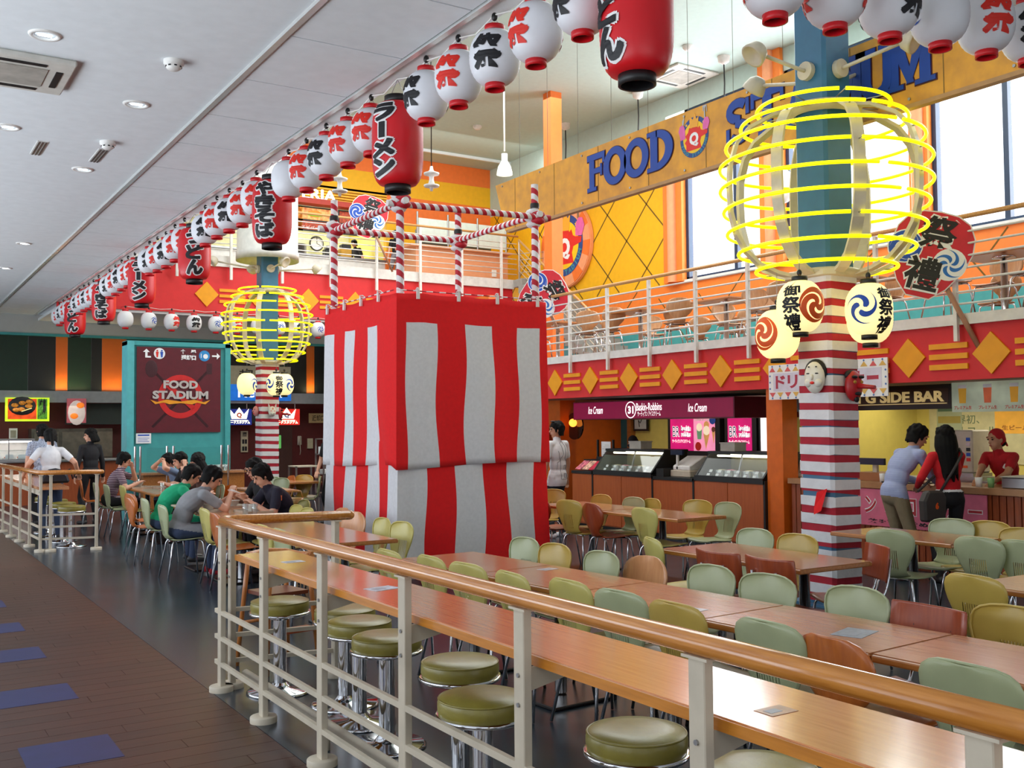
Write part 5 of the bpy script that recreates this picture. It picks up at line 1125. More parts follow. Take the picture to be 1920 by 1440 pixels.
t = thing('framed_picture', 'small black framed picture right of the teal door', 'picture', (13.15, 15.7, 1.5)); p = at(1203, 795, X=13.15); fp = frame(p, (0, -1, 0), (0, 0, 1)); MB().box(-.22, -.14, 0, .22, .25, .03, 0, fp).build('frame', BLACK, t); MB().box(-.18, -.1, .03, .18, .21, .034, 0, fp).build('print', mat('picture_paper', 'cdd0c8', .6), t); MB().tube([p+Vector((-.04, -.06, .1)), p+Vector((-.04, 0, .02)), p+Vector((-.04, .05, .08)), p+Vector((-.04, .02, -.06))], .008, 5).build('drawn_figure', INK, t)
t = thing('wall_notice', 'white paper notice on the yellow wall below the framed picture', 'notice', at(1182, 840, X=13.15)); p = at(1184, 838, X=13.15); MB().box(-.12, -.2, 0, .12, .22, .006, 0, frame(p, (0, -1, 0), (0, 0, 1))).build('paper', WINK, t)
m = MB(); [m.box(-.09, -.16+k*.045, .006, .09-.03*(k % 2), -.15+k*.045, .008, 0, frame(p, (0, -1, 0), (0, 0, 1))) for k in range(7)]; m.build('print', mat('print_grey', 'a8a294'), t)
p = at(1079, 799, X=10.98); t = thing('oval_mirror', 'black oval mirror with a glowing orange lamp on the orange wall', 'mirror', p); fo = frame(p, (0, -1, 0), (0, 0, 1)); MB().prism([(.26*cos(2*pi*i/32), .26*sin(2*pi*i/32)*.95) for i in range(32)], .03, fo).build('mirror_plate', mat('black_mirror', '100a0a', .05, coat=1), t); MB().ell(p+Vector((-.1, -.06, .06)), .075, .075, .075, 16, 10).build('lamp_reflection', mat('orange_reflection', 'ff8c30', .4, emit=3, noise=0), t)  # glowing ball stands in for a lamp reflected in the mirror
p = at(1018, 822, X=10.6); t = thing('wall_poster', 'pale poster with a face drawing beside the tower\'s right edge', 'poster', p); fp = frame((10.6, p.y, p.z), (0, -1, 0), (0, 0, 1)); MB().box(-.2, -.27, 0, .2, .25, .006, 0, fp).build('paper', WINK, t); m = MB(); ring(m, .07, .085, fr_off(fp, 0, -.02), 0, .006); m.box(-.15, .15, .006, .15, .21, .008, 0, fp); m.box(-.15, -.22, .006, .15, -.18, .008, 0, fp); m.build('print', mat('print_blue_grey', '6c7c94', .6), t)
t = thing('white_coat', 'white work coat hanging in the shop doorway', 'coat', at(1120, 815, X=12.7)); p = at(1120, 815, X=12.7); MB().lathe([(.05, .32), (.13, .22), (.17, 0), (.2, -.5), (.21, -.75)], 14, p).build('cloth', CLOTHW, t); MB().tube([p+Vector((0, 0, .3)), p+Vector((0, 0, .4)), p+Vector((.2, 0, .42))], .012, 6).build('hanger', STEEL, t)
# ================================================================ bar
bc = thing('bar_counter', 'wood-slatted bar counter with light top at the right', 'counter', (10.2, 7.2, 0)); XBC = 9.85; y0, y1 = 4.2, 9.0
MB().box(XBC+.06, y0, 0, XBC+.7, y1, .9).build('body', DWOOD, bc)
for k in range(60): MB().box(XBC+.03, y0+k*.08+.006, .02, XBC+.06, y0+k*.08+.072, .88).build('slat', DWOOD, bc)
MB().box(XBC-.03, y0, .89, XBC+.75, y1, .955).build('top', mat('bar_top', 'a87850', .35, noise=.08), bc)
fbn = frame((XBC+.0, 0, 0), (0, -1, 0), (0, 0, 1)); t = thing('bar_banner', 'pink banner with red katakana hung on the bar front', 'banner', (XBC, 7.2, .4)); yl, yr = at(1600, 960, X=XBC).y, at(1852, 960, X=XBC).y
MB().box(-yl-.4, .46, 0, -yr, .88, .012, 0, fbn).build('cloth', mat('banner_pink', 'd86c88', .6), t); m = MB(); tx = 'ドリンクコーナー'
for i, ch in enumerate(tx):
    px = [1490, 1540, 1580, 1635, 1705, 1765, 1800, 1830][i] if i < 7 else 1830
    yy = yl+.4-(yl+.4-yr)*(i+.5)/8
    m.text(ch, .3, fr_off(fbn, -yy, .70), 0, .014, .022, fit=(.17, .2 if ch != 'ー' else .045)); m.text(ch, .3, fr_off(fbn, -yy, .70), 1, .016, .006, fit=(.155, .185 if ch != 'ー' else .03))
m.text('飲み物 お求めもこちら', .1, fr_off(fbn, -(yl+yr)/2, .51), 2, .014, .004, fit=(1.3, .06)); m.build('lettering', [WINK, mat('banner_red', 'b0202c', .6), INK], t)
fd = frame((9.69, 0, 0), (0, -1, 0), (0, 0, 1)); t = thing('drink_corner_sign', 'white sign with red katakana and a zigzag clown-hat border behind the column', 'sign', (9.69, 8.3, 1.96)); yl, yr = at(1443, 718, X=9.69).y, at(1666, 708, X=9.69).y; zc = 2.163
MB().box(-yl, zc-.218, 0, -yr, zc+.218, .015, 0, fd).build('board', WINK, t); m = MB(); W_ = yl-yr; n = 14; HAT = [mat('hat_red', 'd85a5a', .5), mat('hat_yellow', 'e0b458', .5), mat('dot_blue', '4c78b8', .5)]
for i in range(n):
    u = -yl+W_*(i+.5)/n
    for s in (-1, 1): m.prism([(u-.05, zc+s*.13), (u+.05, zc+s*.13), (u, zc+s*.19)], .002, fd, i % 2, .016); m.prism(circle(.012, 8, (u, zc+s*.20)), .002, fd, 2, .017)
for s in (-1, 1):
    for j in (-.08, 0, .08): m.prism(circle(.012, 8, ((-yl-yr)/2+s*(W_/2-.025), zc+j)), .002, fd, 2, .017)
m.build('border', HAT, t); MB().box(-yl+.08, zc-.115, .015, -yr-.08, zc+.112, .018, 0, fd).build('inner_panel', mat('panel_lilac', 'd8d4e4', .5), t)
m = MB()
for i, ch in enumerate(tx): yy = yl-.1-(W_-.2)*(i+.5)/8; m.text(ch, .3, fr_off(fd, -yy, zc), 0, .019, .01, fit=(.16, .165 if ch != 'ー' else .05))
m.build('lettering', mat('sign_crimson', 'b03048', .5), t)
fbs = frame((10.6, 0, 0), (0, -1, 0), (0, 0, 1)); t = thing('bar_sign', 'dark sign with gold serif letters reading RING SIDE BAR', 'sign', (10.6, 8.2, 1.82)); yr = at(1785, 745, X=10.6).y
MB().box(-9.55, 1.80, 0, -yr, 2.09, .02, 0, fbs).build('board', mat('sign_dark', '1a1612', .4), t); MB().box(-9.5, 1.85, .02, -yr-.03, 2.04, .024, 0, fbs).build('inner_panel', mat('sign_brown', '3c2618', .5), t)
m = MB(); LBR = mat('gold_lit', 'e8cc88', .4, emit=.25); tl = -at(1785, 745, X=10.6).y-.05; m.text('G SIDE BAR', .3, fr_off(fbs, tl-.58, 1.95), 0, .026, .01, .006, fit=(1.1, .13)); m.text('RIN', .3, fr_off(fbs, tl-1.42, 1.95), 0, .026, .01, .006, fit=(.42, .13))
for k in range(0): u = tl-.03-k*.108; [m.box(u-.03, 1.95+s*.062-.008, .026, u+.03, 1.95+s*.062+.008, .036, 0, fbs) for s in (-1, 1)] if k not in (9,) else None
m.box(tl-1.65, 1.862, .024, tl, 1.872, .03, 0, fbs); m.build('lettering', LBR, t)
t = thing('beer_poster', 'pale poster strip with three glasses of beer above the bar', 'poster', (10.6, 6.3, 1.78)); MB().box(-yr+.005, 1.76, 0, -4.9, 2.11, .012, 0, fbs).build('paper', mat('poster_pale', 'c8d4b8', .6, emit=.12, noise=.15, ns=3), t)
for k, (px, c) in enumerate(((1806, 'd8a028'), (1853, 'd8683c'), (1903, 'e0a020'))):
    u = -at(px, 745, X=10.6).y; m = MB(); m.prism([(u-.05, 2.03), (u+.05, 2.03), (u+.04, 1.86), (u-.04, 1.86)], .003, fbs, 0, .012); m.prism([(u-.05, 2.03), (u+.05, 2.03), (u+.052, 2.07), (u-.052, 2.07)], .003, fbs, 1, .012); m.build('beer_glass_picture', [mat('beer_%d' % k, c, .5, emit=.15), WINK], t)
    MB().text('プレミアム生', .08, fr_off(fbs, u, 1.81), 0, .014, .002, fit=(.22, .04)).build('lettering', RINK, t)
XK = 13.19; fk = frame((XK, 0, 0), (0, -1, 0), (0, 0, 1))
t = thing('alcohol_poster', 'pale wall poster about the first alcohol free 0.00% drink behind the bar', 'poster', at(1850, 800, X=XK)); p = at(1850, 802, X=XK); MB().box(-.9, -.5, 0, 1.2, .45, .008, 0, fr_off(fk, -p.y, p.z)).build('paper', mat('poster_ivory', 'ccc496', .6), t)
m = MB(); f = fr_off(fk, -p.y, p.z); m.text('世界初、', .2, fr_off(f, -.35, .12), 0, .01, .002, fit=(.5, .13)); m.text('アルコール', .2, fr_off(f, -.22, -.05), 0, .01, .002, fit=(.75, .13)); m.text('0.00%', .25, fr_off(f, -.3, -.25), 0, .01, .002, fit=(.6, .18)); m.build('lettering', mat('poster_green_grey', '6c7c5c', .5), t)
t = thing('free_notice', 'stack of small notices with the word FREE beside the alcohol poster', 'notice', at(1783, 800, X=XK)); p = at(1781, 800, X=XK); MB().box(-.2, -.45, 0, .2, .42, .012, 0, fr_off(fk, -p.y, p.z)).build('paper', mat('notice_sage', 'a8b090', .6), t); f = fr_off(fk, -p.y, p.z); m = MB(); m.box(-.18, .22, .012, .18, .3, .014, 0, f); m.box(-.18, .05, .012, .18, .15, .014, 1, f); m.text('FREE', .15, fr_off(f, .02, -.1), 0, .014, .004); m.build('lettering', [mat('notice_green', '4c6c58', .5), mat('notice_gold', 'a09048', .5)], t)
t = thing('price_banner', 'orange yellow banner with tiny print high behind the bar', 'banner', at(1895, 788, X=XK)); p = at(1918, 788, X=XK); MB().box(-.4, -.18, 0, .7, .15, .01, 0, fr_off(fk, -p.y, p.z)).build('cloth', mat('banner_amber', 'e8a838', .6, emit=.15), t); MB().text('生ビール 冷えてます', .1, fr_off(fk, -p.y+.15, p.z-.1), 0, .012, .003, fit=(.9, .07)).build('lettering', mat('amber_dark', 'a86418', .5), t)
t = thing('back_counter', 'low back counter behind the bar carrying the drink dispenser', 'counter', (11.3, 7.2, 0)); MB().box(10.98, 5.5, 0, 11.6, 9.0, .9).build('body', DWOOD, t); MB().box(10.95, 5.5, .9, 11.62, 9.0, .952).build('top', STEEL, t)
p = at(1824, 848, X=11.2); t = thing('drink_dispenser', 'tall white drink dispenser with a column of buttons behind the bar', 'machine', (11.2, p.y, .95)); fz = frame((11.0, p.y, 0), (0, -1, 0), (0, 0, 1)); MB().box(-.13, 1.04, -.35, .13, 1.55, 0, 0, fz).build('body', CREAM, t, .015)
MB().box(-.15, .96, -.35, .15, 1.04, .03, 0, fz).build('drip_base', STEEL, t)
for k, m_ in enumerate((RINK, BINK, INK, STEEL, BINK)): MB().box(.05, 1.18+k*.06, 0, .1, 1.22+k*.06, .006, 0, fz).build('button', m_, t)
MB().box(-.02, 1.1, 0, .06, 1.13, .006, 0, fz).build('label_plate', OINK, t)
hood = thing('bar_hood', 'small steel tap hood behind the woman in red', 'machine', (11.1, p.y+.1, .955)); MB().box(10.9, p.y-.25, .955, 11.3, p.y+.3, 1.0).build('tray', STEEL, hood); MB().lathe([(1e-6, 0), (.05, 0), (.04, .04), (1e-6, .05)], 12, (11.1, p.y+.1, 1.0)).build('cap', STEEL, hood)
p = at(1645, 880, X=10.3); t = thing('cash_register', 'bar cash register with dark slanted display right of the striped column', 'register', (10.3, p.y, .955)); MB().box(10.15, p.y-.2, .955, 10.5, p.y+.2, 1.05).build('drawer', mat('till_brown', 'a86c40', .5), t); MB().box(10.25, p.y-.03, 1.05, 10.29, p.y+.03, 1.18).build('display_post', CREAM, t); MB().box(10.2, p.y-.17, 1.14, 10.24, p.y+.2, 1.22).build('customer_display', mat('display_navy', '16203c'), t)
p = at(1487, 882, X=10.2); t = thing('dark_canister', 'black drum with round red stickers on the bar end left of the column', 'canister', (10.2, p.y, .955)); MB().cyl((10.2, p.y, .955), .12, 0, .24, 20).build('body', BLACK, t); MB().cyl((10.2, p.y, 1.195), .05, 0, .05, 12).build('lid', STEEL, t)
for dy in (-.07, .07): MB().prism(circle(.035, 14), .004, frame((10.105, p.y+dy, 1.14), (.3 if dy > 0 else -.3, -1, 0), (0, 0, 1))).build('sticker', RINK, t)
p = at(1507, 880, X=10.2); t = thing('price_card', 'white price card standing beside the black drum on the bar', 'card', (10.15, p.y, .955)); MB().box(-.05, 0, 0, .05, .2, .006, 0, frame((10.15, p.y, .955), (0, -1, 0), (.2, 0, 1))).build('card', WINK, t); MB().box(-.035, .05, .006, .035, .15, .008, 0, frame((10.15, p.y, .955), (0, -1, 0), (.2, 0, 1))).build('print', mat('print_grey', 'a8a294'), t)
p = at(1905, 912, X=10.05); t = thing('stainless_box', 'low grey steel box on the bar top at the right edge', 'box', (10.1, p.y-.1, .955)); MB().box(9.95, p.y-.5, .955, 10.35, p.y+.1, 1.07).build('body', STEEL, t, .01); MB().box(9.94, p.y-.51, 1.07, 10.36, p.y+.11, 1.08).build('lid', mat('box_grey', 'b4b2a8'), t)
for i, (px, m_, l) in enumerate(((1858, mat('cup_green2', '7cac6c', .4), 'pale green cup on the bar top before the staff member'), (1835, WINK, 'white paper cup on the bar beside the reaching hands'), (1560+95, WINK, 'white paper cup on the bar by the till'))):
    p = at(px, 900, X=10.0); t = thing('paper_cup', l, 'cup', (10.0, p.y, .955)); MB().lathe([(1e-6, 0), (.03, 0), (.038, .1), (.036, .1), (.028, .006), (1e-6, .006)], 14, (10.0, p.y, .955)).build('cup_wall', m_, t)
p = at(1700, 905, X=10.0); t = thing('food_tray', 'tray of fried snacks on the bar before the man in blue', 'food tray', (10.0, p.y, .955)); MB().box(9.88, p.y-.25, .955, 10.15, p.y+.25, .97).build('tray', BLACK, t)
for k in range(7): MB().ell((9.96+.05*(k % 3), p.y-.18+k*.06, .99), .045, .04, .03, 10, 6).build('snack', mat('snack_gold', 'c8923c', .6, noise=.2, ns=30), t)
# ================================================================ railings of the dining area
def railing(name, label, posts, rails, hand, out):
    t = thing(name, label, 'railing', (posts[0][0], posts[0][1], 0))
    for x, y in posts:
        p = MB().box(x-.017, y-.032, 0, x+.017, y+.032, 1.02).build('post', CREAM, t, .003)
        MB().lathe([(.075, 0), (.075, .03), (.07, .035), (1e-6, .035)], 20, (x, y, 0)).build('foot_flange', CREAM, p)
        MB().box(x-.025, y-.05, 1.02, x+.025, y+.05, 1.028).build('top_plate', CREAM, p)
        for z in (.80, .70): MB().cyl((0, 0, 0), .008, 0, .006, 8, 0, (Vector((x-.017, y, z)), Vector((0, 1, 0)), Vector((0, 0, 1)), Vector((-1, 0, 0)))).build('screw', STEEL, p)
    for a, b in rails:
        for z in (.17, .33, .49): MB().bar((a[0], a[1], z), (b[0], b[1], z), .022, .026).build('rail_bar', CREAM, t)
    h = [Vector((x, y, 1.058)) for x, y in hand]
    m = MB(); m.tube(h, .032, 14); m.ell(h[0], .032, .032, .032, 12, 6); m.ell(h[-1], .032, .032, .032, 12, 6); m.build('handrail', RAILW, t)
    return t
rp = [(1.9, y) for y in (6.42, 5.62, 4.75, 3.84, 2.94, 2.06, 1.24, .4)]
nr = railing('dining_railing', 'near cream railing with round wooden handrail along the corridor edge', rp+[(1.98, 6.47), (2.64, 6.37)], [((1.895, 6.52), (1.895, .3)), ((1.98, 6.47), (2.66, 6.37))], [(1.9, 1.0)]+[(1.9, y) for y in (2, 3, 4, 5, 6.0)]+[(1.9, 6.40), (1.93, 6.47), (2.0, 6.475), (2.74, 6.36)], 0)
bz = .86
t = thing('bar_counter', 'narrow wooden bar counter fixed inside the near railing', 'counter', (2.15, 3.6, bz)); 
MB().prism([(1.96, .3), (2.36, .3), (2.30, 6.30), (1.96, 6.30)], .004, frame((0, 0, bz-.004), (1, 0, 0), (0, 1, 0))).build('laminate_top', COUNTERW, t)
MB().prism([(1.95, .3), (2.37, .3), (2.31, 6.32), (1.95, 6.32)], .034, frame((0, 0, bz-.038), (1, 0, 0), (0, 1, 0))).build('wooden_edge', CEDGE, t)
for x, y in rp[1:]: MB().prism([(1.92, bz-.12), (1.92, bz-.038), (2.24, bz-.038), (2.24, bz-.055)], .01, (Vector((0, y+.005, 0)), Vector((1, 0, 0)), Vector((0, 0, 1)), Vector((0, -1, 0)))).build('bracket', CREAM, t)
tag(MB().tube([(2.0, 6.25, .13), (2.02, 3, .13), (2.04, .4, .13)], .026, 10).build('foot_rail', CREAM), 'round cream foot rail low along the bar stools', 'foot rail')
fr_o = bpy.data.objects['foot_rail']
for k in range(6): y = 6.0-k*1.05; MB().tube([(2.01, y, 0), (2.01, y, .13)], .012, 6).build('support', CREAM, fr_o)
lr = railing('dining_railing', 'far left cream railing turning a corner before the far bar stools', [(1.98, 14.95), (1.94, 15.7), (1.91, 16.5), (1.88, 17.3), (1.86, 18.2), (1.84, 19.1), (2.1, 14.92), (2.66, 14.8)], [((1.97, 15.0), (1.83, 19.6)), ((1.99, 14.95), (2.66, 14.8))], [(1.82, 19.7), (1.9, 17), (1.97, 15.1), (2.03, 14.98), (2.12, 14.94), (2.72, 14.78)], 0)
t = thing('bar_counter', 'wooden bar counter behind the far left railing', 'counter', (2.2, 17, bz)); MB().prism([(1.98, 15.1), (2.34, 15.0), (2.5, 19.6), (1.95, 19.6)], .04, frame((0, 0, bz-.04), (1, 0, 0), (0, 1, 0))).build('top', COUNTERW, t); MB().box(2.0, 15.2, .74, 2.03, 19.5, bz-.04).build('bracket', CREAM, t)
# paper menus on the counter and tables
def paper(p, rz, label, m=None, s=.1):
    t = local('table_sticker', label, 'sticker', p, None, rz); MB().box(-s, -s*.7, 0, s, s*.7, .0015).build('sheet', m or mat('sticker_blue_white', 'b8c0d0', .4, noise=.25, ns=30), t); MB().box(-s*.7, -s*.3, .0015, s*.2, s*.3, .002).build('print', mat('sticker_grey', '8c94a4', .4), t)
paper((2.13, 4.55, bz), .2, 'white paper sheet stuck on the near bar counter by the third post', None, .075); paper((2.12, 5.75, bz), .1, 'pale sticker on the near bar counter at its far end', None, .06)
paper((2.12, 2.0, bz), .0, 'worn transparent sticker on the near counter in the bright reflection', mat('sticker_worn', 'b08468', .3, noise=.2, ns=20), .05)
# ---------------------------------------------------------------- bar stools
def make_stool(label, group):
    t = local('bar_stool', label, 'stool', (0, 0, 0), group); z = .58
    MB().lathe([(1e-6, z), (.10, z-.001), (.155, z-.008), (.175, z-.018)], 36).lathe([(.175, z-.020), (.181, z-.035), (.181, z-.06), (.175, z-.085)], 36).build('cushion', OLIVE, t)
    MB().tube([(.176*cos(2*pi*k/36), .176*sin(2*pi*k/36), z-.019) for k in range(36)], .004, 6, 0, True).build('piping', OLIVE, t)
    MB().lathe([(1e-6, z-.10), (.17, z-.10), (.186, z-.098), (.192, z-.09), (.188, z-.080), (.175, z-.082)], 36).build('rim', CHROME, t)
    MB().lathe([(.042, .02), (.042, z-.1)], 20).build('column', CHROME, t); MB().lathe([(.06, z-.13), (.07, z-.1)], 20).build('seat_socket', CHROME, t)
    b = MB().lathe([(.20, 0), (.205, .008), (.19, .018), (.07, .026), (.05, .05), (.042, .06)], 36).build('base', CHROME, t)
    return t
ST = [(2.20, 6.2, 'olive bar stool nearest the corner of the near railing'), (2.42, 5.69, 'olive bar stool half hidden behind another and the third railing post'), (2.34, 5.3, 'olive bar stool overlapping the hidden one by the third post'), (2.29, 4.84, 'olive bar stool left of the fourth railing post'),
      (2.33, 4.14, 'olive bar stool just right of the fourth railing post, further one'), (2.10, 3.55, 'olive bar stool overlapping in front, left of the fifth post'), (2.32, 2.85, 'large-looking olive bar stool between the fifth and sixth posts'), (2.40, 2.33, 'olive bar stool cut off by the bottom picture edge')]
s0 = make_stool(ST[0][2], 'bar stools at the near counter'); s0.location = (ST[0][0], ST[0][1], 0)
for x, y, l in ST[1:]: dup(s0, (x, y, 0), random.uniform(0, 6), l)
for i, y in enumerate((15.4, 16.15, 16.9, 17.7)): dup(s0, (2.44, y, 0), i, f'small olive bar stool behind the far left railing, {["nearest", "second", "third", "furthest"][i]} of four', 'bar stools at the far left counter')
# wooden child chair behind the railing
KW = wood('child_chair_wood', 'a8622a', 'c67c38', .35, (14, 14, 2))
t = local('child_chair', 'tall wooden child\'s high chair with bow back behind the first stool', 'chair', (2.42, 6.86, 0), None, R(10))
for sx in (-1, 1):
    for sy in (-1, 1):
        m = MB(); m.tube([(sx*.20, sy*.21, 0), (sx*.165, sy*.17, .5), (sx*.14, sy*.155, .78 if sy > 0 or True else .5)], .017, 8); m.build('leg', KW, t)
m = MB(); m.tube([(-.16, -.19, .77), (-.17, .0, .755), (-.15, .15, .765), (.0, .20, .775), (.15, .15, .765), (.17, 0, .755), (.16, -.19, .77)], .02, 8); m.build('bow_rail', KW, t)
MB().box(-.15, -.15, .50, .15, .15, .525).build('seat', mat('child_seat', '6a3018', .4), t); MB().box(-.17, -.2, .25, .17, -.1, .275).build('foot_board', wood('foot_board_wood', '8a3a18', 'a04a22'), t); MB().tube([(-.17, .17, .3), (.17, .17, .3)], .012, 6).build('stretcher', KW, t)
# ---------------------------------------------------------------- tables
def make_table(label, w, l, name='dining_table', peds=((0, 0),), top=None, rz=0., loc=(0, 0, 0), group=None):
    t = local(name, label, 'table', loc, group, rz)
    MB().box(-w/2, -l/2, .685, w/2, l/2, .716).build('edge_board', EDGEW, t, .008, seg=2); MB().box(-w/2+.012, -l/2+.003, .716, w/2-.012, l/2-.003, .72).build('tabletop', top or OAKTOP, t)
    for x, y in peds:
        c = MB().lathe([(.037, .03), (.037, .66), (.12, .67), (.12, .684)], 18, (x, y, 0)).build('column', CHROME, t)
        MB().prism([(-.24, -.24), (.24, -.24), (.24, .24), (-.24, .24)], .022, (Vector((x, y, 0)), Vector((1, 0, 0)), Vector((0, 1, 0)), Vector((0, 0, 1)))).build('base_plate', mat('dark_base', '241c1a', .25, noise=.1), t, .006)
    return t
LR_ = R(3.6); ux, uy = -sin(R(-3.6))*-1, cos(LR_)
def rowpt(y): return (3.62-.063*(y-4.5), y)
jn = [6.52, 5.58, 4.65, 3.66, 2.74, 1.82, .9]
tl = ['far end table of the long row beside the near counter', 'second table from the far end of the long row', 'table of the long row with the peach oval chair at its far side', 'table of the long row right of the middle joint, pale reflection', 'table of the long row before the near column with grey sticker', 'nearest table of the long row at the right bottom edge']
for i in range(6):
    y0, y1 = jn[i+1], jn[i]; x, y = rowpt((y0+y1)/2); make_table(tl[i], .62, (y0-y1)*-1-.006, loc=(x, y, 0), rz=R(3.6), group='tables of the long near row')
make_table('long table with red-brown chairs just left of the near column', .70, 1.36, loc=(5.36, 5.18, 0), peds=((0, -.4), (0, .4)))
make_table('far half of the table pair before the ice cream counters', .66, 1.2, loc=(7.02, 9.38, 0), group='table pair before the ice cream counters'); make_table('near half of the table pair before the ice cream counters', .66, 1.2, loc=(7.02, 8.15, 0), group='table pair before the ice cream counters')
make_table('table left of the tower with a sharp far-right corner', .60, 2.1, loc=(3.42, 8.68, 0), peds=((0, -.65), (0, .65)))
make_table('table before the bar with one chrome pedestal, right of the near column', .66, 1.15, loc=(7.3, 5.35, 0)); make_table('table cut by the right picture edge near the yellow chairs', .68, 1.2, loc=(5.68, 2.98, 0))
make_table('table of the eating group in green and grey shirts', .64, 2.0, loc=(3.42, 11.45, 0), peds=((0, -.6), (0, .6))); make_table('table of the far group before the teal partition', .62, 2.3, loc=(3.74, 15.9, 0), peds=((0, -.7), (0, .7)))
make_table('small far table left of the striped column behind the diners', .62, 1.2, loc=(5.1, 15.0, 0)); make_table('far table behind the striped column by the tray rack', .62, 1.2, loc=(6.25, 17.0, 0))
paper((3.70, 3.02, .72), .3, 'grey worn sticker on the long table before the red-brown chair', mat('sticker_slate', '8c98a8', .35, noise=.2, ns=24), .1); paper((3.5, 3.83, .72), .25, 'small bright sticker on the long table at the middle joint', mat('sticker_bright', 'c8c4c8', .25, noise=.2, ns=24), .06); paper((3.72, 5.45, .72), .2, 'small pale sticker on the long table near its far half', mat('sticker_bright', 'c8c4c8'), .06)
# ---------------------------------------------------------------- chairs
def shell(st, xcols, thick, slot=None, cup=.03, flip=False):
    """st: stations (x, z, half width); xcols: lateral positions -1..1 or absolute when 'a'"""
    vs = []; n = len(xcols); N = len(st); fs = []
    for side in (0, 1):
        for i, (x, z, hw) in enumerate(st):
            j0, j1 = max(0, i-1), min(N-1, i+1); dx, dz = st[j1][0]-st[j0][0], st[j1][1]-st[j0][1]; L = hypot(dx, dz) or 1; nx, nz = (dz/L, -dx/L) if flip else (-dz/L, dx/L)     # towards the sitter / up
            for c in xcols:
                if abs(c) <= .0701 and slot: y = c if hw > .075 else c/.07*hw*.9
                else:
                    s = 1 if c > 0 else -1; a = (abs(c)-.07)/(1-.07) if slot else abs(c)
                    y = s*(.07+(hw-.07)*a) if slot and hw > .075 else c*hw if not slot else s*hw*(.9+.1*a)
                q = (y/max(hw, .05))**2 if hw > .02 else 0
                o = cup*q*min(1, hw/.15)-(thick if side else 0)
                vs.append((x+nx*o, y, z+nz*o))
    for i in range(N-1):
        for j in range(n-1):
            hole = slot and slot[0] <= i < slot[1] and abs(xcols[j]+xcols[j+1])/2 < .07 and int(round((xcols[j]+.07)/.0078)) % 2 == 1
            a = i*n+j; b = N*n+a
            if not hole: fs += [(a, a+1, a+n+1, a+n), (b, b+n, b+n+1, b+1)]
    for i in range(N-1):
        a = i*n; fs.append((a, a+n, N*n+a+n, N*n+a)); a = i*n+n-1; fs.append((a, N*n+a, N*n+a+n, a+n))
    for j in range(n-1): fs.append((j, N*n+j, N*n+j+1, j+1)); a = (N-1)*n+j; fs.append((a, a+1, N*n+a+1, N*n+a))
    return vs, fs
SL = [-.0702+.0078*k for k in range(19)]
PLC = [-1, -.85, -.6, -.35]+SL+[.35, .6, .85, 1]
CW = [-1, -.8, -.5, -.25, 0, .25, .5, .8, 1]
def make_chair(kind, label, cols, pcol):
    t = local('dining_chair', label, 'chair')
    sm = cols
    if kind == 'plastic':
        st = [(-.150, .437, .125), (-.185, .452, .122), (-.205, .48, .118), (-.214, .50, .118), (-.219, .525, .125), (-.224, .55, .136), (-.229, .58, .152), (-.234, .615, .170), (-.239, .655, .188), (-.245, .70, .200), (-.251, .74, .199), (-.256, .77, .185), (-.260, .79, .155), (-.262, .803, .11), (-.263, .808, .05)]
        v, f = shell(st, PLC, .007, (3, 8), .03, True)
    elif kind == 'oval':
        st = [(-.150, .437, .10), (-.185, .452, .095), (-.205, .48, .09), (-.214, .51, .10), (-.222, .54, .135), (-.229, .58, .175), (-.236, .63, .203), (-.243, .68, .208), (-.249, .72, .198), (-.254, .75, .178), (-.258, .775, .145), (-.261, .795, .095), (-.262, .803, .03)]
        v, f = shell(st, CW, .010, None, .035, True)
    else:
        st = [(-.232, .565, .20), (-.236, .58, .205), (-.245, .65, .207), (-.254, .72, .207), (-.262, .79, .206), (-.263, .80, .2)]
        v, f = shell(st, CW, .010, None, .05, True)
    m = MB(); m.add(v, f, 0, True)
    if kind == 'plastic':
        cu = lambda x, z, w, s: Vector((x+.03*min(1, w/.15)*.96, s*w*.985, z+.004))
        m.tube([cu(*q, -1) for q in st[4:]]+[cu(*q, 1) for q in st[:3:-1]], .0062, 6)
    m.build('backrest', sm, t)
    st = [(-.150, .437, .125), (-.11, .430, .165), (-.05, .432, .195), (.02, .436, .208), (.10, .442, .208), (.16, .445, .198), (.195, .440, .175), (.21, .430, .14)] if kind != 'rect' else [(-.19, .44, .17), (-.1, .432, .19), (0, .434, .2), (.1, .442, .2), (.18, .444, .19), (.2, .435, .17)]
    v, f = shell(st, CW, .010, None, .012); m = MB(); m.add(v, f, 0, True); m.build('seat', sm, t)
    if kind == 'rect':
        for s in (-1, 1): MB().tube([(-.12, s*.1, .42), (-.2, s*.1, .44), (-.236, s*.1, .52), (-.27, s*.1, .72)], .010, 8).build('back_post', CHROME, t)
        for k in range(-3, 4): MB().cyl((0, 0, 0), .005, -.002, .0015, 8, 0, (Vector((-.2545+.05*(k*.035/.2)**2, k*.035, .70)), Vector((0, 1, 0)), Vector((-.13, 0, 1)).normalized(), Vector((-1, 0, -.13)).normalized())).build('rivet', BLACK, t)
    MB().tube([(.12, -.13, .424), (-.10, -.11, .422), (-.10, .11, .422), (.12, .13, .424)], .010, 8, 0, True).build('seat_frame', CHROME, t)
    for sx in (-1, 1):
        for sy in (-1, 1):
            x0 = .12 if sx > 0 else -.10; y0 = sy*(.13 if sx > 0 else .11)
            p = MB().tube([(x0, y0*.8, .422), (x0+sx*.035, y0*1.12, .418), (x0+sx*.05, y0+sy*.03, .39), (sx*.215, sy*.205, .004)], .0095, 8).build('leg', CHROME, t)
            MB().cyl((sx*.215, sy*.205, 0), .012, 0, .014, 8).build('foot_cap', BLACK, p) if False else None
    return t
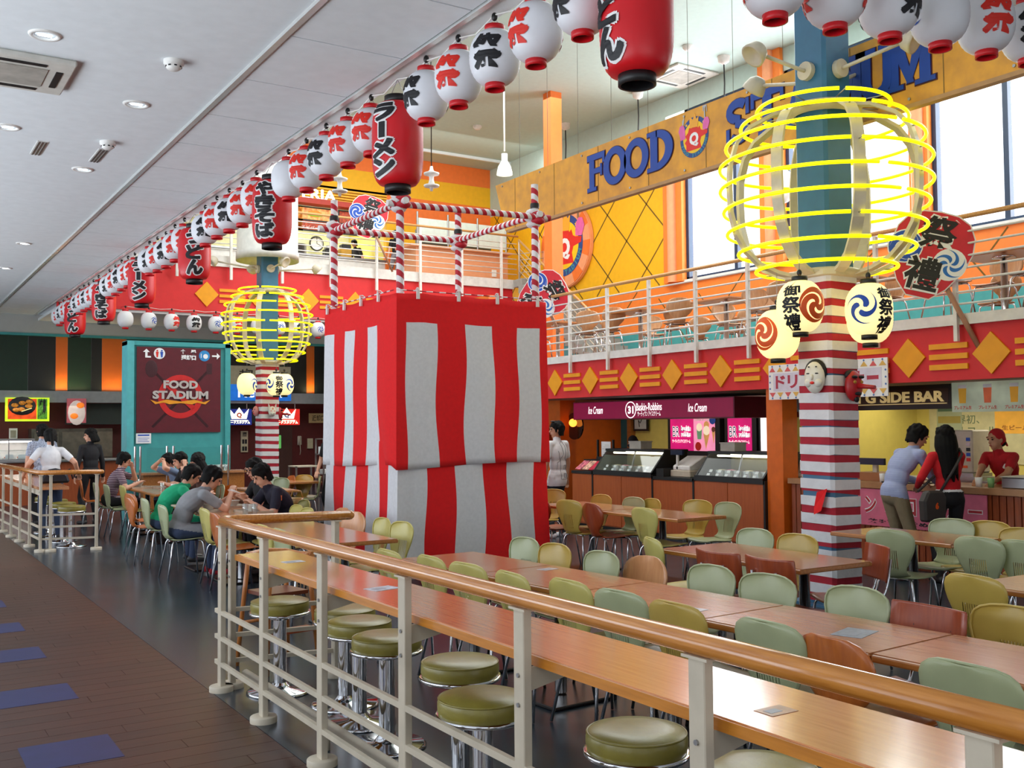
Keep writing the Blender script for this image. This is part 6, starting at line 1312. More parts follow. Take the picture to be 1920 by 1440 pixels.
PY = mat('yellow_green_plastic', 'c4b868', .32, noise=.03); PG = mat('pale_green_plastic', 'a8ae86', .32, noise=.03); PY2 = mat('warm_yellow_plastic', 'bea04a', .32, noise=.03)
WO = wood('orange_veneer', 'b05a1c', 'c66c26', .3, (14, 14, 1.5)); WP = wood('peach_veneer', 'd09060', 'dca070', .35, (14, 14, 1.5)); WR = wood('red_brown_veneer', '8c3412', 'a0441c', .35, (14, 14, 1.5)); WL = wood('light_beech_veneer', 'b8845a', 'cc9c70', .4, (14, 14, 1.5))
KM = {'y': ('plastic', PY), 'Y': ('plastic', PY2), 'g': ('plastic', PG), 'w': ('oval', WO), 'p': ('oval', WP), 'r': ('rect', WR), 'o': ('oval', WR), 'l': ('oval', WL)}
CH = [
 # near side of the long row (facing the table, backs to the counter)
 ('y', 2.98, 6.32, 0, 'yellow-green chair at far left of the long row, rail crossing its back'), ('y', 3.06, 5.86, 0, 'yellow-green chair with slots just below the rail, left of the fifth post'), ('y', 3.08, 5.42, 6, 'yellow-green chair partly hidden behind the slotted one, near row'), ('y', 3.1, 4.95, -3, 'yellow-green chair directly left of the fifth railing post'),
 ('y', 3.2, 4.52, 0, 'yellow-green chair with slots right of the fifth railing post'), ('g', 3.2, 4.08, 4, 'pale green chair on the near side between two yellow ones'), ('Y', 3.2, 3.66, 0, 'warm yellow slotted chair left of the sixth railing post'), ('g', 3.22, 3.1, 0, 'pale green slotted chair beside the big orange oval chair'), ('w', 3.24, 2.78, -4, 'big orange wooden oval chair on the near side, bottom right'), ('g', 3.22, 2.17, 0, 'pale green chair at the bottom right corner by the last post'),
 # far side of the long row
 ('g', 4.16, 6.35, 180, 'pale green chair on the far side of the row in front of the tower cloth'), ('Y', 4.12, 5.9, 180, 'yellow chair on the far side right of the tower cloth'), ('g', 4.12, 5.36, 178, 'pale green chair on the far side left of the peach oval chair'), ('p', 4.26, 5.08, 182, 'peach oval wooden chair on the far side of the long row'), ('g', 4.24, 4.46, 180, 'pale green chair before the left red-brown chair, far side'), ('g', 4.24, 4.02, 184, 'pale green chair before the right red-brown chair, far side'), ('g', 4.28, 3.45, 180, 'pale green chair in front of the striped column base'), ('r', 4.18, 2.96, 176, 'red-brown chair with small holes right of the column base'),
 ('Y', 5.1, 3.38, -6, 'big warm yellow slotted chair at the right edge table'), ('Y', 4.4, 2.70, 180, 'warm yellow chair cut off by the right edge below the big one'),
 # table left of the column
 ('r', 4.76, 5.02, 0, 'red-brown rectangular chair left of its twin before the column table'), ('r', 4.78, 4.58, 0, 'red-brown rectangular chair beside the column, right one of two'), ('r', 5.92, 4.58, 150, 'red-brown chair back at the right side of the striped column'), ('y', 4.88, 5.82, -20, 'yellow-green chair behind the peach oval chair'), ('g', 5.98, 5.80, 180, 'pale green chair at the far corner of the column table'), ('Y', 5.94, 5.33, 180, 'yellow chair half hidden left of the striped column'),
 # pair of tables before the ice cream shop
 ('o', 6.62, 9.9, 0, 'dark orange oval chair right at the tower cloth edge'), ('Y', 6.58, 9.25, 10, 'olive yellow chair with green seat left of the dark orange oval chair'), ('o', 6.6, 8.86, -5, 'dark orange oval chair on the near side of the ice cream tables'), ('y', 6.55, 7.92, 0, 'yellow slotted chair nearest on the ice cream tables'), ('Y', 7.56, 10.9, 200, 'yellow chair behind the man in white by the tower'), ('Y', 7.42, 9.68, 180, 'yellow chair on the counter side behind the dark orange oval chair'), ('g', 7.44, 9.1, 180, 'pale green chair overlapped by a yellow one, counter side'), ('Y', 7.46, 8.8, 170, 'broad yellow chair on the counter side, middle'), ('Y', 7.72, 8.35, 190, 'yellow chair on the counter side, left of the last green one'), ('g', 7.74, 7.9, 180, 'pale green chair at the right end of the ice cream tables'),
 # before the bar
 ('g', 6.72, 5.15, 10, 'pale green slotted chair directly right of the striped column'), ('g', 7.92, 5.4, 190, 'pale green chair on the bar side behind the slotted green one'), ('Y', 7.98, 5.08, 180, 'yellow chair on the bar side beside the green one'), ('g', 6.78, 4.44, 0, 'pale green slotted chair in the middle of the right edge group'), ('g', 6.84, 4.14, 0, 'pale green chair cut by the right edge, middle height'), ('Y', 7.66, 4.6, 180, 'sliver of a yellow chair at the right edge before the bar'),
 # table left of the tower
 ('y', 4.0, 8.48, 178, 'yellow-green chair before the tower, left of two side by side'), ('y', 3.98, 8.04, 184, 'yellow-green chair before the tower, right of two side by side'), ('p', 4.22, 9.92, 180, 'peach oval chair standing at the tower\'s left cloth, left one'), ('p', 4.12, 9.42, 195, 'peach oval chair turned sideways at the tower cloth, right one'), ('y', 3.92, 10.45, 180, 'yellow-green chair beside the man in the dark jersey'), ('y', 3.86, 9.98, 180, 'yellow-green chair just right of the one by the jersey man'), ('y', 2.86, 8.55, 0, 'yellow-green chair behind the rail corner, left one'), ('g', 2.86, 8.12, 0, 'pale green chair behind the rail corner, right one'),
 # behind
 ('Y', 6.45, 16.9, 210, 'yellow chair with seat visible right of the far column'), ('w', 6.3, 17.1, 180, 'orange oval chair right of the far column behind the yellow one'), ('g', 5.8, 16.6, 200, 'small green chair just right of the far column, first'), ('g', 5.78, 16.15, 200, 'small green chair just right of the far column, second'), ('g', 6.5, 16.3, 160, 'dull green chair beside the tray trolley'), ('w', 4.56, 14.9, 190, 'orange oval chair behind the diners, right one of two'), ('w', 4.42, 15.1, 180, 'orange oval chair behind the diners, left one of two'),
 ('w', 2.70, 13.05, 0, 'orange oval chair left of the person in the green shirt'), ('g', 2.78, 12.62, 0, 'pale green chair under the person in the green shirt'), ('g', 2.70, 11.42, 0, 'pale green chair under the person in the grey shirt'), ('y', 2.95, 10.68, 0, 'yellow-green chair right of the person in the grey shirt'), ('w', 2.92, 10.2, 0, 'orange oval chair touching the near rail corner'),
 ('w', 3.0, 18.2, -10, 'orange oval chair at the far left rail end'), ('g', 2.96, 16.7, 0, 'pale green chair under the diner in the striped shirt'), ('g', 3.0, 16.1, 0, 'pale green chair right of the striped shirt diner'), ('y', 3.14, 15.65, 0, 'yellow-green chair at the near end of the far table'), ('w', 2.88, 13.9, 10, 'brown oval chair standing alone before the far table'),
 ('g', 4.42, 16.4, 180, 'pale green chair under the diner covering his face'), ('g', 4.44, 15.9, 180, 'pale green chair under the far diner in black'), ('g', 4.46, 15.4, 180, 'pale green chair under the far diner drinking'), ('g', 4.4, 14.85, 180, 'pale green chair under the woman in the brown cardigan'), ('g', 4.32, 11.9, 180, 'pale green chair under the person in glasses'), ('y', 4.25, 11.1, 180, 'yellow-green chair under the man in the dark jersey')]
CP = {}
for k, x, y, h, l in CH:
    a = R(h); loc = (x+.255*cos(a), y+.255*sin(a), 0)
    if k not in CP: o = make_chair(KM[k][0], l, KM[k][1], k); o.location = loc; o.rotation_euler = (0, 0, a); o['group'] = 'dining chairs'; CP[k] = o
    else: dup(CP[k], loc, a, l)
# terrace furniture
TZ = 2.765
TT = [(11.35, 16.2, 'terrace table at the far end beside the peach column'), (11.4, 13.75, 'terrace table with chairs in front, middle of the terrace rail'), (11.6, 11.85, 'terrace table left of the neon globe'), (11.3, 6.95, 'terrace table right of the festival fan'), (11.5, 9.3, 'terrace table behind the neon globe'), (13.9, 13.9, 'terrace table in the back row before the orange wall'), (13.9, 7.6, 'terrace table in the back row at the right')]
for i, (x, y, l) in enumerate(TT):
    x, y = x*.9286, y*.9286
    t = make_table(l, .7, .8, name='terrace_table', loc=(x, y, TZ), group='terrace tables', top=OAKTOP)
TC = [(11.0, 14.75, 60, 'light oval terrace chair nearest the rail, second from the tower'), (11.1, 14.1, 75, 'light oval terrace chair close to its table, third from the tower'), (12.0, 15.4, 110, 'light oval terrace chair behind the first terrace table'), (12.6, 14.9, 240, 'light oval terrace chair further back before the orange wall'), (11.9, 13.4, 80, 'light oval terrace chair on the wall side of the middle table'), (11.2, 12.5, 58, 'large light oval terrace chair on the rail side of the third table'), (12.4, 12.75, 250, 'light oval terrace chair behind the large one'), (12.2, 11.5, 180, 'light oval terrace chair left of the globe ribs'), (11.4, 11.05, 250, 'light oval terrace chair at the left side of the globe'), (11.2, 10.3, 60, 'light oval terrace chair seen through the globe\'s lower left'), (11.1, 7.75, 250, 'light oval terrace chair beneath the festival fan'), (11.95, 7.3, 180, 'light oval terrace chair right of the festival fan, wall side'), (11.9, 6.6, 180, 'light oval terrace chair at the right edge, wall side'), (11.0, 6.2, 70, 'light oval terrace chair at the right edge, rail side'), (11.05, 16.75, 270, 'light oval terrace chair at the tower edge'), (12.0, 8.9, 180, 'light oval terrace chair behind the near column, right'), (12.0, 9.7, 180, 'light oval terrace chair behind the near column, left'),
      (13.6, 14.6, 60, 'light oval terrace chair in the back row before the yellow wall corner'), (13.5, 13.3, 100, 'light oval terrace chair in the back row behind the middle table'), (13.4, 11.9, 70, 'light oval terrace chair in the back row left of the window frame'), (13.5, 10.6, 200, 'light oval terrace chair in the back row behind the globe'), (13.4, 8.2, 60, 'light oval terrace chair in the back row right of the near column'), (13.4, 7.0, 100, 'light oval terrace chair in the back row at the right edge'), (11.1, 8.9, 70, 'light oval terrace chair at the rail just right of the near column')]
for x, y, h, l in TC:
    x, y = x*.9286, y*.9286
    a = R(h); loc = (x+.24*cos(a), y+.24*sin(a), TZ)
    if 'l' not in CP: o = make_chair('oval', l, WL, 'l'); o.location = loc; o.rotation_euler = (0, 0, a); o['group'] = 'terrace chairs'; CP['l'] = o
    else: dup(CP['l'], loc, a, l, 'terrace chairs')
# ---------------------------------------------------------------- masks on the columns
def mask(kind, p, face, label, s=1.):
    t = local('festival_mask', label, 'mask', p, None, -face)
    MW = mat('mask_white', 'e6e2d6', .4); MR = mat('mask_red', 'b01c24', .4); MPK = mat('mask_pink', 'd88c88', .4)
    def E(nm, m, *a, **k): MB().ell(*a, **k).build(nm, m, t)
    if kind == 'woman':
        E('face', MW, (0, -.02, 0), .095, .06, .145, n=20, k=14); E('hair', INK, (0, .005, .05), .105, .05, .12, n=18, k=10); E('cheek', MW, (-.045, -.055, -.05), .04, .03, .04); E('cheek', MW, (.045, -.055, -.05), .04, .03, .04)
        for sx in (-1, 1): E('eye', INK, (sx*.04, -.073, .035), .018, .006, .006); E('brow_dot', INK, (sx*.035, -.068, .095), .010, .006, .006)
        E('nose', MW, (0, -.085, .0), .014, .02, .028); E('mouth', RINK, (0, -.082, -.05), .02, .008, .014)
    elif kind == 'tengu':
        E('face', MR, (0, -.02, 0), .10, .06, .14, n=20, k=12); MB().tube([(0, -.06, .0), (-.0, -.16, -.01), (.0, -.25, -.02)], [.028, .022, .018], 10).build('long_nose', MR, t)
        for sx in (-1, 1): E('eye', mat('mask_gold', 'b88830', .4), (sx*.045, -.072, .035), .02, .01, .016); E('brow', INK, (sx*.045, -.07, .08), .035, .02, .016)
        E('mouth', INK, (0, -.07, -.07), .045, .012, .018); E('beard', INK, (0, -.05, -.12), .03, .02, .03); E('hair', INK, (0, .0, .1), .09, .04, .05)
    elif kind == 'fox':
        E('face', MW, (0, -.02, 0), .085, .05, .11, n=16, k=10); E('muzzle', MW, (0, -.08, -.05), .03, .05, .03)
        for sx in (-1, 1): MB().prism([(sx*.03, .06), (sx*.085, .03), (sx*.085, .17)], .02, frame((0, -.02, 0), (1, 0, 0), (0, 0, 1))).build('ear', MW, t); E('eye', RINK, (sx*.035, -.062, .01), .02, .006, .008)
        E('nose', INK, (0, -.128, -.045), .01, .008, .008); E('cheek_mark', OINK, (.0, -.07, .06), .01, .006, .025)
    else: E('face', MPK, (0, -.02, 0), .08, .06, .11, n=16, k=10); E('nose', MPK, (0, -.09, 0), .02, .02, .02); [E('eye', INK, (sx*.035, -.07, .035), .012, .006, .01) for sx in (-1, 1)]; E('mouth', RINK, (0, -.075, -.05), .025, .006, .012)
mask('woman', (7.262, 6.30, 2.06), R(72), 'white woman face festival mask with black hair on the near column'); mask('tengu', (7.54, 6.125, 1.98), R(0), 'red long-nosed festival mask on the near column')
mask('fox', (7.22, 20.86, 1.98), R(0), 'white fox festival mask on the far column'); mask('pink', (6.97, 21.1, 1.99), R(75), 'pink face festival mask at the far column\'s left side'); mask('tengu', (7.42, 21.0, 1.93), R(-60), 'dark red mask at the far column\'s right edge')
t = thing('torn_cloth', 'torn red and white cloth end hanging loose on the near column', 'cloth', (7.28, 6.3, .95)); MB().add([(7.282, 6.33, 1.02), (7.27, 6.2, 1.06), (7.23, 6.24, .86), (7.25, 6.34, .82), (7.275, 6.36, .88)], [(0, 1, 2, 3, 4)], 0).build('cloth_end', CLOTHR, t)
# ================================================================ people
SKIN = mat('skin', 'd8a084', .5, noise=.03); SKIN2 = mat('skin_tan', 'c08a6c', .5, noise=.03); HAIR = mat('black_hair', '0b0908', .75, noise=.2, ns=60, spec=.2); EYE_ = mat('eye_dark', '120c0a', .2, noise=0); LIP = mat('lip', 'a85048', .5)
SHOE = mat('shoe_dark', '2a2626', .5)
class Body:
    def __init__(s): s.prims = []; s.flag = []; s.fl = False
    def cap(s, a, b, ra, rb, m): s.flag.append(s.fl); s.prims.append(('c', Vector(a), Vector(b), ra, rb, m))
    def ell(s, c, r, m, ax=None): s.prims.append(('e', Vector(c), r, ax or (Vector((1, 0, 0)), Vector((0, 1, 0)), Vector((0, 0, 1))), m)); s.flag.append(s.fl)
    def mesh(s, voxel, name, mats, parent, smooth=4, hem=None):
        mb = MB()
        for p in s.prims:
            if p[0] == 'c':
                _, a, b, ra, rb, m = p; d = b-a; L = d.length or 1e-4; d = d/L; pts = []; rs = []
                for t in (-1, -.8, -.45): pts.append(a+d*(ra*t)); rs.append(ra*sqrt(max(0.0004, 1-t*t)))
                pts.append(a); rs.append(ra); pts.append(b); rs.append(rb)
                for t in (.45, .8, 1): pts.append(b+d*(rb*t)); rs.append(rb*sqrt(max(0.0004, 1-t*t)))
                mb.tube(pts, rs, 12)
            else: mb.ell(p[1], *p[2], n=16, k=10, ax=p[3])
        me = bpy.data.meshes.new(name); me.from_pydata(mb.v, [], mb.f); o = bpy.data.objects.new(name, me); COL.objects.link(o)
        r = o.modifiers.new('r', 'REMESH'); r.mode = 'VOXEL'; r.voxel_size = voxel; r.use_smooth_shade = True
        sm = o.modifiers.new('s', 'SMOOTH'); sm.factor = .5; sm.iterations = smooth
        dg = bpy.context.evaluated_depsgraph_get(); me2 = bpy.data.meshes.new_from_object(o.evaluated_get(dg)); o.modifiers.clear(); o.data = me2; bpy.data.meshes.remove(me); me2.name = name
        n = len(me2.polygons); c = np.empty(n*3); me2.polygons.foreach_get('center', c); c = c.reshape(-1, 3); best = np.full(n, 1e9); idx = np.zeros(n, int); fl = np.zeros(n, bool)
        for p, pf in zip(s.prims, s.flag):
            if p[0] == 'c':
                a = np.array(p[1]); b = np.array(p[2]); d = b-a; t = np.clip(((c-a)@d)/max(1e-9, d@d), 0, 1); ds = np.linalg.norm(c-(a+t[:, None]*d), axis=1)-(p[3]+(p[4]-p[3])*t); m = p[5]
            else:
                q = c-np.array(p[1]); r3 = np.array(p[2]); k = np.stack([q@np.array(p[3][i])/r3[i] for i in range(3)], 1); ds = (np.linalg.norm(k, axis=1)-1)*r3.min(); m = p[4]
            u = ds < best; best[u] = ds[u]; idx[u] = m; fl[u] = pf
        if hem is not None:      # shirt above the hem line, trousers below it
            up = (c-np.array(hem[0]))@np.array(hem[1]) > 0; idx[fl & up & (idx != 4)] = 1; idx[fl & ~up] = 2
        me2.materials.clear()
        for m in mats: me2.materials.append(m)
        me2.polygons.foreach_set('material_index', idx.astype(np.int32)); me2.polygons.foreach_set('use_smooth', [True]*n); me2.update()
        if parent is not None: o.parent = parent
        return o
def ik(a, b, l1, l2, pole):
    d = b-a; L = min(d.length, (l1+l2)*.995); d = d.normalized(); b = a+d*L; x = (l1*l1-l2*l2+L*L)/(2*L); h = sqrt(max(0, l1*l1-x*x)); pv = Vector(pole); pv = (pv-d*pv.dot(d))
    if pv.length < 1e-4: pv = Vector((0, 0, -1))
    return a+d*x+pv.normalized()*h, b
def person(label, loc, face, h=1.7, pose='stand', lean=(0, 0), head=(0, 0, 0), rh=None, lh=None, top=None, bottom=None, skin=None, sleeve='short', hair='short', shoes=None, hem=.0, feet=None, female=False, seat=.46, group=None, hairm=None, twist=0., band=None):
    """face: compass angle of travel (0 = +X, 90 = +Y); local x forward, y left. hands are (forward, left, up) in metres from the floor point."""
    s = h/1.7; t = local('person', label, 'person', loc, group, R(face)); B = Body(); V = Vector; skin = skin or SKIN
    sh = .155 if female else .175; hw = .10
    pel = V((0, 0, .92*s)) if pose == 'stand' else V((0, 0, (seat+.09)))
    l1, l2 = R(lean[0]), R(lean[1])
    d1 = V((sin(l1), 0, cos(l1))); d2 = V((sin(l2), 0, cos(l2)))
    wai = pel+d1*.16*s; che = wai+(d1*.5+d2*.5).normalized()*.15*s; nb = che+d2*.17*s
    ax1 = (V((d1.z, 0, -d1.x)), V((0, 1, 0)), d1); ax2 = (V((d2.z, 0, -d2.x)), V((0, 1, 0)), d2)
    B.fl = True; B.ell(pel, (.118*s, .158*s if not female else .165*s, .12*s), 2, ax1)
    if band is not None: B.ell(pel+d1*.045*s, (.124*s, .163*s, .055*s), 4, ax1)
    B.ell(wai-d1*.02, (.105*s, (.150 if not female else .135)*s, .15*s), 1, ax1); B.ell(che, (.115*s, (.172 if not female else .155)*s, .19*s), 1, ax2)
    if hem > .12: B.ell(pel+V((0, 0, (.03-hem*.5)*s)), (.120*s, .160*s, (.06+hem*.5)*s), 1)
    B.fl = False
    if female: B.ell(che+ax2[0]*.06*s-d2*.02, (.07*s, .13*s, .08*s), 1, ax2)
    lv = V((-sin(R(twist)), cos(R(twist)), 0)); shl = nb-d2*.045*s+lv*sh*s; shr = nb-d2*.045*s-lv*sh*s
    B.cap(shl, shr, .058*s, .058*s, 1); B.cap(nb-d2*.05*s, nb+d2*.03*s, .075*s, .058*s, 1)
    hp, hyw, hr_ = (R(a) for a in head)
    nd = (d2*.6+V((sin(hp*.5), 0, cos(hp*.5)))*.6).normalized(); hc = nb+nd*.165*s
    rot = Quaternion((0, 0, 1), hyw) @ Quaternion((0, 1, 0), hp) @ Quaternion((1, 0, 0), hr_)
    fx, fy, fz = rot @ V((1, 0, 0)), rot @ V((0, 1, 0)), rot @ V((0, 0, 1))
    B.cap(nb, hc-fz*.05*s-fx*.01*s, .052*s, .05*s, 0)
    HP = lambda x, y, z: hc+fx*x*s+fy*y*s+fz*z*s
    B.ell(HP(-.005, 0, .02), (.092*s, .074*s, .098*s), 0, (fx, fy, fz)); B.ell(HP(.022, 0, -.045), (.062*s, .057*s, .068*s), 0, (fx, fy, fz)); B.cap(HP(.05, 0, -.085), HP(.055, 0, -.09), .028*s, .026*s, 0)
    B.cap(HP(.083, 0, .012), HP(.103, 0, -.022), .009*s, .014*s, 0); B.ell(HP(.083, 0, -.055), (.012*s, .024*s, .012*s), 0, (fx, fy, fz)); B.cap(HP(.078, .05, .038), HP(.082, -.05, .038), .012*s, .012*s, 0)
    for sy in (-1, 1): B.ell(HP(-.008, sy*.076, -.008), (.018*s, .009*s, .032*s), 0, (fx, fy, fz))
    hands = []
    for sy, shd, tgt in ((1, shl, lh), (-1, shr, rh)):
        if tgt is None: tgt = (.05, sy*.27, .76*s) if pose == 'stand' else (.28, sy*.16, seat+.18)
        tv = V(tgt); el, wr = ik(shd, tv, .275*s, .25*s, (-.5, sy*.75, -.8))
        if sleeve == 'long': B.cap(shd, el, .056*s, .046*s, 1); B.cap(el, wr, .045*s, .034*s, 1)
        else:
            mid = shd+(el-shd)*.62; B.cap(shd, mid, .060*s, .056*s, 1); B.cap(mid, el, .046*s, .040*s, 0); B.cap(el, wr, .040*s, .027*s, 0)
        dr = (wr-el).normalized(); nrm = dr.cross(V((0, 0, 1)));
        nrm = nrm.normalized() if nrm.length > .1 else V((0, 1, 0)); up = nrm.cross(dr); 
        pc = wr+dr*.045*s; B.ell(pc, (.050*s, .040*s, .018*s), 0, (dr, nrm, up))
        for k, (o_, ln) in enumerate(((-.030, .062), (-.010, .074), (.010, .070), (.029, .054))):
            a0 = pc+dr*.035*s+nrm*o_*s; a1 = a0+(dr*.8-up*.25)*ln*.55*s; a2 = a1+(dr*.45-up*.75)*ln*.5*s; B.cap(a0, a1, .0095*s, .0085*s, 0); B.cap(a1, a2, .0085*s, .0075*s, 0)
        th = pc-dr*.02*s-nrm*sy*.0+nrm*(-.03 if sy > 0 else .03)*s*-1; B.cap(th, th+(dr*.6+nrm*(.5 if sy > 0 else -.5)-up*.3)*.05*s, .011*s, .009*s, 0)
        hands.append(wr+dr*.08*s)
    for i, sy in enumerate((1, -1)):
        hip = pel+V((0, sy*hw*s*.9, -.03*s))
        if pose == 'stand':
            f = V(feet[i]) if feet else V((0, sy*.11, .07)); f.z = .075*s; kn, an = ik(hip, f, .43*s, .42*s, (1, sy*.1, 0))
        else:
            f = V(feet[i]) if feet else V((.36, sy*.14, .07)); kn = hip+V((.40*s, sy*.05, .01)); d = f-kn; an = kn+d.normalized()*min(d.length, .42*s); an.z = max(an.z, .07)
        B.fl = True; B.cap(hip, kn, .085*s, .062*s, 2); B.fl = False; B.cap(kn, kn+(an-kn)*.4, .060*s, .057*s, 2); B.cap(kn+(an-kn)*.4, an, .057*s, .046*s, 2)
        B.cap(an+V((-.03, 0, -.035)), an+V((.05, sy*.01, -.04)), .038*s, .038*s, 3); B.cap(an+V((.05, sy*.01, -.04)), an+V((.15*s, sy*.03, -.045)), .038*s, .03*s, 3)
    B.mesh(.0095, 'body', [skin, top, bottom, shoes or SHOE, band or top], t, 4, (pel+d1*(.055-hem)*s, (d1+V((0, 0, .6))).normalized()))
    Hh = Body(); cap = hair in ('cap', 'bandana')
    if hair != 'none':
        Hh.ell(HP(-.022, 0, .040), (.098*s, .087*s, .092*s), 0, (fx, fy, fz)); Hh.ell(HP(-.05, 0, -.005), (.068*s, .084*s, .085*s), 0, (fx, fy, fz))
        if not cap:
            for k in range(9): a = -1.2+2.4*k/8; Hh.cap(HP(.055*cos(a), .075*sin(a), .095), HP(.088*cos(a)*.98, .078*sin(a), .052-.012*(k % 2)), .02*s, .009*s, 0)
            for k in range(10): a = pi*.55+pi*.9*k/9; Hh.cap(HP(.07*cos(a)-.02, .075*sin(a), -.02), HP(.085*cos(a)-.01, .08*sin(a), -.075-.01*(k % 2)), .022*s, .012*s, 0)
            rnd = random.Random(int(h*100)+int(loc[1]*10))
            for k in range(46):
                az = rnd.uniform(-pi, pi); el = rnd.uniform(-.25, 1.35)
                if abs(az) < 1.0 and el < .62: continue
                p0 = (-.02+.096*cos(el)*cos(az), .086*cos(el)*sin(az), .036+.09*sin(el)); e2 = el-.48; az2 = az+rnd.uniform(-.25, .25); r2 = rnd.uniform(1.0, 1.12)
                if abs(az2) < .9 and e2 < .35: e2 = .35
                Hh.cap(HP(*p0), HP(-.02+.1*r2*cos(e2)*cos(az2), .088*r2*cos(e2)*sin(az2), .034+.092*r2*sin(e2)), .020*s, .006*s, 0)
            for sy in (-1, 1): Hh.cap(HP(.015, sy*.078, .05), HP(.022, sy*.078, -.025), .018*s, .012*s, 0)
        if hair in ('long', 'bob'):
            L_ = -.32 if hair == 'long' else -.13
            for k in range(9):
                a = pi*.5+pi*k/8; Hh.cap(HP(.07*cos(a)-.02, .078*sin(a), .0), HP(.085*cos(a)-.035, .088*sin(a), -.10), .036*s, .036*s, 0)
                if hair == 'long': q = HP(.085*cos(a)-.035, .088*sin(a), -.10); Hh.cap(q, V((nb.x-.10*s+.05*cos(a)*s, q.y*.9, nb.z-(.22+.04*(k % 3))*s)), .036*s, .016*s, 0)
        if hair == 'ponytail':
            Hh.ell(HP(-.115, 0, .02), (.035*s, .03*s, .035*s), 0, (fx, fy, fz)); Hh.cap(HP(-.12, 0, .0), HP(-.13, .0, -.17), .034*s, .02*s, 0)
        hm = Hh.mesh(.009, 'hair', [hairm or HAIR], t, 2); 
        if hair == 'cap': B2 = MB(); B2.add(*_brim(HP, s)); B2.build('cap_brim', hairm or HAIR, t); hm.name = 'cap_crown'
        if hair == 'bandana':
            hm.name = 'bandana'; tt = Body(); tt.cap(HP(-.11, 0, -.01), HP(-.13, .03, -.09), .022*s, .012*s, 0); tt.cap(HP(-.11, 0, -.01), HP(-.14, -.03, -.07), .022*s, .012*s, 0); tt.mesh(.008, 'bandana_knot', [hairm], t, 1)
            h2 = Body(); h2.ell(HP(-.06, 0, -.045), (.05*s, .078*s, .05*s), 0, (fx, fy, fz)); h2.mesh(.009, 'hair', [HAIR], t, 1)
    for sy in (-1, 1):
        MB().ell(HP(.081, sy*.032, .014), .010*s, .014*s, .008*s, 10, 6, 0, (fx, fy, fz)).build('eye', EYE_, t); MB().ell(HP(.086, sy*.033, .040), .006*s, .020*s, .005*s, 10, 6, 0, (fx, fy, fz)).build('eyebrow', HAIR, t)
    MB().ell(HP(.090, 0, -.055), .006*s, .022*s, .007*s, 10, 6, 0, (fx, fy, fz)).build('mouth', LIP, t)
    return t, dict(HP=HP, f=(fx, fy, fz), hands=hands, che=che, nb=nb, d2=d2, ax2=ax2, pel=pel, wai=wai, shl=shl, shr=shr)
def _brim(HP, s):
    vs = []; n = 10
    for z in (.035, .041):
        for i in range(n+1): a = -1.2+2.4*i/n; vs += [HP(.075*cos(a), .075*sin(a), z+.0), HP(.075*cos(a)+.075*cos(a)**.5 if cos(a) > 0 else .075*cos(a), .078*sin(a), z-.012)]
    fs = []; N = 2*(n+1)
    for i in range(n): a = 2*i; fs += [(a, a+1, a+3, a+2), (N+a, N+a+2, N+a+3, N+a+1), (a+1, N+a+1, N+a+3, a+3)]
    return vs, fs, 0, False
def cl(name, c, **k): return mat('cloth_'+name, c, .85, noise=k.get('noise', .06), ns=k.get('ns', 12), bump=.15, bs=60)
WHT = cl('white', 'dedee2'); GRY = cl('grey', '8c8c90'); GRN = cl('green', '10a070'); BLK = cl('black', '18161a'); NAVY = cl('denim', '34405c'); DJE = cl('jersey', '1c1a2c'); KHA = cl('khaki', '8c7c60'); BLU = cl('striped_blue', '7c88b4'); REDT = cl('red', 'c8101c'); BRN = cl('brown', '5c4038'); GBL = cl('grey_blue', '6c7c98'); DRD = cl('staff_red', 'b0101c'); PLAID = cl('plaid', 'a8b0c4', noise=.3, ns=50)
def stripes_mat(name, a, b, sc):
    m = mat(name, a, .85); nt = m.node_tree; N = nt.nodes; w = N.new('ShaderNodeTexWave'); w.bands_direction = 'Z'; w.inputs['Scale'].default_value = sc; tc = N.new('ShaderNodeTexCoord'); r = N.new('ShaderNodeValToRGB'); r.color_ramp.interpolation = 'CONSTANT'; r.color_ramp.elements[1].position = .72
    r.color_ramp.elements[0].color = (*lin(a), 1); r.color_ramp.elements[1].color = (*lin(b), 1); nt.links.new(tc.outputs['Object'], w.inputs[0]); nt.links.new(w.outputs['Fac'], r.inputs[0]); nt.links.new(r.outputs[0], N['Principled BSDF'].inputs['Base Color']); return m
STRT = stripes_mat('cloth_striped_purple', '4c2c44', 'b8a4a8', 12)
# standing, far left
q = at(96, 900, d=15.2)
person('person in white T-shirt and jeans seen from behind at the far left counter, arms spread', (q.x, q.y, 0), 92, 1.66, lean=(6, 10), head=(20, 0, 0), lh=(.12, .36, .96), rh=(.10, -.40, .97), top=WHT, bottom=NAVY, hair='ponytail', hem=.10, female=True)
q = at(80, 900, d=17.5)
person('person in checked shirt half hidden behind the one in white', (q.x, q.y, 0), 100, 1.74, lean=(3, 6), head=(8, 0, 0), top=PLAID, bottom=BLK, hem=.08)
q = at(170, 900, d=17.6)
person('person in long black top standing near the far counter, face turned left', (q.x, q.y, 0), 110, 1.66, lean=(2, 3), head=(8, 62, 0), top=BLK, bottom=BLK, sleeve='long', female=True, hair='bob')
def at_table(label, x, y, face, **k): return person(label, (x, y, 0), face, pose='sit', **k)
at_table('diner in dark striped T-shirt raising a hand at the far table', 3.18, 16.72, -8, lean=(16, 26), head=(20, 0, 0), lh=(.34, .06, 1.04), rh=(.42, -.16, .80), top=STRT, bottom=BLK, h=1.68)
at_table('diner in grey-blue shirt covering the face with both hands', 4.28, 16.45, 185, lean=(18, 34), head=(28, 0, 0), lh=(.36, .05, 1.13), rh=(.38, -.05, 1.14), top=GBL, bottom=BLK, h=1.68)
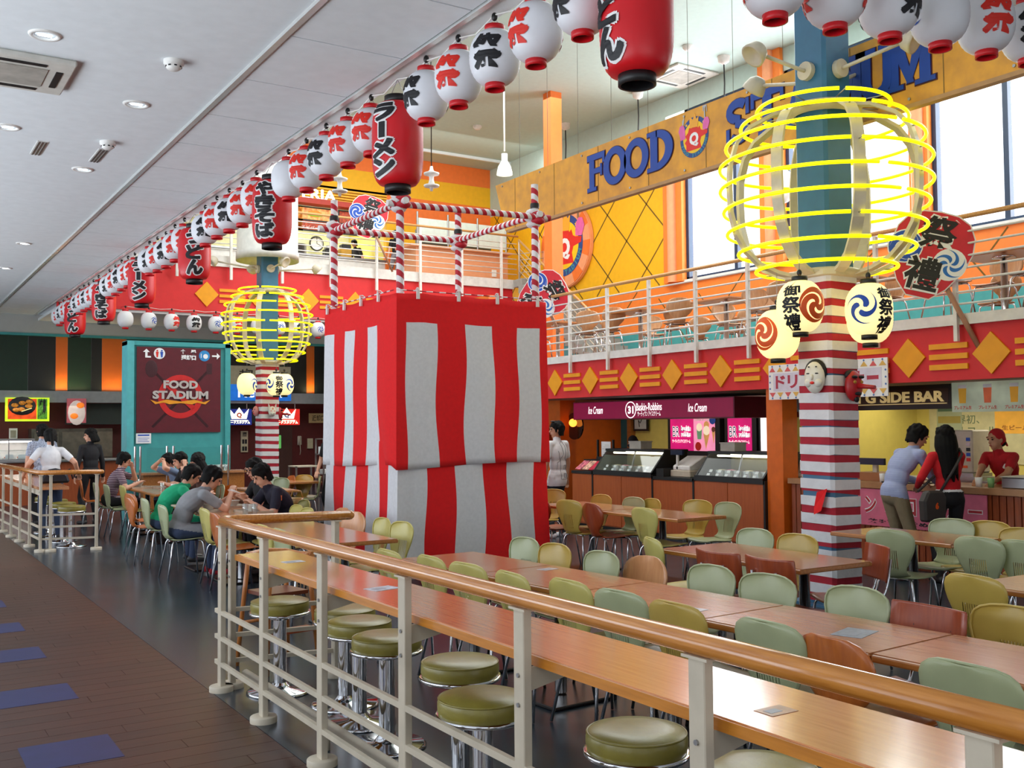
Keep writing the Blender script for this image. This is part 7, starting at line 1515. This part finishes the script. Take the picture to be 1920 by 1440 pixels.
at_table('diner in black shirt at the far table, seen in profile', 4.30, 15.92, 178, lean=(16, 30), head=(16, 0, 0), lh=(.45, .12, .80), rh=(.45, -.1, .80), top=BLK, bottom=BLK, h=1.7)
at_table('dark haired diner mostly hidden, holding a white cup', 4.34, 15.42, 180, lean=(10, 20), head=(8, 0, 0), lh=(.34, .02, 1.10), rh=(.42, -.12, .82), top=BLK, bottom=BLK, h=1.64)
at_table('diner with long dark hair in brown cardigan at the far table\'s near end', 4.22, 14.9, 165, lean=(12, 22), head=(14, 14, 0), lh=(.36, .08, 1.02), rh=(.42, -.14, .82), top=BRN, bottom=BLK, sleeve='long', hair='bob', female=True, h=1.6)
at_table('diner in bright green T-shirt bending over the table', 2.98, 12.62, -4, lean=(20, 52), head=(34, 0, 0), lh=(.56, .12, .80), rh=(.54, -.1, .82), top=GRN, bottom=NAVY, h=1.72, hem=.06)
at_table('diner in grey T-shirt and jeans with red shoes, bent over food', 2.90, 11.42, -2, lean=(18, 50), head=(34, -6, 0), lh=(.58, .1, .86), rh=(.56, -.06, .92), top=GRY, bottom=NAVY, shoes=cl('red_shoe', 'a01c28'), h=1.74, hem=.06)
t, J = at_table('smiling diner in black shirt and glasses facing the corridor', 4.14, 11.95, 184, lean=(14, 28), head=(20, 10, 0), lh=(.42, .08, .84), rh=(.42, -.12, .82), top=BLK, bottom=BLK, h=1.7)
m = MB()
for sy in (-1, 1): m.tube([J['HP'](.098, sy*.034+.026*cos(2*pi*k/14), .012+.02*sin(2*pi*k/14)) for k in range(14)], .0028, 5, 0, True); m.tube([J['HP'](.096, sy*.06, .018), J['HP'](.0, sy*.08, .015)], .0025, 5)
m.tube([J['HP'](.1, -.01, .014), J['HP'](.1, .01, .014)], .0025, 5); m.build('glasses', BLACK, t)
t, J = at_table('diner in dark navy jersey with orange sleeve mark, eating with chopsticks', 4.08, 11.15, 182, lean=(20, 44), head=(30, 0, 0), lh=(.46, .10, .80), rh=(.50, -.10, .86), top=DJE, bottom=BLK, h=1.74)
c = J['shl']+Vector((.0, .062, -.06)); MB().text('N', .07, (c, Vector((-1, 0, 0)), Vector((0, 0, 1)), Vector((0, 1, 0))), 0, .004, .004).build('sleeve_mark', mat('jersey_orange', 'd8703c', .6), t)
MB().tube([J['hands'][1], J['hands'][1]+Vector((.16, .02, .05))], .004, 5).build('chopstick', WINK, t); MB().tube([J['hands'][1]+Vector((0, .01, 0)), J['hands'][1]+Vector((.15, .04, .06))], .004, 5).build('chopstick', WINK, t)
q = at(627, 900, d=17.2)
person('dark clad person mostly hidden behind the tower\'s left cloth edge', (q.x, q.y, 0), 200, 1.68, lean=(6, 12), head=(20, 0, 0), top=BLK, bottom=BLK, lh=(.22, .22, .92), rh=(.2, -.2, .9))
q = at(1046, 920, d=14.9)
t, J = person('man in white T-shirt with line drawing, sunglasses on his head, by the ice cream shop', (q.x, q.y, 0), 104, 1.71, lean=(-2, 4), head=(4, 52, 0), top=WHT, bottom=cl('shorts_navy', '20242c'), skin=SKIN2, hem=.22, shoes=WHT)
B_ = [(-.05, .10), (-.02, .18), (.03, .2), (.02, .02), (.08, .0), (.08, -.3), (.0, -.32), (-.02, -.05), (-.07, -.04), (-.05, .10)]
dg = bpy.context.evaluated_depsgraph_get()
from mathutils.bvhtree import BVHTree
bo = [c for c in t.children if c.name.startswith('body')][0]; bv = BVHTree.FromPolygons([v.co[:] for v in bo.data.vertices], [list(p.vertices) for p in bo.data.polygons])
def on_back(pts, c, side=-1):
    out = []
    for y, z in pts:
        h = bv.ray_cast(Vector((side*.6, c[0]+y, c[1]+z)), Vector((-side, 0, 0)))
        if h[0] is not None: out.append(h[0]+Vector((side*.003, 0, 0)))
    return out
m = MB()
for poly in ([(-.06, .12), (-.02, .2), (.03, .16), (.0, 0), (.05, -.06), (.05, -.36), (-.09, -.36), (-.09, -.1), (-.04, -.06), (-.06, .12)], [(-.06, -.16), (-.02, -.16), (-.02, -.22), (-.06, -.22), (-.06, -.16)], [(-.06, -.28), (-.01, -.28), (-.02, -.34), (-.06, -.34), (-.06, -.28)], [(.09, .05), (.06, -.1), (.1, -.12), (.1, -.22)]):
    pp = []
    for a, b in zip(poly, poly[1:]): pp += [(a[0]+(b[0]-a[0])*k/5, a[1]+(b[1]-a[1])*k/5) for k in range(5)]
    o = on_back(pp+[poly[-1]], (.0, 1.22))
    if len(o) > 2: m.tube(o, .003, 5)
m.build('shirt_drawing', mat('print_grey_line', '6a6a72', .7), t)
m = MB()
for sy in (-1, 1): m.ell(J['HP'](.045, sy*.035, .13), .03, .028, .01, 12, 6, 0, J['f']); m.tube([J['HP'](.04, sy*.06, .125), J['HP'](-.05, sy*.092, .06)], .004, 5)
m.tube([J['HP'](.05, -.012, .133), J['HP'](.05, .012, .133)], .004, 5); m.build('sunglasses', BLACK, t)
q = at(1676, 940, d=10.75)
t, J = person('man in pale blue striped shirt and khaki trousers leaning over the bar', (q.x, q.y, 0), -16, 1.72, lean=(18, 42), head=(26, -14, 0), lh=(.50, .22, 1.0), rh=(.56, -.0, .99), top=stripes_mat('cloth_blue_stripe', '8c98c4', 'b4bcd8', 30), bottom=KHA, skin=SKIN2, sleeve='long', hem=.13)
q = at(1779, 930, d=10.45)
t, J = person('woman in red top with long black hair and a shoulder bag at the bar', (q.x, q.y, 0), 62, 1.62, lean=(3, 6), head=(4, -14, 0), lh=(.22, .22, .98), rh=(.42, -.22, .99), top=REDT, bottom=BLK, sleeve='long', hair='long', female=True, band=WHT)
bag = thing('shoulder_bag', 'dark grey shoulder bag with orange mark worn by the woman in red', 'bag', (q.x, q.y, .75)); 
Rm = Matrix.Rotation(R(62), 3, 'Z'); W_ = lambda v: Vector((q.x, q.y, 0))+Rm @ Vector(v)
bc_ = W_((-.10, .22, .80)); bu = Rm @ Vector((.35, -1, 0)).normalized(); bn = Rm @ Vector((-1, -.35, 0)).normalized()
MB().prism([(-.15, -.16), (.13, -.18), (.15, .08), (.1, .15), (-.1, .15), (-.16, .05)], .10, (bc_-bn*.05, bu, bn.cross(bu), bn)).build('pouch', mat('bag_charcoal', '3c3634', .7, noise=.08), bag, .02)
MB().text('6', .08, (bc_+bn*.052, bu, bn.cross(bu), bn), 0, .002, .006).build('mark', OINK, bag)
MB().tube([bc_+bu*.1+Vector((0, 0, .13)), W_((-.135, .02, 1.15)), W_((-.10, -.10, 1.32)), W_((-.0, -.13, 1.37)), W_((.10, -.06, 1.22)), bc_-bu*.1+bn*-.1+Vector((0, 0, .14))], .014, 8).build('strap', mat('bag_charcoal', '3c3634'), bag)
MB().ell(W_((-.03, 0, .93)), .132, .178, .035, 20, 8, 0, tuple(Rm @ Vector(v) for v in ((1, 0, 0), (0, 1, 0), (0, 0, 1)))).build('white_hem', WHT, t) if False else None
q = at(1893, 900, d=11.3)
t, J = person('staff member in red shirt and red bandana reaching across the bar', (q.x, q.y, 0), 176, 1.62, lean=(14, 30), head=(8, -8, 0), lh=(.56, .20, 1.0), rh=(.60, .02, .99), top=DRD, bottom=BLK, hair='bandana', hairm=DRD, skin=SKIN2)
e = J['che']+J['ax2'][0]*.118+Vector((0, .08, .06)); MB().ell(e, .006, .03, .03, 12, 6).build('shirt_badge', WINK, t)
q = at(1205, 900, d=17.2)
person('shop assistant in black cap and red shirt bent behind the left ice cream case', (q.x, q.y, 0), 200, 1.55, lean=(22, 40), head=(40, 0, 0), top=DRD, bottom=BLK, hair='cap', hairm=BLK)
q = at(743, 512, Y=26.6)
person('burger shop visitor in black shirt and grey skirt at the upper counter, seen from behind', (q.x, 26.6, 5.74), 100, 1.62, lean=(3, 5), head=(4, 0, 0), top=BLK, bottom=cl('grey_stripe', '8c8890', noise=.3), hair='ponytail', female=True)
q = at(671, 478, Y=28.4)
person('burger shop assistant with dark hair behind the upper counter', (q.x, 28.3, 5.74), 200, 1.58, lean=(16, 26), head=(20, 0, 0), top=BLK, bottom=BLK, hair='short')
# ---------------------------------------------------------------- food on the diners' tables
BOWLM = mat('bowl_white', 'd8d4cc', .3, noise=.03); TRAYM = mat('tray_pale', 'c8b8a4', .4, noise=.08); SOUP = mat('soup', 'a8683c', .3, noise=.2, ns=30)
def bowl(x, y, label, r=.085, z=.725):
    t = local('soup_bowl', label, 'bowl', (x, y, z), 'bowls on the diners\' tables'); MB().lathe([(1e-6, 0), (r*.5, 0), (r*.55, .008), (r*.95, r*.8), (r, r*.86), (r*.94, r*.86), (r*.5, .02), (1e-6, .02)], 20).build('bowl_body', BOWLM, t); MB().lathe([(1e-6, r*.6), (r*.85, r*.6)], 18).build('soup', SOUP, t); MB().ell((r*.3, 0, r*.62), r*.3, r*.2, r*.15, 8, 6).build('topping', OINK, t)
def tumbler(x, y, label, z=.725):
    t = tag(MB().lathe([(1e-6, 0), (.027, 0), (.035, .11), (.032, .11), (.025, .008), (1e-6, .008)], 14, (x, y, z)).build('tumbler', TGL), label, 'glass', 'water glasses on the diners\' tables')
def trayf(x, y, rz, label, z=.72):
    t = local('food_tray', label, 'tray', (x, y, z), 'trays on the diners\' tables', rz); MB().box(-.14, -.2, 0, .14, .2, .006).build('tray_bottom', TRAYM, t)
    m = MB(); m.box(-.15, -.21, 0, -.14, .21, .02); m.box(.14, -.21, 0, .15, .21, .02); m.box(-.14, -.21, 0, .14, -.2, .02); m.box(-.14, .2, 0, .14, .21, .02); m.build('tray_rim', TRAYM, t)
for x, y, l in ((3.60, 11.0, 'tray before the diner in the dark jersey'), (3.22, 11.45, 'tray before the diner in grey'), (3.62, 11.9, 'tray before the diner with glasses'), (3.22, 12.2, 'tray before the diner in green'), (3.92, 16.3, 'tray before the diner covering his face'), (3.6, 16.6, 'tray before the diner in stripes'), (3.92, 15.2, 'tray at the near end of the far table')): trayf(x, y, .05, l)
for x, y, l in ((3.60, 11.05, 'white soup bowl before the diner in the dark jersey'), (3.25, 11.5, 'white soup bowl before the diner in grey'), (3.62, 11.82, 'white soup bowl before the diner with glasses'), (3.24, 12.2, 'white soup bowl before the diner in green'), (3.92, 16.2, 'soup bowl before the diner covering his face'), (3.6, 16.65, 'soup bowl before the diner in stripes'), (3.9, 15.15, 'soup bowl at the near end of the far table')): bowl(x, y, l)
for x, y, l in ((3.42, 10.72, 'clear water glass nearest the rail corner on the diners\' table'), (3.5, 10.66, 'clear water glass beside the nearest one on the diners\' table'), (3.42, 11.72, 'clear water glass in the middle of the diners\' table'), (3.72, 15.6, 'white-looking glass in the middle of the far table'), (3.66, 16.95, 'glass at the far end of the far table')): tumbler(x, y, l)
p = Vector((3.75, 15.05, .72)); t = thing('paper_cup', 'tall white paper cup at the near end of the far table', 'cup', p); MB().lathe([(1e-6, 0), (.03, 0), (.04, .12), (.037, .12), (.028, .008), (1e-6, .008)], 16, p).build('cup_wall', WINK, t)
p = Vector((2.32, 16.1, .86)); t = thing('dark_bag', 'dark navy bag lying on the far left bar counter', 'bag', p); MB().prism([(-.2, 0), (.2, 0), (.16, .12), (.04, .22), (-.08, .2), (-.18, .1)], .16, (p+Vector((0, .08, 0)), Vector((1, 0, 0)), Vector((0, 0, 1)), Vector((0, -1, 0)))).build('bag_body', mat('bag_navy', '14141e', .7), t, .03); MB().tube([p+Vector((.1, 0, .14)), p+Vector((.2, 0, .2)), p+Vector((.24, -.02, .05))], .012, 6).build('bag_strap', mat('bag_navy', '14141e'), t)
p = at(300, 935, Z=.72)
t = thing('wicker_basket', 'small wicker basket with handle standing behind the jersey man\'s chair', 'basket', at(556, 946, Z=.722)); p = at(556, 946, Z=.722); MB().lathe([(.06, 0), (.085, .08), (.08, .08), (.055, .005), (1e-6, .005)], 16, p).build('basket_body', wood('wicker', 'a87c34', 'c89c4c'), t); MB().tube([p+Vector((-.08, 0, .07)), p+Vector((-.05, 0, .16)), p+Vector((.05, 0, .16)), p+Vector((.08, 0, .07))], .008, 6).build('handle', wood('wicker', 'a87c34', 'c89c4c'), t)
for o in bpy.data.objects:       # lettering and small print are too fine to pick apart
    if o.parent and o.name.split('.')[0] in ('lettering', 'print', 'border', 'pictograms', 'arrows_and_lettering', 'ring_lettering', 'star', 'picture', 'price_card', 'shirt_drawing', 'clip_pin'): o['kind'] = 'stuff'
bpy.context.view_layer.update()
